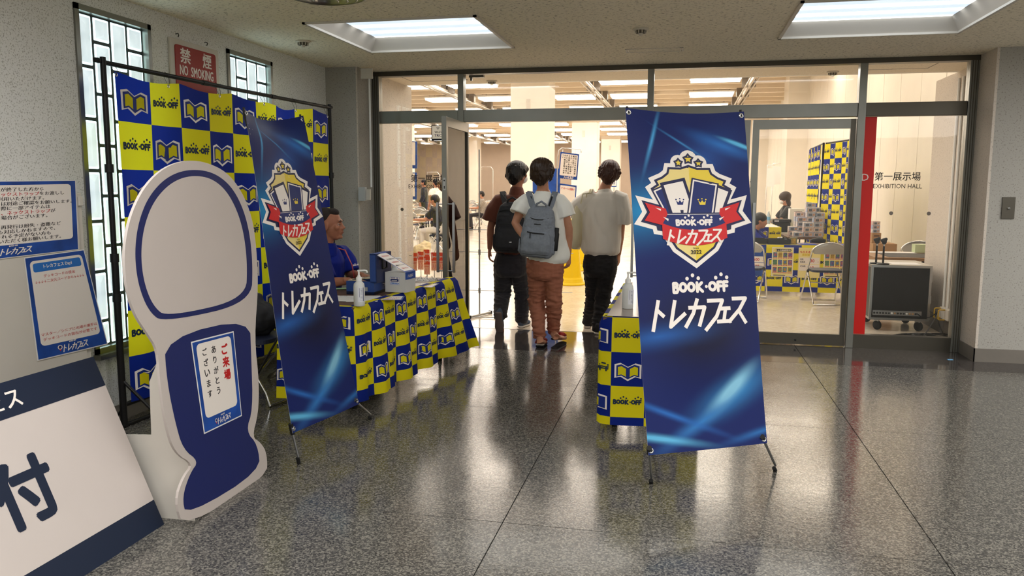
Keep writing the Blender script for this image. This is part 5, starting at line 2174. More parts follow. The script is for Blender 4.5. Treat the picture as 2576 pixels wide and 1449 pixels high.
def desk(name, label, A, E, W, L, D, leg_label=None):
    """folding table: A = near corner on the public side, E along the length, W across it"""
    c = A + E * L / 2 + W * D / 2
    t = thing(name, label, 'table', (c.x, c.y, 0))
    mb = MB()
    mb.obox(c + V((0, 0, TH - .015)), E * L / 2, W * D / 2, V((0, 0, .015)), M_WOOD)
    mb.build('tabletop', t)
    mb = MB()
    mb.obox(c + V((0, 0, TH - .05)), E * (L / 2 - .1), W * (D / 2 - .05), V((0, 0, .018)), M_BLACKM)
    mb.build('apron', t)
    for s in (.12, L - .12):
        for q in (.07, D - .07):
            p = A + E * s + W * q
            lg = one('tube', 'leg', t, [p + V((0, 0, .03)), p + V((0, 0, TH - .03))], .0125, M_BLACKM, 8)
            one('tube', 'rubber_foot', lg, [p, p + V((0, 0, .035))], .018, M_RUBBER, 10)
        p, q = A + E * s + W * .07, A + E * s + W * (D - .07)
        one('tube', 'leg_brace', t, [p + V((0, 0, .2)), q + V((0, 0, .2))], .008, M_BLACKM, 6)
    return t


dk = desk('reception_desk', 'long folding table under the checked cloth where the staff man sits', A0, E1, W1, 1.78, .54)


def S_desk(u, v):
    D = .54
    r = .05
    hang = max(0., v)
    if u < D - r:
        p = A0 + W1 * (D - u)
        n = -E1
    elif u < D + r:
        t = (u - D + r) / (2 * r)
        a = t * pi / 2
        p = A0 + W1 * r * (1 - sin(a)) + E1 * r * (1 - cos(a))
        n = -E1 * cos(a) - W1 * sin(a)
    else:
        p = A0 + E1 * (u - D)
        n = -W1
    if v < 0:
        return p - n * (-v) + V((0, 0, TH + .006))
    k = hang / .66
    f = (.026 * sin(u * 15.5 + .6) + .014 * sin(u * 31 + 2)) * k if u > D + r else (.012 * sin(u * 14 + 2)) * k
    flare = .04 * k
    if u > D + 1.2:
        q = (u - D - 1.2) / .7
        flare += .16 * q * q * k
        p = p + E1 * (.22 * q * q * k)
    return p + n * (.006 + flare + f + .02 * min(1, hang / .03)) + V((0, 0, TH + .006 - hang * (1 - .05 * k) - .0))


dc = thing('checked_tablecloth', 'blue and yellow checked cloth over the reception desk at the left', 'tablecloth', (A0 + E1 * .9)[:])
ue = [0, .16, .35, .54] + [.54 + .19 * i for i in range(1, 10)] + [2.36]
cloth_print('cloth', S_desk, ue, [-.045, 0, .19, .38, .57, .655], 0, dc, sub=6)
# right desk
A2 = V((-.455, 4.74, 0))
desk('side_desk', 'folding table under the checked cloth, mostly hidden behind the right banner', A2, V((0, 1, 0)), V((1, 0, 0)), 1.8, .58)


def S_desk2(u, v):
    L, r = 1.8, .02
    if u < L - r:
        p, n = A2 + V((0, L - u, 0)), V((-1, 0, 0))
    elif u < L + r:
        a = (u - L + r) / (2 * r) * pi / 2
        p = A2 + V((r * (1 - sin(a)), r * (1 - cos(a)), 0))
        n = V((-cos(a), -sin(a), 0))
    else:
        p, n = A2 + V((u - L, 0, 0)), V((0, -1, 0))
    if v < 0:
        return p - n * (-v) + V((0, 0, TH + .004))
    k = v / .62
    return p + n * (.006 + .018 * min(1, v / .03) + .008 * sin(u * 17 + 1) * k + .01 * k) + V((0, 0, TH + .004 - v))


dc2 = thing('checked_tablecloth', 'blue and yellow checked cloth behind the large right banner', 'tablecloth', (A2 + V((.2, .9, 0)))[:])
ue = [.055 + .2 * i for i in range(10)] + [2.055, 2.255, 2.375]
cloth_print('cloth', S_desk2, ue, [-.05, 0, .205, .41, .60, .65], 0, dc2, sub=5)
mb = MB()
mb.box((A2.x + .02, A2.y + .02, TH + .007), (A2.x + .56, A2.y + 1.78, TH + .008), mat('clear_film', (150, 138, 128), .2))
tag(mb.build('film_sheet'), 'glossy clear film lying over the right side desk top', 'sheet')

# sanitizer bottles
M_BOTTLE = mat('frosted_bottle', (214, 216, 214), .4, spec=.5)


def sanitizer(c, rot, label, k=1.):
    t = thing('sanitizer_bottle', label, 'bottle', c)
    mb = MB()
    mb.lathe([(.0, 0), (.033 * k, 0), (.036 * k, .005), (.036 * k, .125), (.033 * k, .145), (.018 * k, .160), (.016 * k, .172), (0, .172)], c, M_BOTTLE, 20)
    b_ = mb.build('bottle', t)
    mb = MB()
    mb.lathe([(.0185 * k, .165), (.0185 * k, .186), (.011, .190), (.0075, .20), (.0055, .202), (.0055, .228), (0, .228)], c, M_WHITE, 16)
    d = V((cos(rot), sin(rot), 0))
    mb.tube([V(c) + V((0, 0, .228)) - d * .008, V(c) + V((0, 0, .231)) + d * .040, V(c) + V((0, 0, .229)) + d * .052, V(c) + V((0, 0, .216)) + d * .056], .0055, M_WHITE, 8)
    mb.build('pump', t)
    a = Art()
    F = lambda u, v, off=0: V(c) + V((cos(u / .036 - pi / 2 + .75) * (.0365 + off), sin(u / .036 - pi / 2 + .75) * (.0365 + off), v))
    for i in range(6):
        a.rect(-.022 + .0073 * i, .03, -.022 + .0073 * (i + 1), .125, mat('pale_label', (222, 224, 230), .6), 0)
    a.rect(.013, .034, .018, .122, M_NAVY, 1)
    a.rect(-.012, .06, -.010, .12, M_NAVY, 1)
    for i in range(9):
        a.rect(-.004, .04 + .009 * i, .008, .0425 + .009 * i, M_NAVY, 1)
    a.build('label_print', F, b_, off=.0003, step=.0003)
    return t


sanitizer((-2.035, 4.80, TH + .008), .1, 'white pump sanitizer bottle on the near corner of the reception desk')
sanitizer((-.335, 5.08, TH + .0085), 0, 'white pump sanitizer bottle on the side desk beside the large right banner')
sanitizer((-2.16, 5.78, TH + .001), .4, 'pump sanitizer bottle behind the white carton on the reception desk')

# blue carrying case with open lid
M_CASE = mat('blue_case_plastic', (28, 62, 128), .4, spec=.5)
M_CASE_D = mat('dark_blue_case_plastic', (34, 44, 84), .45)


def desk_frame(px, py, rot):
    o = on_z(px, py, TH)
    return V((o.x, o.y, TH + .001)), V((cos(rot), sin(rot), 0)), V((-sin(rot), cos(rot), 0))


cs = thing('carrying_case', 'blue hard plastic case standing open on the reception desk', 'case', (-2.27, 5.5, TH))
c0 = V((-2.375, 5.37, TH + .001))
X, Y = V((1, -.02, 0)).normalized(), V((.02, 1, 0)).normalized()
mb = MB()
w_, d_, h_ = .215, .28, .095
for (a, b2) in (((0, 0), (w_, .012)), ((0, d_ - .012), (w_, d_)), ((0, .012), (.012, d_ - .012)), ((w_ - .012, .012), (w_, d_ - .012))):
    ctr = c0 + X * (a[0] + b2[0]) / 2 + Y * (a[1] + b2[1]) / 2 + V((0, 0, h_ / 2))
    mb.obox(ctr, X * (b2[0] - a[0]) / 2, Y * (b2[1] - a[1]) / 2, V((0, 0, h_ / 2)), M_CASE)
mb.obox(c0 + X * w_ / 2 + Y * d_ / 2 + V((0, 0, .01)), X * w_ / 2, Y * d_ / 2, V((0, 0, .01)), M_BLACK)
bs = mb.build('case_base', cs)
one('obox', 'latch', bs, c0 + X * w_ * .68 + V((0, 0, .040)) - Y * .003, X * .022, Y * .004, V((0, 0, .014)), M_STEEL)
mb = MB()
lx = c0 + X * (w_ + .004)
mb.obox(lx + Y * d_ * .5 + V((0, 0, h_ + .095)) + X * .014, X * .005, Y * d_ / 2, V((0, 0, .105)), M_CASE_D)
for (yy, zz, ya, za) in ((.006, .095, .006, .105), (d_ - .006, .095, .006, .105), (d_ / 2, .196, d_ / 2, .005), (d_ / 2, -.005, d_ / 2, .005)):
    mb.obox(lx + Y * yy + V((0, 0, h_ + zz)) - X * .010, X * .024, Y * ya, V((0, 0, za)), M_CASE)
ld = mb.build('case_lid', cs)
mb = MB()
hy, hz = d_ * .38, h_ + .13
hp = [lx + X * .02 + Y * (hy - .04) + V((0, 0, hz + .03)), lx + X * .036 + Y * (hy - .036) + V((0, 0, hz + .03)), lx + X * .036 + Y * (hy - .036) + V((0, 0, hz - .04)),
      lx + X * .036 + Y * (hy + .04) + V((0, 0, hz - .04)), lx + X * .036 + Y * (hy + .04) + V((0, 0, hz + .03)), lx + X * .02 + Y * (hy + .044) + V((0, 0, hz + .03))]
mb.tube(hp, .007, M_BLACK, 8)
mb.build('carry_handle', ld)
mb = MB()
for i in range(7):
    q = c0 + X * (.04 + .02 * i) + Y * (.06 + .025 * (i % 3)) + V((0, 0, h_ + .004 + .003 * i))
    mb.obox(q, X * .03, Y * .05, V((0, 0, .002)), M_BLACK if i % 2 else mat('card_ivory', (190, 176, 150), .6))
o = mb.build('card_stack')
tag(o, 'dark sleeves and cards lying in the open blue case', 'cards')
# white carton, slanted notice
wc = thing('white_carton', 'white carton box with a blue label on the reception desk', 'box', (-2.04, 5.56, TH))
c1 = V((-2.125, 5.495, TH + .009))
X, Y = V((1, -.15, 0)).normalized(), V((.15, 1, 0)).normalized()
mb = MB()
M_CARTON = mat('white_carton_board', (196, 196, 194), .7)
mb.obox(c1 + X * .082 + Y * .08 + V((0, 0, .073)), X * .082, Y * .08, V((0, 0, .073)), M_CARTON)
bx_ = mb.build('carton_body', wc)
F = plane_map(c1, X, V((0, 0, 1)))
a = Art()
a.rect(.04, .055, .118, .112, M_BLUEP, 0)
a.rect(.0415, .0565, .1165, .1105, M_PWHITE, 1)
a.rect(.046, .078, .112, .098, M_NAVY, 2)
a.rect(.046, .059, .112, .072, M_BLUEP, 2)
a.rect(.046, .102, .085, .107, M_NAVY, 2)
a.rect(.092, .102, .110, .107, M_NAVY, 2)
for i in range(5):
    a.rect(.05 + .012 * i, .063, .057 + .012 * i, .068, M_PWHITE, 3)
a.rect(.054, .085, .10, .088, M_PWHITE, 3)
a.build('label', F, bx_, off=.0006, step=.0003)
sn = thing('desk_notice', 'blue-edged notice sheet sloping from the case lid down to the white carton', 'notice', (-2.1, 5.5, TH + .1))
q0 = lx + X * .0 + V((0, 0, h_ + .206)) - Y * -.0
tlp = lx + V((0, .0, h_ + .2035)) + V((0, .0, 0))
trp = lx + V((.0, .2, h_ + .2035))
blp = c1 + X * .165 + Y * .0 + V((0, 0, .149))
brp = c1 + X * .165 + Y * .16 + V((0, 0, .149))


def art_slope(a, w, h):
    a.rect(0, 0, w, h, M_PBLUE, 0)
    a.rrect(w * .05, h * .05, w * .95, h * .95, .01, M_PWHITE, 1)
    t = ['受付をされる方は', 'こちらにお並びください', '大会参加の方は', '物販チケットを', 'ご提示ください']
    for i, s_ in enumerate(t):
        a.text(s_, w * .5, h * (.82 - .16 * i), h * .07, M_RED if i % 2 == 0 else M_INK, 2, bold=.03, w=w * (.75 if i % 2 else .6))


def sheet_into(root, name, q, w, h, fn, th=.0006):
    bl, br, tr, tl = [V(p) for p in q]
    nn = (br - bl).cross(tl - bl).normalized()
    gm = lambda u, v, off=0: (bl * (1 - u / w) + br * (u / w)) * (1 - v / h) + (tl * (1 - u / w) + tr * (u / w)) * (v / h) + nn * off
    mb = MB()
    mb.prism([(0, 0), (w, 0), (w, h), (0, h)], gm, th, M_WHITEP)
    p = mb.build(name, root)
    a = Art()
    fn(a, w, h)
    a.build('print', gm, p, off=th + .0003, step=.0002)
    return p


trp = tlp + (brp - blp)
sheet_into(sn, 'sheet', [brp, blp, tlp, trp][::-1] if False else [blp, brp, trp, tlp], .16, .28, art_slope)
dn = V((0, 0, -.055))


def art_flap(a, w, h):
    a.rect(0, 0, w, h, M_PBLUE, 0)
    a.include(KATA_W, w * .5, h * .45, w * .5, 1)


sheet_into(sn, 'hanging_flap', [blp + dn + X * .001, brp + dn + X * .001, brp + X * .001, blp + X * .001], .16, .055, art_flap)
# loose papers


def flat_sheet(name, label, px, py, w, h, rot, fn, z=.0):
    c = on_z(px, py, TH)
    c.z = TH + .0012 + z
    U, Wd = V((cos(rot), sin(rot), 0)), V((-sin(rot), cos(rot), 0))
    r = thing(name, label, 'paper', c[:])
    o = c - U * w / 2 - Wd * h / 2
    sheet_into(r, 'sheet', [o, o + U * w, o + U * w + Wd * h, o + Wd * h], w, h, fn)
    return r


def art_rows(a, w, h):
    a.rect(0, 0, w, h, M_PBLUE, 0)
    a.rrect(w * .04, h * .06, w * .96, h * .94, .008, M_PWHITE, 1)
    a.text('受付終了後', w * .35, h * .75, h * .12, M_INK, 2, bold=.03, w=w * .5)
    for i in range(3):
        a.text('物販チケットをお渡しします', w * .5, h * (.52 - .18 * i), h * .10, M_RED, 2, bold=.03, w=w * (.8 - .1 * i))


def art_form(a, w, h):
    for i in range(7):
        a.rect(w * .1, h * (.85 - .11 * i), w * (.9 - .1 * (i % 3)), h * (.85 - .11 * i) + .002, M_INK, 0)
    a.text('受付名簿', w * .3, h * .93, h * .045, M_INK, 0, bold=.03)


flat_sheet('notice_sheet', 'blue-edged sheet with red lines lying before the white carton', 968, 750, .26, .20, .25, art_rows)
flat_sheet('paper_sheet', 'white printed sheet behind the near sanitizer bottle', 915, 752, .21, .297, .3, art_form, .0008)
flat_sheet('notice_sheet', 'blue-edged sheet with red lines at the far end of the reception desk', 1062, 718, .22, .26, .1, art_rows)
cp = flat_sheet('clipboard_paper', 'stack of papers at the staff side corner of the desk', 868, 752, .22, .28, .15, art_form, .002)
c = on_z(858, 728, TH)
mb = MB()
mb.obox(c + V((0, 0, .006)), V((.045, .02, 0)), V((-.015, .035, 0)), V((0, 0, .0015)), mat('green_note', (168, 206, 150), .7))
tag(mb.build('sticky_note'), 'pale green paper note in front of the open blue case', 'note')
# cable coil
mb = MB()
cc = on_z(957, 733, TH)
for k in range(4):
    pts = []
    for i in range(25):
        a_ = 2 * pi * i / 24
        pts.append(cc + V(((.040 + .006 * k) * cos(a_) * .8, (.055 + .004 * k) * sin(a_), .008 + .008 * k + .02 * (1 + sin(a_ + k)))))
    mb.tube(pts, .0028, M_WHITE, 6)
mb.tube([cc + V((.03, .03, .03)), cc + V((.045, .06, .075)), cc + V((.05, .10, .09))], .0028, M_WHITE, 6)
tag(mb.build('cable_coil'), 'coiled white cable between the blue case and the white carton', 'cable')
# wire sign holders at the far end
base = on_z(1058, 708, TH)
for k in range(3):
    mb = MB()
    o = base + V((-.03 * k, .07 * k, .004))
    pts = []
    for i in range(60):
        a_ = 2 * pi * i / 12
        pts.append(o + V((-.10 + .0042 * i, .02 * cos(a_), .014 + .012 * sin(a_))))
    mb.tube(pts, .0016, M_CHROME, 5)
    mb.tube([o + V((-.12, -.03, .002)), o + V((.15, -.03, .002)), o + V((.15, .03, .002)), o + V((-.12, .03, .002)), o + V((-.12, -.03, .002))], .0022, M_CHROME, 5)
    tag(mb.build('wire_holder'), 'chrome wire holder at the desk\'s far end, %s of three from the front' % ORDN[k], 'wire holder', 'wire holders on the reception desk')


# ------------------------------------------------------------------ folding pipe chair
M_SEATV = mat('navy_vinyl', (40, 46, 66), .45)
M_BACKV = mat('grey_back_plate', (168, 166, 160), .35, .3)


def pipe_chair(label, group, seat_m=M_SEATV):
    """sits facing +Y, origin on the floor under the seat"""
    t = thing('folding_chair', label, 'chair', (0, 0, 0), group)
    mb = MB()
    w = .215
    arc = [(w * cos(a_), .66 + .13 * sin(a_)) for a_ in [pi * i / 12 for i in range(13)]]
    pts = [(w, .27, .012), (w, .24, .10), (w, 0.02, .42), (w, -.13, .64)] + [(x, -.14 - (z - .66) * .35, z) for x, z in arc] + [(-w, -.13, .64), (-w, .02, .42), (-w, .24, .10), (-w, .27, .012)]
    mb.tube(pts + [pts[0]], .0105, M_CHROME, 8, cap=False)
    mb.build('main_frame', t)
    mb = MB()
    q = .185
    mb.tube([(q, .13, .41), (q, -.20, .05), (q, -.235, .012), (-q, -.235, .012), (-q, -.20, .05), (-q, .13, .41)], .0105, M_CHROME, 8)
    mb.tube([(q, .0, .27), (-q, .0, .27)], .007, M_CHROME, 6)
    mb.build('rear_frame', t)
    mb = MB()
    mb.prism(rrpts(-.19, -.19, .19, .20, .07, 5), lambda u, v, off=0: V((u, v, .415 + off)), .028, seat_m)
    mb.build('seat', t)
    mb = MB()
    mb.grid(lambda a_, b_: V(((a_ - .5) * 2 * .205 * math.sqrt(max(0, 1 - ((b_ - .35) / .68) ** 2)), -.150 - .13 * b_ * .35 + .035 * (a_ - .5) ** 2 * 4 - .01, .645 + .135 * b_)), 12, 6, M_BACKV)
    mb.grid(lambda a_, b_: V(((.5 - a_) * 2 * .205 * math.sqrt(max(0, 1 - ((b_ - .35) / .68) ** 2)), -.156 - .13 * b_ * .35 + .035 * (a_ - .5) ** 2 * 4 - .01, .645 + .135 * b_)), 12, 6, M_BACKV)
    mb.build('backrest', t)
    for s in (-1, 1):
        one('tube', 'hinge', t, [(s * .20, .0, .415), (s * .225, .0, .415)], .016, M_BLACK, 10)
    return t


CH = pipe_chair('chrome folding chair with a dark seat behind the reception desk, under the staff man', None)
CH.location = (-2.88, 5.72, 0)
CH.rotation_euler = (0, 0, radians(-85))
chairs_spots = [(-2.90, 5.02, -100, 'empty chrome folding chair with a black bag on it behind the reception desk', None)]
for x, y, a_, lab, g in chairs_spots:
    dup(CH, (x, y, 0), radians(a_), lab)
mb = MB()
ball(mb, (-2.90, 5.02, .56), (.16, .15, .13), M_BLKBAG)
ball(mb, (-2.96, 5.06, .66), (.10, .11, .08), M_BLKBAG)
me = fused_mesh(mb, .014, 3, folds(.02, (8, 8, 8), 3.))
o = link('black_bag', me)
tag(o, 'slumped black bag on the empty chair behind the left banner', 'bag')

# staff man seated behind the desk
J = pj(5.72, head=(829, 566), neck=(818, 618), shL=(858, 632, 6.0), shR=(795, 650, 5.52), elL=(880, 690, 5.98), wrL=(912, 694, 5.75), elR=(822, 712, 5.50), wrR=(878, 706, 5.50))
J['hipL'], J['hipR'] = V((-2.83, 5.83, .53)), V((-2.83, 5.62, .53))
J['knL'], J['knR'] = V((-2.42, 5.86, .50)), V((-2.42, 5.60, .50))
J['anL'], J['anR'] = V((-2.40, 5.86, .09)), V((-2.40, 5.60, .09))
lk = V((.985, .16, .02))
rs, bs_, HS = make_person('stocky staff man in a royal blue polo shirt seated at the reception desk', J, M_SKIN_T, bvox=.0065,
                          hands=[(J['wrL'], (.9, -.35, -.08), (0, 0, -1), (0, -1, .0), 1.05, .5), (J['wrR'], (.95, .2, -.05), (0, 0, -1), (0, 1, .0), 1.05, .5)], look=lk, hs=1.08, k=1.12)
P, R, r, f, u = HS
# crew cut
mb = MB()
ball(mb, P(0, -.030, .046), (.0795 * 1.08, .090 * 1.08, .080 * 1.08), M_HAIR_B, R, 22)
ball(mb, P(0, .025, .086), (.058, .052, .036), M_HAIR_B, R, 16)
ball(mb, P(0, -.058, .0), (.076, .056, .066), M_HAIR_B, R, 16)
M_CREW = mat('cropped_black_hair', (40, 30, 26), .8, bump=1.0, bscale=260)
mb.ms[0] = M_CREW
fuse(mb, 'hair', rs, .005, 2)
M_EYEW, M_IRIS = mat('eye_white', (216, 208, 200), .2), mat('eye_dark', (26, 18, 16), .15)
for q in (-1, 1):
    mb = MB()
    ball(mb, P(q * .031, .0735, .004), .0105, M_EYEW, R, 10)
    ball(mb, P(q * .032, .0785, .0035), .0065, M_IRIS, R, 10)
    mb.build('eye', rs)
    mb = MB()
    mb.tube([P(q * .016, .091, .026), P(q * .032, .092, .031), P(q * .050, .082, .025)], [.0035, .0045, .002], M_HAIR_B, 6)
    mb.build('eyebrow', rs)
    mb = MB()
    mb.tube([P(q * .017, .084, .007), P(q * .031, .0855, .0095), P(q * .046, .077, .006)], .0036, M_SKIN_T, 6)
    mb.build('eyelid', rs)
mb = MB()
mb.tube([P(-.020, .090, -.0535), P(0, .0985, -.0545), P(.020, .090, -.0535)], [.002, .003, .002], mat('lip', (128, 66, 58), .5), 6)
mb.build('lips', rs)
M_POLO = mat('royal_blue_polo', (10, 30, 122), .75, spec=.2, bump=.15, bscale=400)
tee(rs, 'polo_shirt', J, M_POLO, 12., hem=.52, w=(.215, .215, .22, .21), d=(.16, .165, .155, .125), sl=.92, sr=(.10, .095, .088), amp=.010)
mb = MB()
loft(mb, [J['neck'] - V((0, 0, .06)), J['neck'] - V((-.01, 0, .012))], [.098, .082], [.098, .084], (0, 1, 0), M_POLO, 16)
fuse(mb, 'collar', rs, .006, 2)
trousers(rs, J, M_BLKTR, 13., amp=.004)
for k_ in 'LR':
    shoe(rs, 'shoe', V((J['an' + k_].x - .08, J['an' + k_].y, 0)), (1, 0, 0), (0, 0, 1), M_BLKBAG, M_RUBBER)
ch_ = (J['shL'] + J['shR']) / 2
mb = MB()
M_LAN = mat('red_lanyard', (150, 26, 40), .6)
fr_ = V((1, .12, 0))
strap(mb, [J['neck'] + V((-.02, .06, .0)), ch_ + V((.10, .075, .03)), ch_ + V((.165, .05, -.08)), ch_ + V((.20, .03, -.22)), ch_ + V((.21, .02, -.34))], .024, .003, [V((.3, .5, 1)), V((.8, 0, .6)), fr_, fr_, fr_], M_LAN)
mb.build('lanyard', rs)
a = Art()
a.include(LOGO_W, 0, 0, .07, 0)
a.build('chest_logo', plane_map(ch_ + V((.178, .10, -.085)), V((.25, .97, 0)), V((-.25, .06, 1))), rs)

# ------------------------------------------------------------------ small fittings on walls and ceiling
mb = MB()
mb.tube([(-2.99, 7.405, 1.47), (-2.99, 7.405, 2.50)], .010, M_WHITE, 8)
cd = mb.build('wall_conduit')
one('box', 'junction', cd, (-3.075, 7.395, 2.50), (-2.955, 7.42, 2.60), M_CREAM, bev=.006)
tag(cd, 'thin white cable conduit running down the left jamb of the entrance', 'conduit')
# jamb strip that carries the conduit
struct(one('box', 'trim_2', None, (-3.12, 7.415, 0), (-2.93, 7.43, CEIL), M_JAMB)) if False else None
sw = thing('switch_box', 'small pale grey electrical box on the left jamb below the conduit', 'box', (-3.05, 7.40, 1.33))
one('box', 'box_body', sw, (-3.11, 7.36, 1.335), (-3.04, 7.418, 1.47), mat('pale_grey_box', (176, 180, 180), .5), bev=.004)
one('box', 'side_tab', sw, (-3.04, 7.385, 1.345), (-2.995, 7.405, 1.45), M_CREAM, bev=.003)
kb = thing('key_box', 'small steel key switch plate on the grey wall at the far right', 'switch', (2.64, 7.41, 1.22))
one('box', 'plate', kb, (2.59, 7.408, 1.222), (2.688, 7.42, 1.402), M_ALU_D, bev=.002)
mb = MB()
mb.lathe([(.012, 0), (.012, .006), (0, .008)], (2.64, 7.408, 1.31), M_CHROME, 14, (0, -1, 0))
mb.box((2.6385, 7.398, 1.30), (2.6415, 7.402, 1.32), M_BLACK)
mb.build('keyhole', kb)

M_DETB = mat('detector_ivory', (206, 198, 182), .5)


def detector(x, y, z, label):
    t = thing('smoke_detector', label, 'detector', (x, y, z - .05))
    mb = MB()
    mb.lathe([(0, 0), (.058, 0), (.060, -.008), (.045, -.014), (0, -.014)], (x, y, z), M_DETB, 20)
    mb.build('base_plate', t)
    mb = MB()
    mb.lathe([(.040, -.012), (.042, -.022), (.034, -.034), (0, -.034)], (x, y, z), mat('detector_vent_grey', (84, 78, 68), .6), 16)
    for k in range(10):
        a_ = 2 * pi * k / 10
        mb.box((x + .040 * cos(a_) - .003, y + .040 * sin(a_) - .003, z - .034), (x + .040 * cos(a_) + .003, y + .040 * sin(a_) + .003, z - .012), M_DETB)
    mb.lathe([(.018, -.034), (.014, -.048), (0, -.05)], (x, y, z), M_DETB, 12)
    mb.build('sensor_head', t)


detector(-2.999, 6.056, CEIL, 'round smoke detector on the ceiling left of the left light panel')
detector(-.347, 6.076, CEIL, 'round smoke detector on the ceiling between the two light panels')
p = on_z(1237, 203, CEIL)
detector(p.x, p.y, CEIL, 'smoke detector seen through the glass over the double door')
p = on_z(2095, 180, CEIL)
detector(p.x, p.y, CEIL, 'smoke detector seen through the glass above the right-hand doors')
# ring air diffuser at the top of the picture
vt = thing('air_diffuser', 'round chrome-rimmed air diffuser cut off by the top edge of the picture', 'vent', (-2.075, 4.62, CEIL - .07))
vc = V((-2.095, 4.54, CEIL))
for i, (ra, za, m) in enumerate(((.235, -.0, M_STEEL), (.18, -.015, M_STEEL), (.125, -.025, M_STEEL), (.07, -.03, M_STEEL))):
    mb = MB()
    mb.lathe([(ra - .05, za), (ra - .02, za - .022), (ra, za - .038), (ra + .006, za - .036), (ra - .01, za - .012), (ra - .03, za)], vc, m, 40, cap=False)
    mb.build('ring', vt)
one('lathe', 'backing', vt, [(0, -.001), (.20, -.001), (.20, -.004), (0, -.004)], vc, M_BLACKM, 30)
# ceiling hatch mark between panel and header
mb = MB()
x0, x1, y0, y1 = -.522, -.045, 6.93, 7.10
for a_, b2 in (((x0, y0), (x0 + .012, y1)), ((x0 + .018, y0), (x0 + .028, y1)), ((x1 - .012, y0), (x1, y1)), ((x1 - .028, y0), (x1 - .018, y1)), ((x0, y0), (x1, y0 + .004)), ((x0, y1 - .004), (x1, y1))):
    mb.box((a_[0], a_[1], CEIL - .004), (b2[0], b2[1], CEIL), M_CREAM)
mb.box((x0 + .028, y0 + .004, CEIL - .001), (x1 - .028, y1 - .004, CEIL), M_CEIL)
tag(mb.build('ceiling_hatch'), 'narrow rectangular ceiling hatch with pale end strips before the entrance head', 'hatch')
# door closer above the double door
mb = MB()
p = on_y(1185, 190, 7.93)
mb.box((p.x - .02, 7.92, p.z - .02), (p.x + .13, 7.97, p.z + .02), M_ALU_D)
mb.box((p.x - .01, 7.93, p.z - .05), (p.x + .01, 7.95, p.z - .02), M_ALU_D)
tag(mb.build('door_closer'), 'small metal door closer above the left end of the double door', 'door closer')
# small blue scrap on the floor at the right
p = on_z(2390, 905, 0)
mb = MB()
mb.obox(p + V((0, 0, .002)), V((.022, .004, 0)), V((-.002, .012, 0)), V((0, 0, .0015)), M_SKYP)
tag(mb.build('paper_scrap'), 'tiny pale blue scrap on the floor before the right side light', 'scrap')

# ------------------------------------------------------------------ EXHIBITION HALL CONTENTS, right-hand side
HT = thing('folding_table', 'long folding table inside the hall under a checked cloth with card posters', 'table', (1.9, 12.0, 0))
one('box', 'tabletop', HT, (.72, 11.72, .655), (2.62, 12.35, .68), M_WOOD)
for x in (.85, 2.5):
    for y in (11.85, 12.25):
        one('tube', 'leg', HT, [(x, y, 0), (x, y, .66)], .013, M_BLACKM, 8)
hc = thing('checked_tablecloth', 'blue and yellow checked cloth on the table behind the closed glass door', 'tablecloth', (1.7, 11.7, .1))


def S_hall(u, v):
    if v < 0:
        return V((.70 + u, 11.70 - v, .688))
    return V((.70 + u, 11.695 + .010 * sin(u * 13) * v - .02 * min(1, v / .03), .688 - v))


cloth_print('cloth', S_hall, [-.03 + .235 * i for i in range(9)], [-.05, 0, .115, .35, .585, .655], 1, hc, sub=4)
F117 = lambda u, v, off=0: V((u, 11.668 - off, v))
GENC = [mat('card_print_%s' % n, c, .5, vary=.5, vscale=55) for n, c in (('blue', (70, 110, 150)), ('rose', (170, 100, 110)), ('amber', (170, 140, 60)), ('green', (80, 120, 90)), ('violet', (110, 90, 140)))]
M_PCREAM = mat('poster_cream_paper', (236, 222, 150), .6)


def card_poster(x0, x1, z0, z1, label):
    r = thing('card_poster', label, 'poster', ((x0 + x1) / 2, 11.66, z0))
    mb = MB()
    mb.prism([(x0, z0), (x1, z0), (x1, z1), (x0, z1)], F117, .0015, M_WHITEP)
    p = mb.build('paper', r)
    a = Art()
    w, h = x1 - x0, z1 - z0
    a.rect(x0 + .01, z0 + .01, x1 - .01, z1 - .012, M_PCREAM, 0)
    a.rrect(x0 + .03, z1 - .06, x1 - .03, z1 - .022, .018, M_INK, 1)
    a.text('トレカ高価買取中!', x0 + w * .53, z1 - .041, .026, M_PWHITE, 2, bold=.03, w=w * .66)
    a.disc(x0 + .045, z1 - .041, .016, M_PGOLD, 3)
    n = 0
    for j in range(3):
        for i in range(4):
            cx, cz = x0 + w * (.155 + .232 * i), z0 + h * (.73 - .25 * j)
            a.rect(cx - w * .095, cz - h * .075, cx + w * .095, cz + h * .095, GENC[(i * 2 + j * 3) % 5], 1)
            a.rect(cx - w * .05, cz - h * .03, cx + w * .06, cz + h * .06, GENC[(i + j * 2 + 1) % 5], 2)
            a.rect(cx - w * .095, cz - h * .115, cx + w * .095, cz - h * .085, M_RED, 1)
            a.rect(cx - w * .07, cz - h * .105, cx + w * .07, cz - h * .095, M_PWHITE, 2)
    a.rect(x0 + w * .1, z0 + .014, x1 - w * .35, z0 + .024, M_INK, 1)
    a.build('print', F117, p, off=.002, step=.0006)


card_poster(1.218, 1.505, .245, .655, 'sheet with twelve trading cards on the cloth, fully visible between the two chairs')
card_poster(1.905, 2.19, .245, .655, 'sheet with twelve trading cards partly behind the right folding chair')


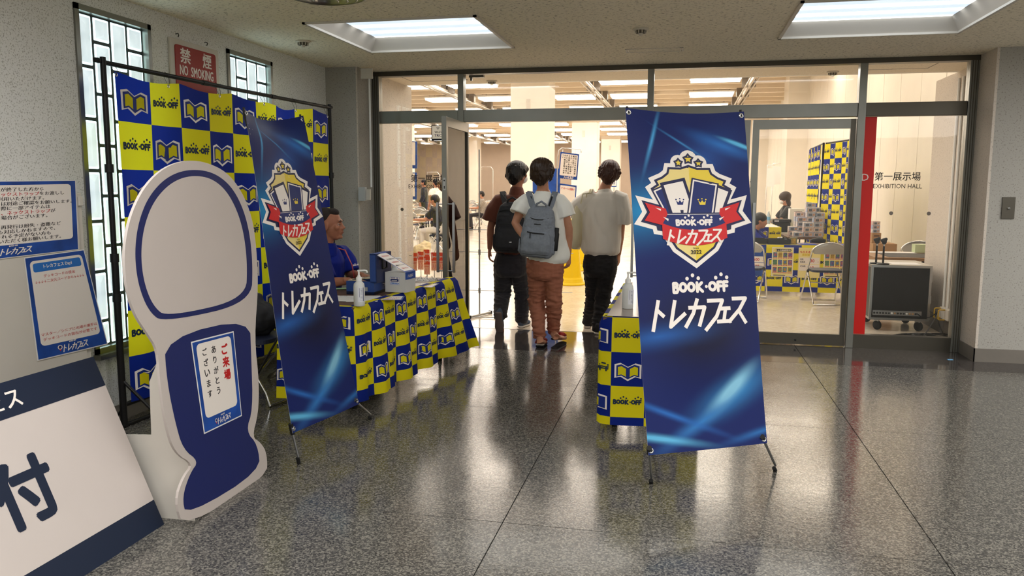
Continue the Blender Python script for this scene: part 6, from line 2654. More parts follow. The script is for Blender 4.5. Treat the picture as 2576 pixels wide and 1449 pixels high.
def price_board(x0, x1, z0, z1, label, rows, head):
    r = thing('price_board', label, 'sign', ((x0 + x1) / 2, 11.66, z0))
    mb = MB()
    mb.prism([(x0, z0), (x1, z0), (x1, z1), (x0, z1)], F117, .0015, M_PCREAM if head else M_PBLUE)
    p = mb.build('paper', r)
    a = Art()
    w, h = x1 - x0, z1 - z0
    if head:
        a.text('もらえる', x0 + w * .3, z1 - h * .14, h * .07, M_REDR, 1, bold=.04)
        a.text('買取価格', x0 + w * .40, z1 - h * .235, h * .075, M_GOLD, 1, bold=.05)
    for i, (l, c) in enumerate(rows):
        zc = z1 - h * (.43 + .23 * i)
        a.rect(x0 + w * .04, zc - h * .105, x1 - w * .04, zc + h * .105, M_PWHITE, 1)
        for k, t in enumerate(l):
            a.text(t, x0 + w * .10, zc + h * (.045 - .09 * k), h * .06, M_INK, 2, 'L', bold=.02)
        a.text(c, x0 + w * .64, zc, h * .095, M_RED, 2, bold=.03)
        a.text('円', x0 + w * .9, zc - h * .04, h * .03, M_RED, 2)
    a.build('print', F117, p, off=.002, step=.0006)


price_board(1.57, 1.86, .235, .655, 'cream price board reading 30 and 10 behind the folding chair', [(['RR', 'RRR'], '30'), (['CHR'], '10')], True)
price_board(.80, 1.13, .245, .655, 'blue-edged price board with two red 500 figures beside the blue banner edge', [([], '500'), ([], '500')], False)

cA = dup(CH, (1.79, 10.83, 0), radians(6), 'chrome folding chair with back to the glass, in front of the price board')
dup(CH, (.845, 10.93, 0), radians(-14), 'chrome folding chair half hidden behind the right edge of the large blue banner')


def put(px, py, y):
    p = on_y(px, py, y)
    return p


# things on the table
TZ = .689
for (px, w, y, lab) in ((1908, .20, 11.9, 'shallow black tray at the left end of the hall table'), (1958, .30, 11.85, 'shallow black tray filled with small gear on the hall table')):
    x = put(px, 612, y).x
    t = thing('tray', lab, 'tray', (x, y, TZ))
    mb = MB()
    mb.box((x - w / 2, y - .11, TZ), (x + w / 2, y + .11, TZ + .006), M_BLACK)
    for (a_, b2) in (((x - w / 2, y - .11), (x + w / 2, y - .104)), ((x - w / 2, y + .104), (x + w / 2, y + .11)), ((x - w / 2, y - .104), (x - w / 2 + .006, y + .104)), ((x + w / 2 - .006, y - .104), (x + w / 2, y + .104))):
        mb.box((a_[0], a_[1], TZ + .006), (b2[0], b2[1], TZ + .075), M_BLACK)
    mb.build('tray_shell', t)
mb = MB()
x = put(1958, 612, 11.85).x
rd = random.Random(4)
for i in range(22):
    c = V((x + rd.uniform(-.12, .12), 11.85 + rd.uniform(-.08, .08), TZ + .03 + rd.uniform(0, .06)))
    ball(mb, c, (.022, .018, .014), [M_BLACK, M_STEEL, M_GREYBAG][i % 3], None, 6)
tt_ = mb.build('cable_gear')
tag(tt_, 'jumble of small grey and black gear in the filled black tray', 'gear')
tt_['kind'] = 'stuff'
x = put(1996, 605, 11.8).x
mb = MB()
mb.box((x - .05, 11.78, TZ), (x + .05, 11.82, TZ + .10), mat('acrylic_green', (122, 124, 100), .2))
mb.box((x - .03, 11.774, TZ + .01), (x + .03, 11.78, TZ + .085), GENC[2])
tag(mb.build('card_stand'), 'small acrylic card stand beside the filled black tray', 'stand')
for (px, lab) in ((2030, 'blue clipboard lying at the middle of the hall table'), (2108, 'blue clipboard at the right end of the hall table')):
    x = put(px, 616, 11.85).x
    o = thing('clipboard', lab, 'clipboard', (x, 11.85, TZ))
    one('box', 'board', o, (x - .11, 11.76, TZ), (x + .12, 11.95, TZ + .006), mat('clear_blue_plastic', (60, 84, 190), .3))
    one('box', 'clip', o, (x - .03, 11.93, TZ + .006), (x + .03, 11.95, TZ + .02), M_STEEL)
x = put(2060, 606, 11.95).x
mb = MB()
loft(mb, [(x - .09, 11.95, TZ + .045), (x, 11.97, TZ + .055), (x + .08, 11.95, TZ + .045)], [.03, .045, .03], [.03, .045, .028], (0, 1, 0), M_BLACK, 10)
me = fused_mesh(mb, .01, 2)
tag(link('black_pouch', me), 'small black pouch beside the clipboards on the hall table', 'pouch')
# second table row behind with brown top and boxes
bt = thing('back_table', 'brown topped table behind the card table, carrying the box pile', 'table', (1.9, 13.9, 0))
one('box', 'tabletop', bt, (1.62, 13.4, .665), (2.16, 14.3, .70), M_WOOD)
for x in (1.66, 2.12):
    for y in (13.45, 14.25):
        one('tube', 'leg', bt, [(x, y, 0), (x, y, .67)], .015, M_BLACKM, 8)
BOXM = [mat('booster_box_%s' % n, c, .4, vary=.3, vscale=35) for n, c in (('silver', (206, 198, 196)), ('bluegrey', (158, 170, 194)), ('rose', (204, 178, 172)))]
M_BOXI = [mat('box_art_%s' % n, c, .4, vary=.4, vscale=60) for n, c in (('grey', (96, 100, 112)), ('orange', (196, 152, 122)))]


def card_box(x, y, z, w, d, h, i, lab, grp='pile of card boxes on the back table'):
    t = thing('card_box', lab, 'box', (x, y, z), grp)
    one('box', 'carton_shell', t, (x - w / 2, y - d / 2, z), (x + w / 2, y + d / 2, z + h), BOXM[i % 3], bev=.002)
    a = Art()
    f_ = lambda u, v, off=0: V((u, y - d / 2 - off, v))
    a.rect(x - w * .42, z + h * .15, x + w * .42, z + h * .85, BOXM[(i + 1) % 3], 0)
    a.rect(x - w * .30, z + h * .25, x + w * .05, z + h * .75, M_BOXI[0], 1)
    a.rect(x + w * .12, z + h * .3, x + w * .36, z + h * .7, M_BOXI[1], 1)
    a.build('front_print', f_, t, off=.0012, step=.0008)


rd = random.Random(11)
n = 0
for ri, (y, cols) in enumerate(((13.55, [(2006, 1), (2031, 3), (2054, 4)]), (13.80, [(1994, 2), (2014, 4), (2037, 6), (2060, 5)]), (14.05, [(2008, 5), (2034, 7), (2054, 6)]))):
    for ci, (px, k) in enumerate(cols):
        x = put(px, 590, y).x + rd.uniform(-.01, .01)
        for j in range(k):
            card_box(x, y, .701 + .0765 * j, .148, .15, .075, n, 'card box, %s from the bottom, %s column of the pile\'s %s row' % (ORDN[j], ORDN[ci], ('front', 'middle', 'rear')[ri]))
            n += 1
# black printer, white carton, woman, blue staff
x, y = put(1985, 570, 15.2).x, 15.2
pt = thing('side_table', 'table behind the box pile carrying the black printer', 'table', (x, y, 0))
one('box', 'tabletop', pt, (x - .9, y - .35, .66), (x + .30, y + .5, .69), M_CREAM)
for q in (-.8, .25):
    for w in (-.3, .45):
        one('tube', 'leg', pt, [(x + q, y + w, 0), (x + q, y + w, .66)], .015, M_BLACKM, 8)
pn = thing('printer', 'black desktop printer left of the box pile', 'printer', (x, y, .69))
one('box', 'printer_body', pn, (x - .30, y - .2, .69), (x + .0, y + .2, .86), M_BLACK, bev=.01)
one('box', 'printer_lid', pn, (x - .31, y - .21, .865), (x + .01, y + .2, .92), mat('grey_black_plastic', (34, 34, 36), .35), bev=.008)
one('box', 'control_panel', pn, (x - .28, y - .215, .875), (x - .2, y - .21, .905), M_CHROME)
x = put(2006, 530, 15.45).x
wc2 = thing('carton', 'white carton standing behind the box pile beside the seated woman', 'box', (x, 15.45, .69))
one('box', 'carton_body', wc2, (x - .14, 15.35, .69), (x + .12, 15.6, 1.10), M_WHITEP)
a = Art()
for k, (zz, w) in enumerate(((1.05, .14), (1.03, .10), (.80, .16), (.78, .12))):
    a.rect(x - w / 2, zz, x + w / 2, zz + .008, M_INK, 0)
a.build('printed_lines', lambda u, v, off=0: V((u, 15.35 - off, v)), wc2, off=.002)
x = put(1933, 550, 14.5).x
wb = thing('water_bottle', 'clear water bottle with a blue label near the seated woman', 'bottle', (x, 14.5, .86))
one('lathe', 'bottle_body', wb, [(0, 0), (.032, 0), (.033, .14), (.014, .19), (.014, .20), (0, .20)], (x, 14.5, .86), mat('clear_bottle', (190, 205, 214), .1, spec=.8), 12)
one('lathe', 'blue_label', wb, [(.0335, .06), (.0338, .12)], (x, 14.5, .86), M_SKYP, 12)
one('lathe', 'cap', wb, [(0, .2), (.015, .2), (.015, .22), (0, .22)], (x, 14.5, .86), M_WHITE, 10)
cx, cy = put(1920, 580, 14.5).x, 14.5
ct = thing('counter_table', 'cloth-covered counter row running back behind the black trays', 'table', (cx - .3, cy, 0))
one('box', 'tabletop', ct, (cx - .79, 13.2, .83), (cx + .14, 14.75, .86), M_CREAM)
cl3 = thing('checked_tablecloth', 'checked cloth hanging from the counter row that runs back behind the trays', 'tablecloth', (cx + .2, 13.2, .2))


def S_c3(u, v):
    if u < .95:
        return V((cx - .80 + u, 13.19, .862 - v))
    return V((cx + .15, 13.19 + (u - .95), .862 - v))


cloth_print('cloth', S_c3, [.95 - .19 * 5 + .19 * i for i in range(14)], [0, .19, .38, .57, .76, .84], 0, cl3, sub=2, off=.004)

# checked backdrop screens inside the hall
for k, (xa, ya, xb, yb, zt, lab) in enumerate(((2.47, 12.85, 2.24, 14.0, 2.19, 'nearer checked screen beside the closed glass door'), (2.20, 14.05, 2.28, 15.9, 2.19, 'farther checked screen inside the hall'))):
    d = V((xb - xa, yb - ya, 0))
    Ld = d.length
    d.normalize()
    nn = V((-d.y, d.x, 0))
    s_ = thing('checked_screen', lab, 'banner', ((xa + xb) / 2, (ya + yb) / 2, 0))
    S_s = lambda u, v, xa=xa, ya=ya, d=d, nn=nn, Ld=Ld: V((xa, ya, 2.18)) + d * (Ld - u) + nn * (.03 + .018 * sin(u * 14 + v)) - V((0, 0, v))
    cloth_print('cloth', S_s, [Ld / round(Ld / .24) * i for i in range(int(round(Ld / .24)) + 1)], [.24 * i for i in range(9)], k, s_, sub=3, off=.005)
    fr = MB()
    for q in (0, Ld):
        fr.tube([V((xa, ya, 0)) + d * q, V((xa, ya, 2.21)) + d * q], .018, M_BLACKM, 8)
    fr.tube([V((xa, ya, 2.20)), V((xb, yb, 2.20))], .014, M_BLACKM, 8)
    fr.build('pipe_frame', s_)
# notices on far stands at the right
for px, py, lab in ((1938, 445, 'lower'), (1953, 440, 'upper')):
    sy = 22 if lab == 'lower' else 22.4
    p = put(px, py, sy)
    s_ = thing('paper_sign_stand', 'thin pole stand with a white paper, the %s of two far ones at the right' % ('left' if lab == 'lower' else 'right'), 'sign', (p.x, sy, 0))
    one('tube', 'pole', s_, [(p.x - .09, sy, 0), (p.x - .09, sy, p.z + .30), (p.x + .10, sy, p.z + .30)], .012, M_CHROME, 6)
    one('box', 'paper', s_, (p.x - .10, sy - .03, p.z - .25), (p.x + .11, sy - .02, p.z + .22), M_WHITEP)

# flight case with audio panel
fx0, fx1, fy0, fy1, fz0, fz1 = 1.915, 2.495, 8.84, 9.48, .115, .685
fcase = thing('flight_case', 'black rack flight case on castors behind the right side light glass', 'case', ((fx0 + fx1) / 2, (fy0 + fy1) / 2, 0))
M_FCB = mat('black_laminate', (20, 18, 17), .6, spec=.2, vary=.15, vscale=8)
one('box', 'case_body', fcase, (fx0 + .005, fy0 + .01, fz0), (fx1 - .005, fy1, fz1), mat('case_side_grey', (52, 56, 54), .45))
mb = MB()
for z in (fz0, fz1 - .022):
    for (a_, b2) in (((fx0, fy0), (fx1, fy0 + .022)), ((fx0, fy1 - .022), (fx1, fy1)), ((fx0, fy0 + .022), (fx0 + .022, fy1 - .022)), ((fx1 - .022, fy0 + .022), (fx1, fy1 - .022))):
        mb.box((a_[0], a_[1], z), (b2[0], b2[1], z + .022), M_STEEL)
for x in (fx0, fx1 - .022):
    for y in (fy0, fy1 - .022):
        mb.box((x, y, fz0 + .022), (x + .022, y + .022, fz1 - .022), M_STEEL)
mb.box((fx0 + .0, fy0 + .0, fz1), (fx1, fy1, fz1 + .004), mat('case_top_grey', (186, 180, 168), .5))
mb.build('edge_trim', fcase)
one('box', 'front_panel', fcase, (fx0 + .026, fy0 + .004, fz0 + .026), (fx1 - .026, fy0 + .01, fz1 - .026), M_FCB)
mb = MB()
mb.box((fx0 + .035, fy0 + .000, fz0 + .05), (fx1 - .075, fy0 + .005, fz0 + .10), M_STEEL)
sp = mb.build('socket_strip', fcase)
for i in range(16):
    x = fx0 + .05 + i * .0285
    m = [M_BLACK, M_BLACK, M_BLACK, M_BLACK, M_BLACK, M_BLACK, M_WHITE, M_CARD, M_BLACK, M_BLACK, M_BLACK, M_WHITE, M_CARD, M_CARD, M_BLACK, M_STEEL][i]
    one('lathe', 'socket', sp, [(.010, 0), (.010, .004), (.006, .004), (.005, .002), (0, .002)], (x, fy0, fz0 + .073), m, 12, (0, -1, 0))
for x, y in ((fx0 + .09, fy0 + .07), (fx1 - .09, fy0 + .07), (fx0 + .09, fy1 - .07), (fx1 - .09, fy1 - .07)):
    mb = MB()
    mb.lathe([(0, -.016), (.045, -.014), (.05, -.008), (.05, .008), (.045, .014), (0, .016)], (x + .01, y, .05), M_RUBBER, 18, (.8, .6, 0))
    mb.box((x - .03, y - .03, .104), (x + .03, y + .03, .115), M_STEEL)
    mb.obox((x, y, .08), (.004, .003, 0), (-.018, .024, 0), (0, 0, .028), M_STEEL)
    mb.build('castor', fcase)
hx = fx0 + .003
mb = MB()
mb.box((hx - .003, fy0 + .22, .36), (hx + .003, fy0 + .34, .50), M_STEEL)
mb.box((hx - .008, fy0 + .245, .40), (hx - .001, fy0 + .315, .46), M_BLACK)
mb.build('side_handle', fcase)
for z in (.56, .34, .17):
    one('box', 'catch', fcase, (fx1 - .012, fy0 - .003, z - .04), (fx1 + .004, fy0 + .002, z + .04), M_STEEL)
one('box', 'top_sheet', fcase, (fx0 + .22, fy0 + .08, fz1 + .004), (fx0 + .50, fy0 + .35, fz1 + .006), M_WHITEP)
# microphones / small stands on the case
for k, (dx, dy) in enumerate(((.065, .12), (.115, .04))):
    c = V((fx0 + dx, fy0 + dy, fz1 + .004))
    t = thing('desk_stand', ['black desk clamp stand on the flight case, the rear of two', 'black desk clamp stand on the flight case, the front of two'][k], 'stand', c)
    one('lathe', 'round_base', t, [(0, 0), (.062, 0), (.060, .012), (.012, .016), (0, .016)], c, M_BLACKM, 24)
    one('tube', 'pole', t, [c + V((0, 0, .015)), c + V((0, 0, .19))], .010, M_BLACKM, 10)
    one('tube', 'chrome_joint', t, [c + V((0, 0, .19)), c + V((0, 0, .215))], .008, M_CHROME, 10)
    mb = MB()
    ball(mb, c + V((0, 0, .235)), (.026, .022, .030), M_BLACK)
    loft(mb, [c + V((-.03, 0, .25)), c + V((.02, 0, .265))], [.014, .018], [.014, .018], (0, 0, 1), M_BLACK, 8)
    fuse(mb, 'clamp', t, .006, 2)
# coiled cables, socket and plugs
rd = random.Random(21)
for k in range(9):
    mb = MB()
    pts = []
    cx_, cy_ = 2.02 + .055 * k, 8.46 + rd.uniform(-.05, .07)
    rx, ry = rd.uniform(.10, .17), rd.uniform(.06, .10)
    ph = rd.uniform(0, 6)
    for i in range(31):
        a_ = 2 * pi * i / 15 + ph
        pts.append((cx_ + rx * (1 - .006 * i) * cos(a_), cy_ + ry * sin(a_), .009 + .007 * k * .6 + .004 * sin(a_ * 2)))
    mb.tube(pts, .0055, M_RUBBER if k % 3 else mat('grey_cable', (74, 74, 74), .5), 6)
    tag(mb.build('power_cable'), 'loop of cable on the floor before the flight case, %s from the left' % ORDN[k], 'cable', 'cable loops under the flight case')
so = thing('wall_outlet', 'wall outlet box with yellow guards low on the right passage wall', 'socket', (2.60, 8.45, .25))
SXX = 2.62
oc = on_x(2380, 788, SXX)
one('box', 'outlet_box', so, (SXX - .05, oc.y - .22, oc.z - .05), (SXX, oc.y + .05, oc.z + .06), M_CREAM, bev=.004)
M_YG = mat('yellow_guard', (196, 158, 40), .5)
for q in (-.03, .10):
    y = oc.y - .10 + q
    mb = MB()
    mb.tube([(SXX - .05, y, oc.z + .05), (SXX - .10, y, oc.z + .05), (SXX - .11, y, oc.z + .04), (SXX - .11, y, oc.z - .04), (SXX - .10, y, oc.z - .05), (SXX - .05, y, oc.z - .05)], .007, M_YG, 8)
    mb.build('guard', so)
for k, (a_, b2) in enumerate((((SXX - .09, oc.y - .05, oc.z), (2.30, 8.36, .01)), ((SXX - .09, oc.y + .02, oc.z + .01), (2.52, 8.25, .01)), ((SXX - .09, oc.y - .02, oc.z + .01), (fx1 - .12, fy0 - .005, fz0 + .08)))):
    a_, b2 = V(a_), V(b2)
    mid = (a_ + b2) / 2 - V((0, 0, .10 if k else .02))
    mb = MB()
    mb.tube([a_ * (1 - t) ** 2 + mid * 2 * t * (1 - t) + b2 * t * t for t in [i / 12 for i in range(13)]], .0055, [mat('grey_cable', (74, 74, 74)), M_RUBBER, M_RUBBER][k], 6)
    tag(mb.build('hanging_cable'), ['grey cable running from the wall outlet down to the floor', 'black cable hanging from the wall outlet to the skirting', 'black cable from the wall outlet to the socket strip'][k], 'cable')
for q in (-.07, .06):
    mb = MB()
    mb.tube([(SXX - .012, oc.y + q, oc.z + .06), (SXX - .012, oc.y + q, 2.55)], .012, M_WHITE, 8)
    tag(mb.build('wall_conduit'), 'white conduit rising from the outlet on the right passage wall, the %s of two' % ('nearer' if q < 0 else 'farther'), 'conduit')
# desk behind the case, cartons, stacked chairs
rt_ = thing('work_table', 'brown table with a dark mat behind the flight case', 'table', (2.6, 10.3, 0))
one('box', 'tabletop', rt_, (2.12, 9.66, .665), (2.92, 10.62, .70), mat('oak_laminate', (150, 112, 76), .45, vary=.12, vscale=12))
one('box', 'dark_mat', rt_, (2.28, 9.72, .70), (2.90, 10.35, .703), mat('dark_mat', (52, 50, 52), .6))
for x in (2.2, 2.85):
    for y in (9.75, 10.5):
        one('tube', 'leg', rt_, [(x, y, 0), (x, y, .67)], .016, M_BLACKM, 8)
one('box', 'paper', rt_, (2.2, 10.38, .70), (2.75, 10.58, .702), M_WHITEP)
bxs = [(2.28, 11.45, 0.0, .80, .58, .50, 'big brown carton on the floor behind the brown table'), (2.09, 11.35, .801, .16, .3, .20, 'small brown printed carton on top of the big carton')]
for x, y, z, w, h, d, lab in [(2.555, 11.35, 0, .29, .76, .45, bxs[0][6]), (2.475, 11.35, .761, .11, .13, .2, bxs[1][6])]:
    t = thing('carton', lab, 'box', (x, y, z))
    one('box', 'carton_body', t, (x - w / 2, y - d / 2, z), (x + w / 2, y + d / 2, z + h), M_CARD, bev=.003)
    one('box', 'tape', t, (x - w / 2, y - .03, z + h), (x + w / 2, y + .03, z + h + .001), mat('tan_tape', (190, 160, 110), .3))
    a = Art()
    a.rect(x - w * .3, z + h * .62, x + w * .3, z + h * .82, mat('brown_ink', (110, 80, 54), .7), 0)
    a.build('printed_panel', lambda u, v, off=0, y=y, d=d: V((u, y - d / 2 - off, v)), t, off=.001)
for k in range(3):
    card_box(2.47, 11.35, .892 + .0505 * k, .09, .15, .05, k, 'small card box stacked beside the red strip, %s from the bottom' % ORDN[k], 'card boxes beside the red strip')
c1_ = dup(CH, (2.96, 11.15, .0), radians(160), 'chrome folding chair standing against the panel wall, the nearer of two')
c2_ = dup(CH, (3.32, 11.62, .0), radians(150), 'chrome folding chair standing against the panel wall, the farther of two')
mb = MB()
mb.box((2.74, 10.45, .703), (2.90, 10.60, .80), mat('pale_green_plastic', (196, 210, 168), .4))
tag(mb.build('plastic_box'), 'pale green plastic box on the right end of the brown table', 'box')

# ------------------------------------------------------------------ EXHIBITION HALL CONTENTS, centre
# thin pole of a sign rack right behind the threshold
rk = thing('pole_rack', 'chrome pole rack standing just inside the open doors at the left', 'rack', (-2.24, 8.83, 0))
mb = MB()
mb.tube([(-2.262, 8.80, .03), (-2.262, 8.80, 1.89)], .0085, M_STEEL, 8)
mb.build('pole', rk)
for z in (.995, .74, .30):
    one('tube', 'cross_bar', rk, [(-2.55, 8.80, z), (-1.2, 8.86, z)], .004, M_STEEL, 6)
    one('tube', 'collar', rk, [(-2.262, 8.80, z - .03), (-2.262, 8.80, z + .03)], .014, M_STEEL, 10)
one('tube', 'foot', rk, [(-2.33, 8.63, .018), (-2.19, 9.02, .018)], .016, M_STEEL, 8)
one('tube', 'foot', rk, [(-2.35, 8.70, .012), (-2.05, 8.68, .012)], .006, M_STEEL, 8)
for p in ((-2.335, 8.62, .018), (-2.04, 8.68, .012), (-2.19, 9.03, .018)):
    one('tube', 'end_cap', rk, [V(p) - V((.02, 0, 0)), V(p) + V((.02, 0, 0))], .019 if p[2] > .015 else .012, M_BLACK, 10)

M_CONE = mat('yellow_cone_plastic', (246, 206, 18), .4)
for k, (x, y, h) in enumerate(((-1.68, 12.1, 1.0), (-1.80, 14.3, 1.0))):
    t = thing('safety_cone', ['big yellow plastic cone between the middle and right walkers', 'second yellow plastic cone farther back behind the tote bag'][k], 'cone', (x, y, 0))
    one('lathe', 'cone_base', t, [(0, 0), (.235, 0), (.240, .012), (.225, .03), (.20, .045), (.20, .085), (.185, .10), (.178, .12)], (x, y, 0), M_CONE, 32)
    one('lathe', 'cone_body', t, [(.176, .12), (.135, .55), (.11, h - .1), (.10, h - .06), (.11, h - .05), (.07, h), (0, h)], (x, y, 0), M_CONE, 32)


def hung_poster(name, label, q, y, fn, cat='poster'):
    bl, br, tr, tl = [on_y(p[0], p[1], y) for p in q]
    w, h = (br - bl).length, (tl - bl).length
    r = thing(name, label, cat, ((bl + br) / 2)[:])
    sheet_into(r, 'sheet', [bl, br, tr, tl], w, h, fn, .004)
    return r


def art_vert(a, w, h, cols=('買取には本人確認書', '類が必要です。', 'また、十八歳未満の', 'お客様は保護者の同', '伴および、保護者の', '本人確認書類が必要', 'です')):
    a.rect(0, 0, w, h, M_PBLUE, 0)
    a.rrect(w * .06, h * .12, w * .94, h * .95, w * .05, M_PWHITE, 6)
    for i, c in enumerate(cols):
        for j, ch in enumerate(c):
            a.line(ch, w * (.84 - .115 * i), h * (.885 - .082 * j), h * .075, M_INK, 12, bold=.03)
    a.include(KATA_W, w * .55, h * .06, w * .5, 12)


def art_survey(a, w, h):
    a.rect(0, 0, w, h, M_PBLUE, 0)
    a.rrect(w * .06, h * .06, w * .94, h * .95, w * .05, M_PWHITE, 6)
    a.text('アンケートに回答で', w * .5, h * .86, h * .07, M_RED, 12, bold=.03, w=w * .75)


def art_boff(a, w, h):
    a.include(LOGO_W, w * .5, h * .25, w * .8, 6)
    a.rect(w * .0, h * .7, w, h * .72, M_BLUEP, 4)


HY = 13.5
hung_poster('hanging_notice', 'blue-edged notice of vertical writing hanging above the middle walker', [(1404, 448), (1452, 453), (1457, 388), (1410, 382)], HY, art_vert, 'notice')
hung_poster('hanging_notice', 'blue-edged survey notice hanging below the vertical writing, code left blank', [(1404, 540), (1446, 545), (1451, 467), (1407, 461)], HY, art_survey, 'notice')
hg = thing('hanger_rack', 'thin chrome hanger rack that carries the two hanging notices', 'rack', on_y(1390, 700, HY)[:2] + (0,) if False else (on_y(1390, 700, HY).x, HY, 0))
pts = [on_y(1398, 740, HY + .05), on_y(1402, 400, HY + .05), on_y(1406, 378, HY + .05), on_y(1414, 372, HY + .05), on_y(1462, 376, HY + .05), on_y(1462, 384, HY + .05)]
pts[0].z = 0.0
pts[0].x = pts[1].x
one('tube', 'frame', hg, pts, .008, M_CHROME, 8)
one('box', 'foot', hg, (pts[0].x - .2, HY - .15, 0), (pts[0].x + .2, HY + .25, .02), M_STEEL)
for px in (1416, 1448):
    p = on_y(px, 376, HY + .05)
    one('tube', 'clip', hg, [p, p - V((0, .03, .07))], .006, M_WHITE, 6)
bl_ = hung_poster('blue_banner', 'blue hall banner with white wordmark behind the middle walker', [(1340, 640), (1403, 640), (1410, 424), (1340, 424)], 15.5, art_boff, 'banner')
bl_.children[0].data.materials[0] = M_PBLUE
one('tube', 'pole', bl_, [V((on_y(1375, 424, 15.55).x, 15.55, 0)), on_y(1375, 424, 15.55)], .012, M_BLACKM, 6)
sg = hung_poster('wall_sign', 'small blue-edged restroom-like sign right of the tote bag man', [(1538, 470), (1551, 470), (1551, 447), (1538, 447)], 24, lambda a, w, h: (a.rect(0, 0, w, h, M_PBLUE, 0), a.rect(w * .1, h * .1, w * .9, h * .9, M_PWHITE, 6), a.disc(w * .35, h * .7, w * .08, M_NAVY, 12), a.rect(w * .28, h * .25, w * .42, h * .6, M_NAVY, 12), a.disc(w * .65, h * .7, w * .08, M_NAVY, 12), a.rect(w * .58, h * .25, w * .72, h * .6, M_NAVY, 12)), 'sign')
one('tube', 'pole', sg, [V((on_y(1545, 470, 24.05).x, 24.05, 0)), on_y(1545, 447, 24.05)], .012, M_STEEL, 6)
# stamp notices at the left, on the vest wall end
for k, (q, t) in enumerate(((((1038, 423), (1050, 424), (1050, 356), (1038, 354)), 'スタンプを'), (((1038, 502), (1049, 502), (1049, 434), (1038, 434)), 'ここから'))):
    def fn(a, w, h, t=t):
        a.rect(0, 0, w, h, M_PBLUE, 0)
        a.rect(0, h * .12, w * .86, h * .97, M_PWHITE, 6)
        for j, ch in enumerate(t):
            a.line(ch, w * .52, h * (.84 - .15 * j), h * .13, M_INK, 12, bold=.02)
    bq = [q[0], q[1], q[2], q[3]]
    bq = [(x - (24 if i in (0, 3) else 0), y) for i, (x, y) in enumerate(bq)]
    hp_ = hung_poster('stamp_notice', ['blue-edged vertical stamp notice at the edge of the left side light, upper one', 'blue-edged vertical notice at the edge of the left side light, lower one'][k], bq, 11.0, fn, 'notice')
    bx0 = on_y(1020, 424, 11.02)
one('tube', 'pole', hp_, [V((bx0.x, 11.03, 0)), V((bx0.x, 11.03, 2.4))], .012, M_CHROME, 8)

# red upright panel on a pole behind the left glass
fp_ = [on_y(x, y, 9.6) for x, y in ((1134, 462), (1150, 470), (1160, 500), (1166, 560), (1164, 640), (1158, 690), (1146, 712), (1134, 712))]
fo = fp_[0]
rf = thing('red_panel', 'red upright flag seen through the open glass door leaf', 'flag', (fo.x, 9.6, 0))
mb = MB()
mb.prism([(p.x, p.z) for p in fp_][::-1], lambda u, v, off=0: V((u, 9.6 - off + .02 * sin(v * 6), v)), .004, mat('red_panel_cloth', (176, 24, 28), .7))
mb.build('cloth', rf)
one('tube', 'pole', rf, [(fo.x - .01, 9.61, 0), (fo.x - .01, 9.61, fo.z + .02)], .010, M_STEEL, 8)
one('lathe', 'foot', rf, [(0, 0), (.16, 0), (.16, .02), (.03, .04), (0, .04)], (fo.x - .01, 9.61, 0), M_STEEL, 20)
# fire extinguisher notices on stakes
spots = [(1027, 641), (1042, 636), (1058, 633), (1073, 628), (1074, 645), (1092, 635), (1110, 635)]
M_EXR = mat('notice_red_orange', (222, 70, 44), .5)
M_EXP = mat('notice_pale_red', (238, 176, 150), .5)
for k, (px, py) in enumerate(spots):
    y = 8.95 + (.0 if k in (4, 5, 6) else .12) + .01 * k
    c = on_y(px, py, y)
    w, h = .072, .215
    t = thing('extinguisher_notice', 'red and pale fire extinguisher notice behind the left glass, %s from the left' % ORDN[[0, 1, 2, 3, 4, 5, 6][k]], 'sign', (c.x, y, 0), 'fire extinguisher notices behind the left glass')
    sheet_into(t, 'board', [(c.x - w / 2, y, c.z - h), (c.x + w / 2, y, c.z - h), (c.x + w / 2, y, c.z), (c.x - w / 2, y, c.z)], w, h,
               lambda a, w, h: (a.rect(0, h * .55, w, h, M_EXR, 0), a.rect(0, 0, w, h * .55, M_EXP, 0), a.line('消火器', w * .60, h * .76, .021, M_PWHITE, 4, bold=.03),
                                a.rrect(w * .12, h * .62, w * .22, h * .9, .003, M_PWHITE, 4), a.stroke([(w * .2, h * .1), (w * .35, h * .22), (w * .3, h * .36)], .004, M_EXR, 4),
                                a.stroke([(w * .6, h * .1), (w * .75, h * .22), (w * .65, h * .36)], .004, M_EXR, 4), a.rect(w * .1, h * .46, w * .9, h * .48, M_EXR, 4), a.rect(w * .1, h * .41, w * .8, h * .43, M_EXR, 4)), .002)
    one('tube', 'stake', t, [(c.x, y + .006, 0.004), (c.x, y + .006, c.z - .02)], .004, M_STEEL, 6)
    one('lathe', 'foot', t, [(0, 0), (.035, 0), (.03, .008), (0, .012)], (c.x, y + .006, 0), M_STEEL, 12)
mb = MB()
mb.tube([(on_y(1010, 641, 8.9).x, 8.9, .03), (on_y(1010, 641, 8.9).x, 8.9, on_y(1010, 641, 8.9).z), (on_y(1036, 643, 8.9).x, 8.9, on_y(1036, 643, 8.9).z)], .005, M_STEEL, 6)
tag(mb.build('bent_rail'), 'bent chrome rail beside the fire extinguisher notices', 'rail')


# ------------------------------------------------------------------ people and furniture deeper in the hall
def L2W(o, rot):
    c_, s_ = cos(rot), sin(rot)
    return lambda x, y, z: V((o[0] + x * c_ - y * s_, o[1] + x * s_ + y * c_, z))


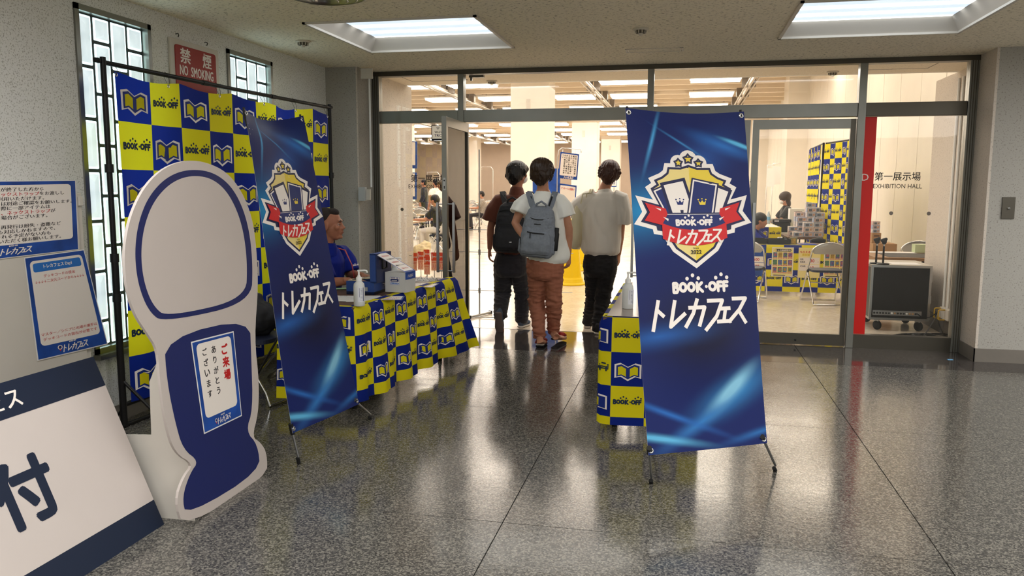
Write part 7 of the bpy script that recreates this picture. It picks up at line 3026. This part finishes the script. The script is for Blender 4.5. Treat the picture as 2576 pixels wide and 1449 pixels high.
def seated(label, o, rot, top, skin, hair, lean=0., reach=0., mask=False, group=None, bot=M_BLKTR, hv=1.0, seat=.46):
    """person facing local +y on a seat at o"""
    T = L2W(o, rot)
    z = seat
    J = dict(head=T(0, .05 + lean, z + .76 - lean * .35), neck=T(0, lean * .85, z + .60 - lean * .25), shL=T(-.18, lean * .75, z + .54 - lean * .2), shR=T(.18, lean * .75, z + .54 - lean * .2),
             elL=T(-.23, .16 + lean, z + .30), elR=T(.23, .16 + lean, z + .30), wrL=T(-.12, .36 + lean + reach, z + .30), wrR=T(.12, .36 + lean + reach, z + .30),
             hipL=T(-.10, 0, z + .09), hipR=T(.10, 0, z + .09), knL=T(-.12, .42, z + .05), knR=T(.12, .42, z + .05), anL=T(-.13, .40, .09), anR=T(.13, .40, .09))
    f_ = T(0, 1, 0) - T(0, 0, 0)
    hd = (f_.x, f_.y, -.25)
    sdv = T(1, 0, 0) - T(0, 0, 0)
    r, b_, H = make_person(label, J, skin, group, bvox=.016, look=hd,
                           hands=[(J['wrL'], f_, (0, 0, -1), sdv, 1., .4, .006), (J['wrR'], f_, (0, 0, -1), -sdv, 1., .4, .006)])
    P, R, rr, f, u = H
    mb = MB()
    ball(mb, P(0, -.02, .04), (.092 * hv, .106 * hv, .09 * hv), hair, R, 14)
    ball(mb, P(0, -.05, 0), (.086 * hv, .08, .09), hair, R, 12)
    if hv > 1.1:
        ball(mb, P(0, -.05, -.09), (.08, .06, .11), hair, R, 12)
    fuse(mb, 'hair', r, .012, 1)
    mb = MB()
    hip = (J['hipL'] + J['hipR']) / 2
    ch = (J['shL'] + J['shR']) / 2
    loft(mb, [hip - V((0, 0, .03)), lerp(hip, ch, .5), lerp(hip, ch, .9), lerp(ch, J['neck'], .7)], [.18, .175, .175, .08], [.14, .13, .12, .08], sdv, top, 16)
    for s in 'LR':
        loft(mb, [lerp(ch, J['sh' + s], .6), J['sh' + s], lerp(J['sh' + s], J['el' + s], .75)], [.08, .075, .08], [.08, .075, .08], f_, top, 10, caps=False)
    fuse(mb, 'shirt', r, .016, 2, folds(.01, (7, 7, 5), o[0]))
    mb = MB()
    loft(mb, [hip - sdv * .08, hip + sdv * .08], [.14, .14], [.13, .13], f_, bot, 12)
    for s in 'LR':
        limb(mb, [J['hip' + s], J['kn' + s], lerp(J['kn' + s], J['an' + s], .9)], [.09, .075, .06], bot, side=sdv)
    fuse(mb, 'trousers', r, .016, 2)
    for s in 'LR':
        a_ = J['an' + s]
        shoe(r, 'shoe', V((a_.x, a_.y, 0)) - f_ * .07, f_, (0, 0, 1), M_BLKBAG, M_RUBBER)
    if mask:
        add_mask(r, H)
    return r, J


def standing(label, o, rot, top, skin, hair, bot=M_BLKTR, hv=1., long=False, k=1.):
    T = L2W(o, rot)
    J = dict(head=T(0, .02, 1.60 * k), neck=T(0, 0, 1.45 * k), shL=T(-.18, 0, 1.39 * k), shR=T(.18, 0, 1.39 * k), elL=T(-.23, -.02, 1.12 * k), elR=T(.23, .02, 1.12 * k), wrL=T(-.22, .1, .90 * k), wrR=T(.20, .16, .92 * k),
             hipL=T(-.09, 0, .88 * k), hipR=T(.09, 0, .88 * k), knL=T(-.10, .02, .48 * k), knR=T(.10, .0, .48 * k), anL=T(-.11, 0, .09), anR=T(.11, .0, .09))
    f_ = T(0, 1, 0) - T(0, 0, 0)
    sdv = T(1, 0, 0) - T(0, 0, 0)
    r, b_, H = make_person(label, J, skin, None, bvox=.016, look=(f_.x, f_.y, -.1), hands=[(J['wrL'], (0, 0, -1), sdv, f_, 1., .5, .006), (J['wrR'], (0, 0, -1), -sdv, f_, 1., .5, .006)])
    P, R, rr, f, u = H
    mb = MB()
    ball(mb, P(0, -.02, .04), (.092, .106, .09), hair, R, 14)
    ball(mb, P(0, -.05, 0), (.086, .08, .09), hair, R, 12)
    if hv > 1.1:
        ball(mb, P(0, -.05, -.10), (.085, .065, .14), hair, R, 12)
    fuse(mb, 'hair', r, .012, 1)
    tee(r, 'jacket' if long else 'shirt', J, top, o[0], hem=.74 if long else .86, amp=.008, sl=.62, slv={'L': 1.9, 'R': 1.9} if long else None)
    trousers(r, J, bot, o[0], amp=.006)
    for s in 'LR':
        a_ = J['an' + s]
        shoe(r, 'shoe', V((a_.x, a_.y, 0)) - f_ * .07, f_, (0, 0, 1), M_BLACK, M_RUBBER)
    return r


M_SUIT = mat('dark_suit_cloth', (36, 38, 46), .8, sheen=.2)
M_BLKTEE = mat('black_tee_cloth', (26, 26, 28), .8, sheen=.2)
M_WHTEE = mat('plain_white_shirt_cloth', (226, 222, 216), .8)
M_CHECK = mat('muted_grey_shirt_cloth', (150, 142, 132), .8, vary=.3, vscale=30)
M_SHORT = mat('white_shorts_cloth', (214, 208, 200), .8)

seated('man in a black shirt and pale shorts leaning over a table beyond the left glass', (-5.22, 16.9), radians(80), M_BLKTEE, M_SKIN, M_HAIR_B, lean=.10, reach=.12, bot=M_SHORT)
seated('player in blue mostly hidden at the left end of the hall table', (-6.95, 17.2), radians(-75), mat('mid_blue_shirt_cloth', (60, 90, 150), .8), M_SKIN, M_HAIR_B, reach=.10)
standing('man in a dark suit standing sideways beyond the left glass', (on_z(1067, 452, 1.74).x, on_z(1067, 452, 1.74).y), radians(95), M_SUIT, M_SKIN, M_HAIR_B, bot=M_SUIT, long=True, k=1.02)
p = on_z(1108, 470, 1.60)
standing('woman with long brown hair and a white top standing beyond the left glass', (on_y(1110, 480, 21).x, 21.0), radians(70), M_WHTEE, M_SKIN, M_HAIR_BR, hv=1.2, k=.96)
standing('person in a white shirt behind the long-haired woman', (on_y(1097, 480, 23).x, 23.0), radians(60), M_WHTEE, M_SKIN, M_HAIR_B, k=1.0)
seated('masked man in a patterned grey shirt seated far back at the left of the doorway', (on_y(1214, 500, 27).x, 27.0), radians(100), M_CHECK, M_SKIN, M_HAIR_B, mask=True)
seated('masked woman with shoulder-length hair seated behind the printer', (on_y(1979, 520, 17.3).x, 17.3), radians(95), M_BLKTEE, M_SKIN, M_HAIR_BR, mask=True, hv=1.2, seat=.50)
seated('staff person in royal blue bending behind the black trays at the right', (on_y(1912, 590, 12.9).x - .30, 12.9), radians(-100), M_POLO, M_SKIN, M_HAIR_B, lean=.25, seat=.30)
for (x, y, a_, lab) in ((-5.22, 16.9, 80, 'folding chair under the man in the black shirt'), (-6.95, 17.2, -75, 'folding chair under the player in blue'),
                        (on_y(1214, 500, 27).x, 27.0, 100, 'folding chair under the masked man in grey'), (on_y(1979, 520, 17.3).x, 17.3, 95, 'folding chair under the woman behind the printer')):
    dup(CH, (x, y, 0), radians(a_ ), lab)


def hall_table(x, y, rot, label, group, L=1.8):
    t = thing('meeting_table', label, 'table', (0, 0, 0), group)
    one('box', 'tabletop', t, (-L / 2, -.225, .67), (L / 2, .225, .70), M_CARD2)
    for q in (-.8, .8):
        for w in (-.18, .18):
            one('tube', 'leg', t, [(q, w, 0), (q, w, .67)], .013, M_BLACKM, 6)
    t.location = (x, y, 0)
    t.rotation_euler = (0, 0, rot)
    return t


M_CARD2 = mat('light_oak_laminate', (188, 158, 128), .45)
mt = hall_table(-6.1, 16.9, radians(90), 'table the black-shirted man leans on, seen through the left glass', None)
grp_t, grp_c = 'rows of tables deep in the hall', 'folding chairs around the far tables'
spots = [(-7.9, 22.0), (-9.4, 26.0), (-8.6, 30.5), (-11.0, 30.5), (-9.9, 35.0), (-12.2, 36.0), (-7.6, 24.8), (-10.6, 41)]
for (x, y) in spots:
    on_ = ORDN[sorted(spots, key=lambda q: q[1]).index((x, y))]
    dup(mt, (x, y, 0), 0, 'light-topped table in the rows deep in the hall, %s of eight from the front' % ORDN[sorted(spots, key=lambda q: q[1]).index((x, y))], grp_t)
    for dx in (-.5, .4):
        dup(CH, (x + dx, y - .55, 0), radians(random.uniform(-12, 12)), 'far folding chair on the near side of the %s table from the front, %s' % (on_, 'left' if dx < 0 else 'right'), grp_c)
        dup(CH, (x + dx, y + .55, 0), radians(180 + random.uniform(-12, 12)), 'far folding chair behind the %s table from the front, %s' % (on_, 'left' if dx < 0 else 'right'), grp_c)
dup(CH, (-6.35, 15.6, 0), radians(60), 'folding chair standing empty in front of the black-shirted man')
dup(CH, (-5.75, 15.75, 0), radians(20), 'folding chair beside the cream bag, left of the black-shirted man')
for k, (x, y) in enumerate(((-6.1, 16.6), (-6.1, 17.3))):
    mb = MB()
    mb.box((x - .08, y - .01, .70), (x + .08, y + .01, .82), M_WHITEP)
    tag(mb.build('number_card'), ['white number card on the near half of the leaning man\'s table', 'white number card on the far half of the leaning man\'s table'][k], 'card')
mb = MB()
ball(mb, (-5.35, 15.95, .14), (.20, .14, .16), mat('cream_bag_cloth', (206, 188, 150), .8))
ball(mb, (-5.27, 16.0, .26), (.12, .10, .10), MATS['cream_bag_cloth'])
tag(link('cream_bag', fused_mesh(mb, .02, 2, folds(.03, (8, 8, 8), 2.))), 'cream cloth bag on the floor under the leaning man\'s table', 'bag')
mb = MB()
ball(mb, (-5.0, 17.1, .62), (.12, .2, .17), M_BLKBAG)
# far thin racks
for k, (px, py, px2, y) in enumerate(((1212, 420, 1240, 30), (1075, 433, 1106, 26), (1130, 440, 1150, 18))):
    a_, b2 = on_y(px, py, y), on_y(px2, py + 4, y)
    r = thing('hanger_rack', ['far chrome hanger rack left of the walkers', 'far chrome hanger rack behind the suited man', 'chrome hanger rack behind the open door leaf'][k], 'rack', (b2.x, y, 0))
    one('tube', 'frame', r, [V((b2.x, y, 0)), V((b2.x, y, a_.z - .1)), V((b2.x - .08, y, a_.z)), a_, a_ - V((0, 0, .12))], .012, M_CHROME, 6)
    one('box', 'foot', r, (b2.x - .25, y - .15, 0), (b2.x + .25, y + .15, .02), M_STEEL)
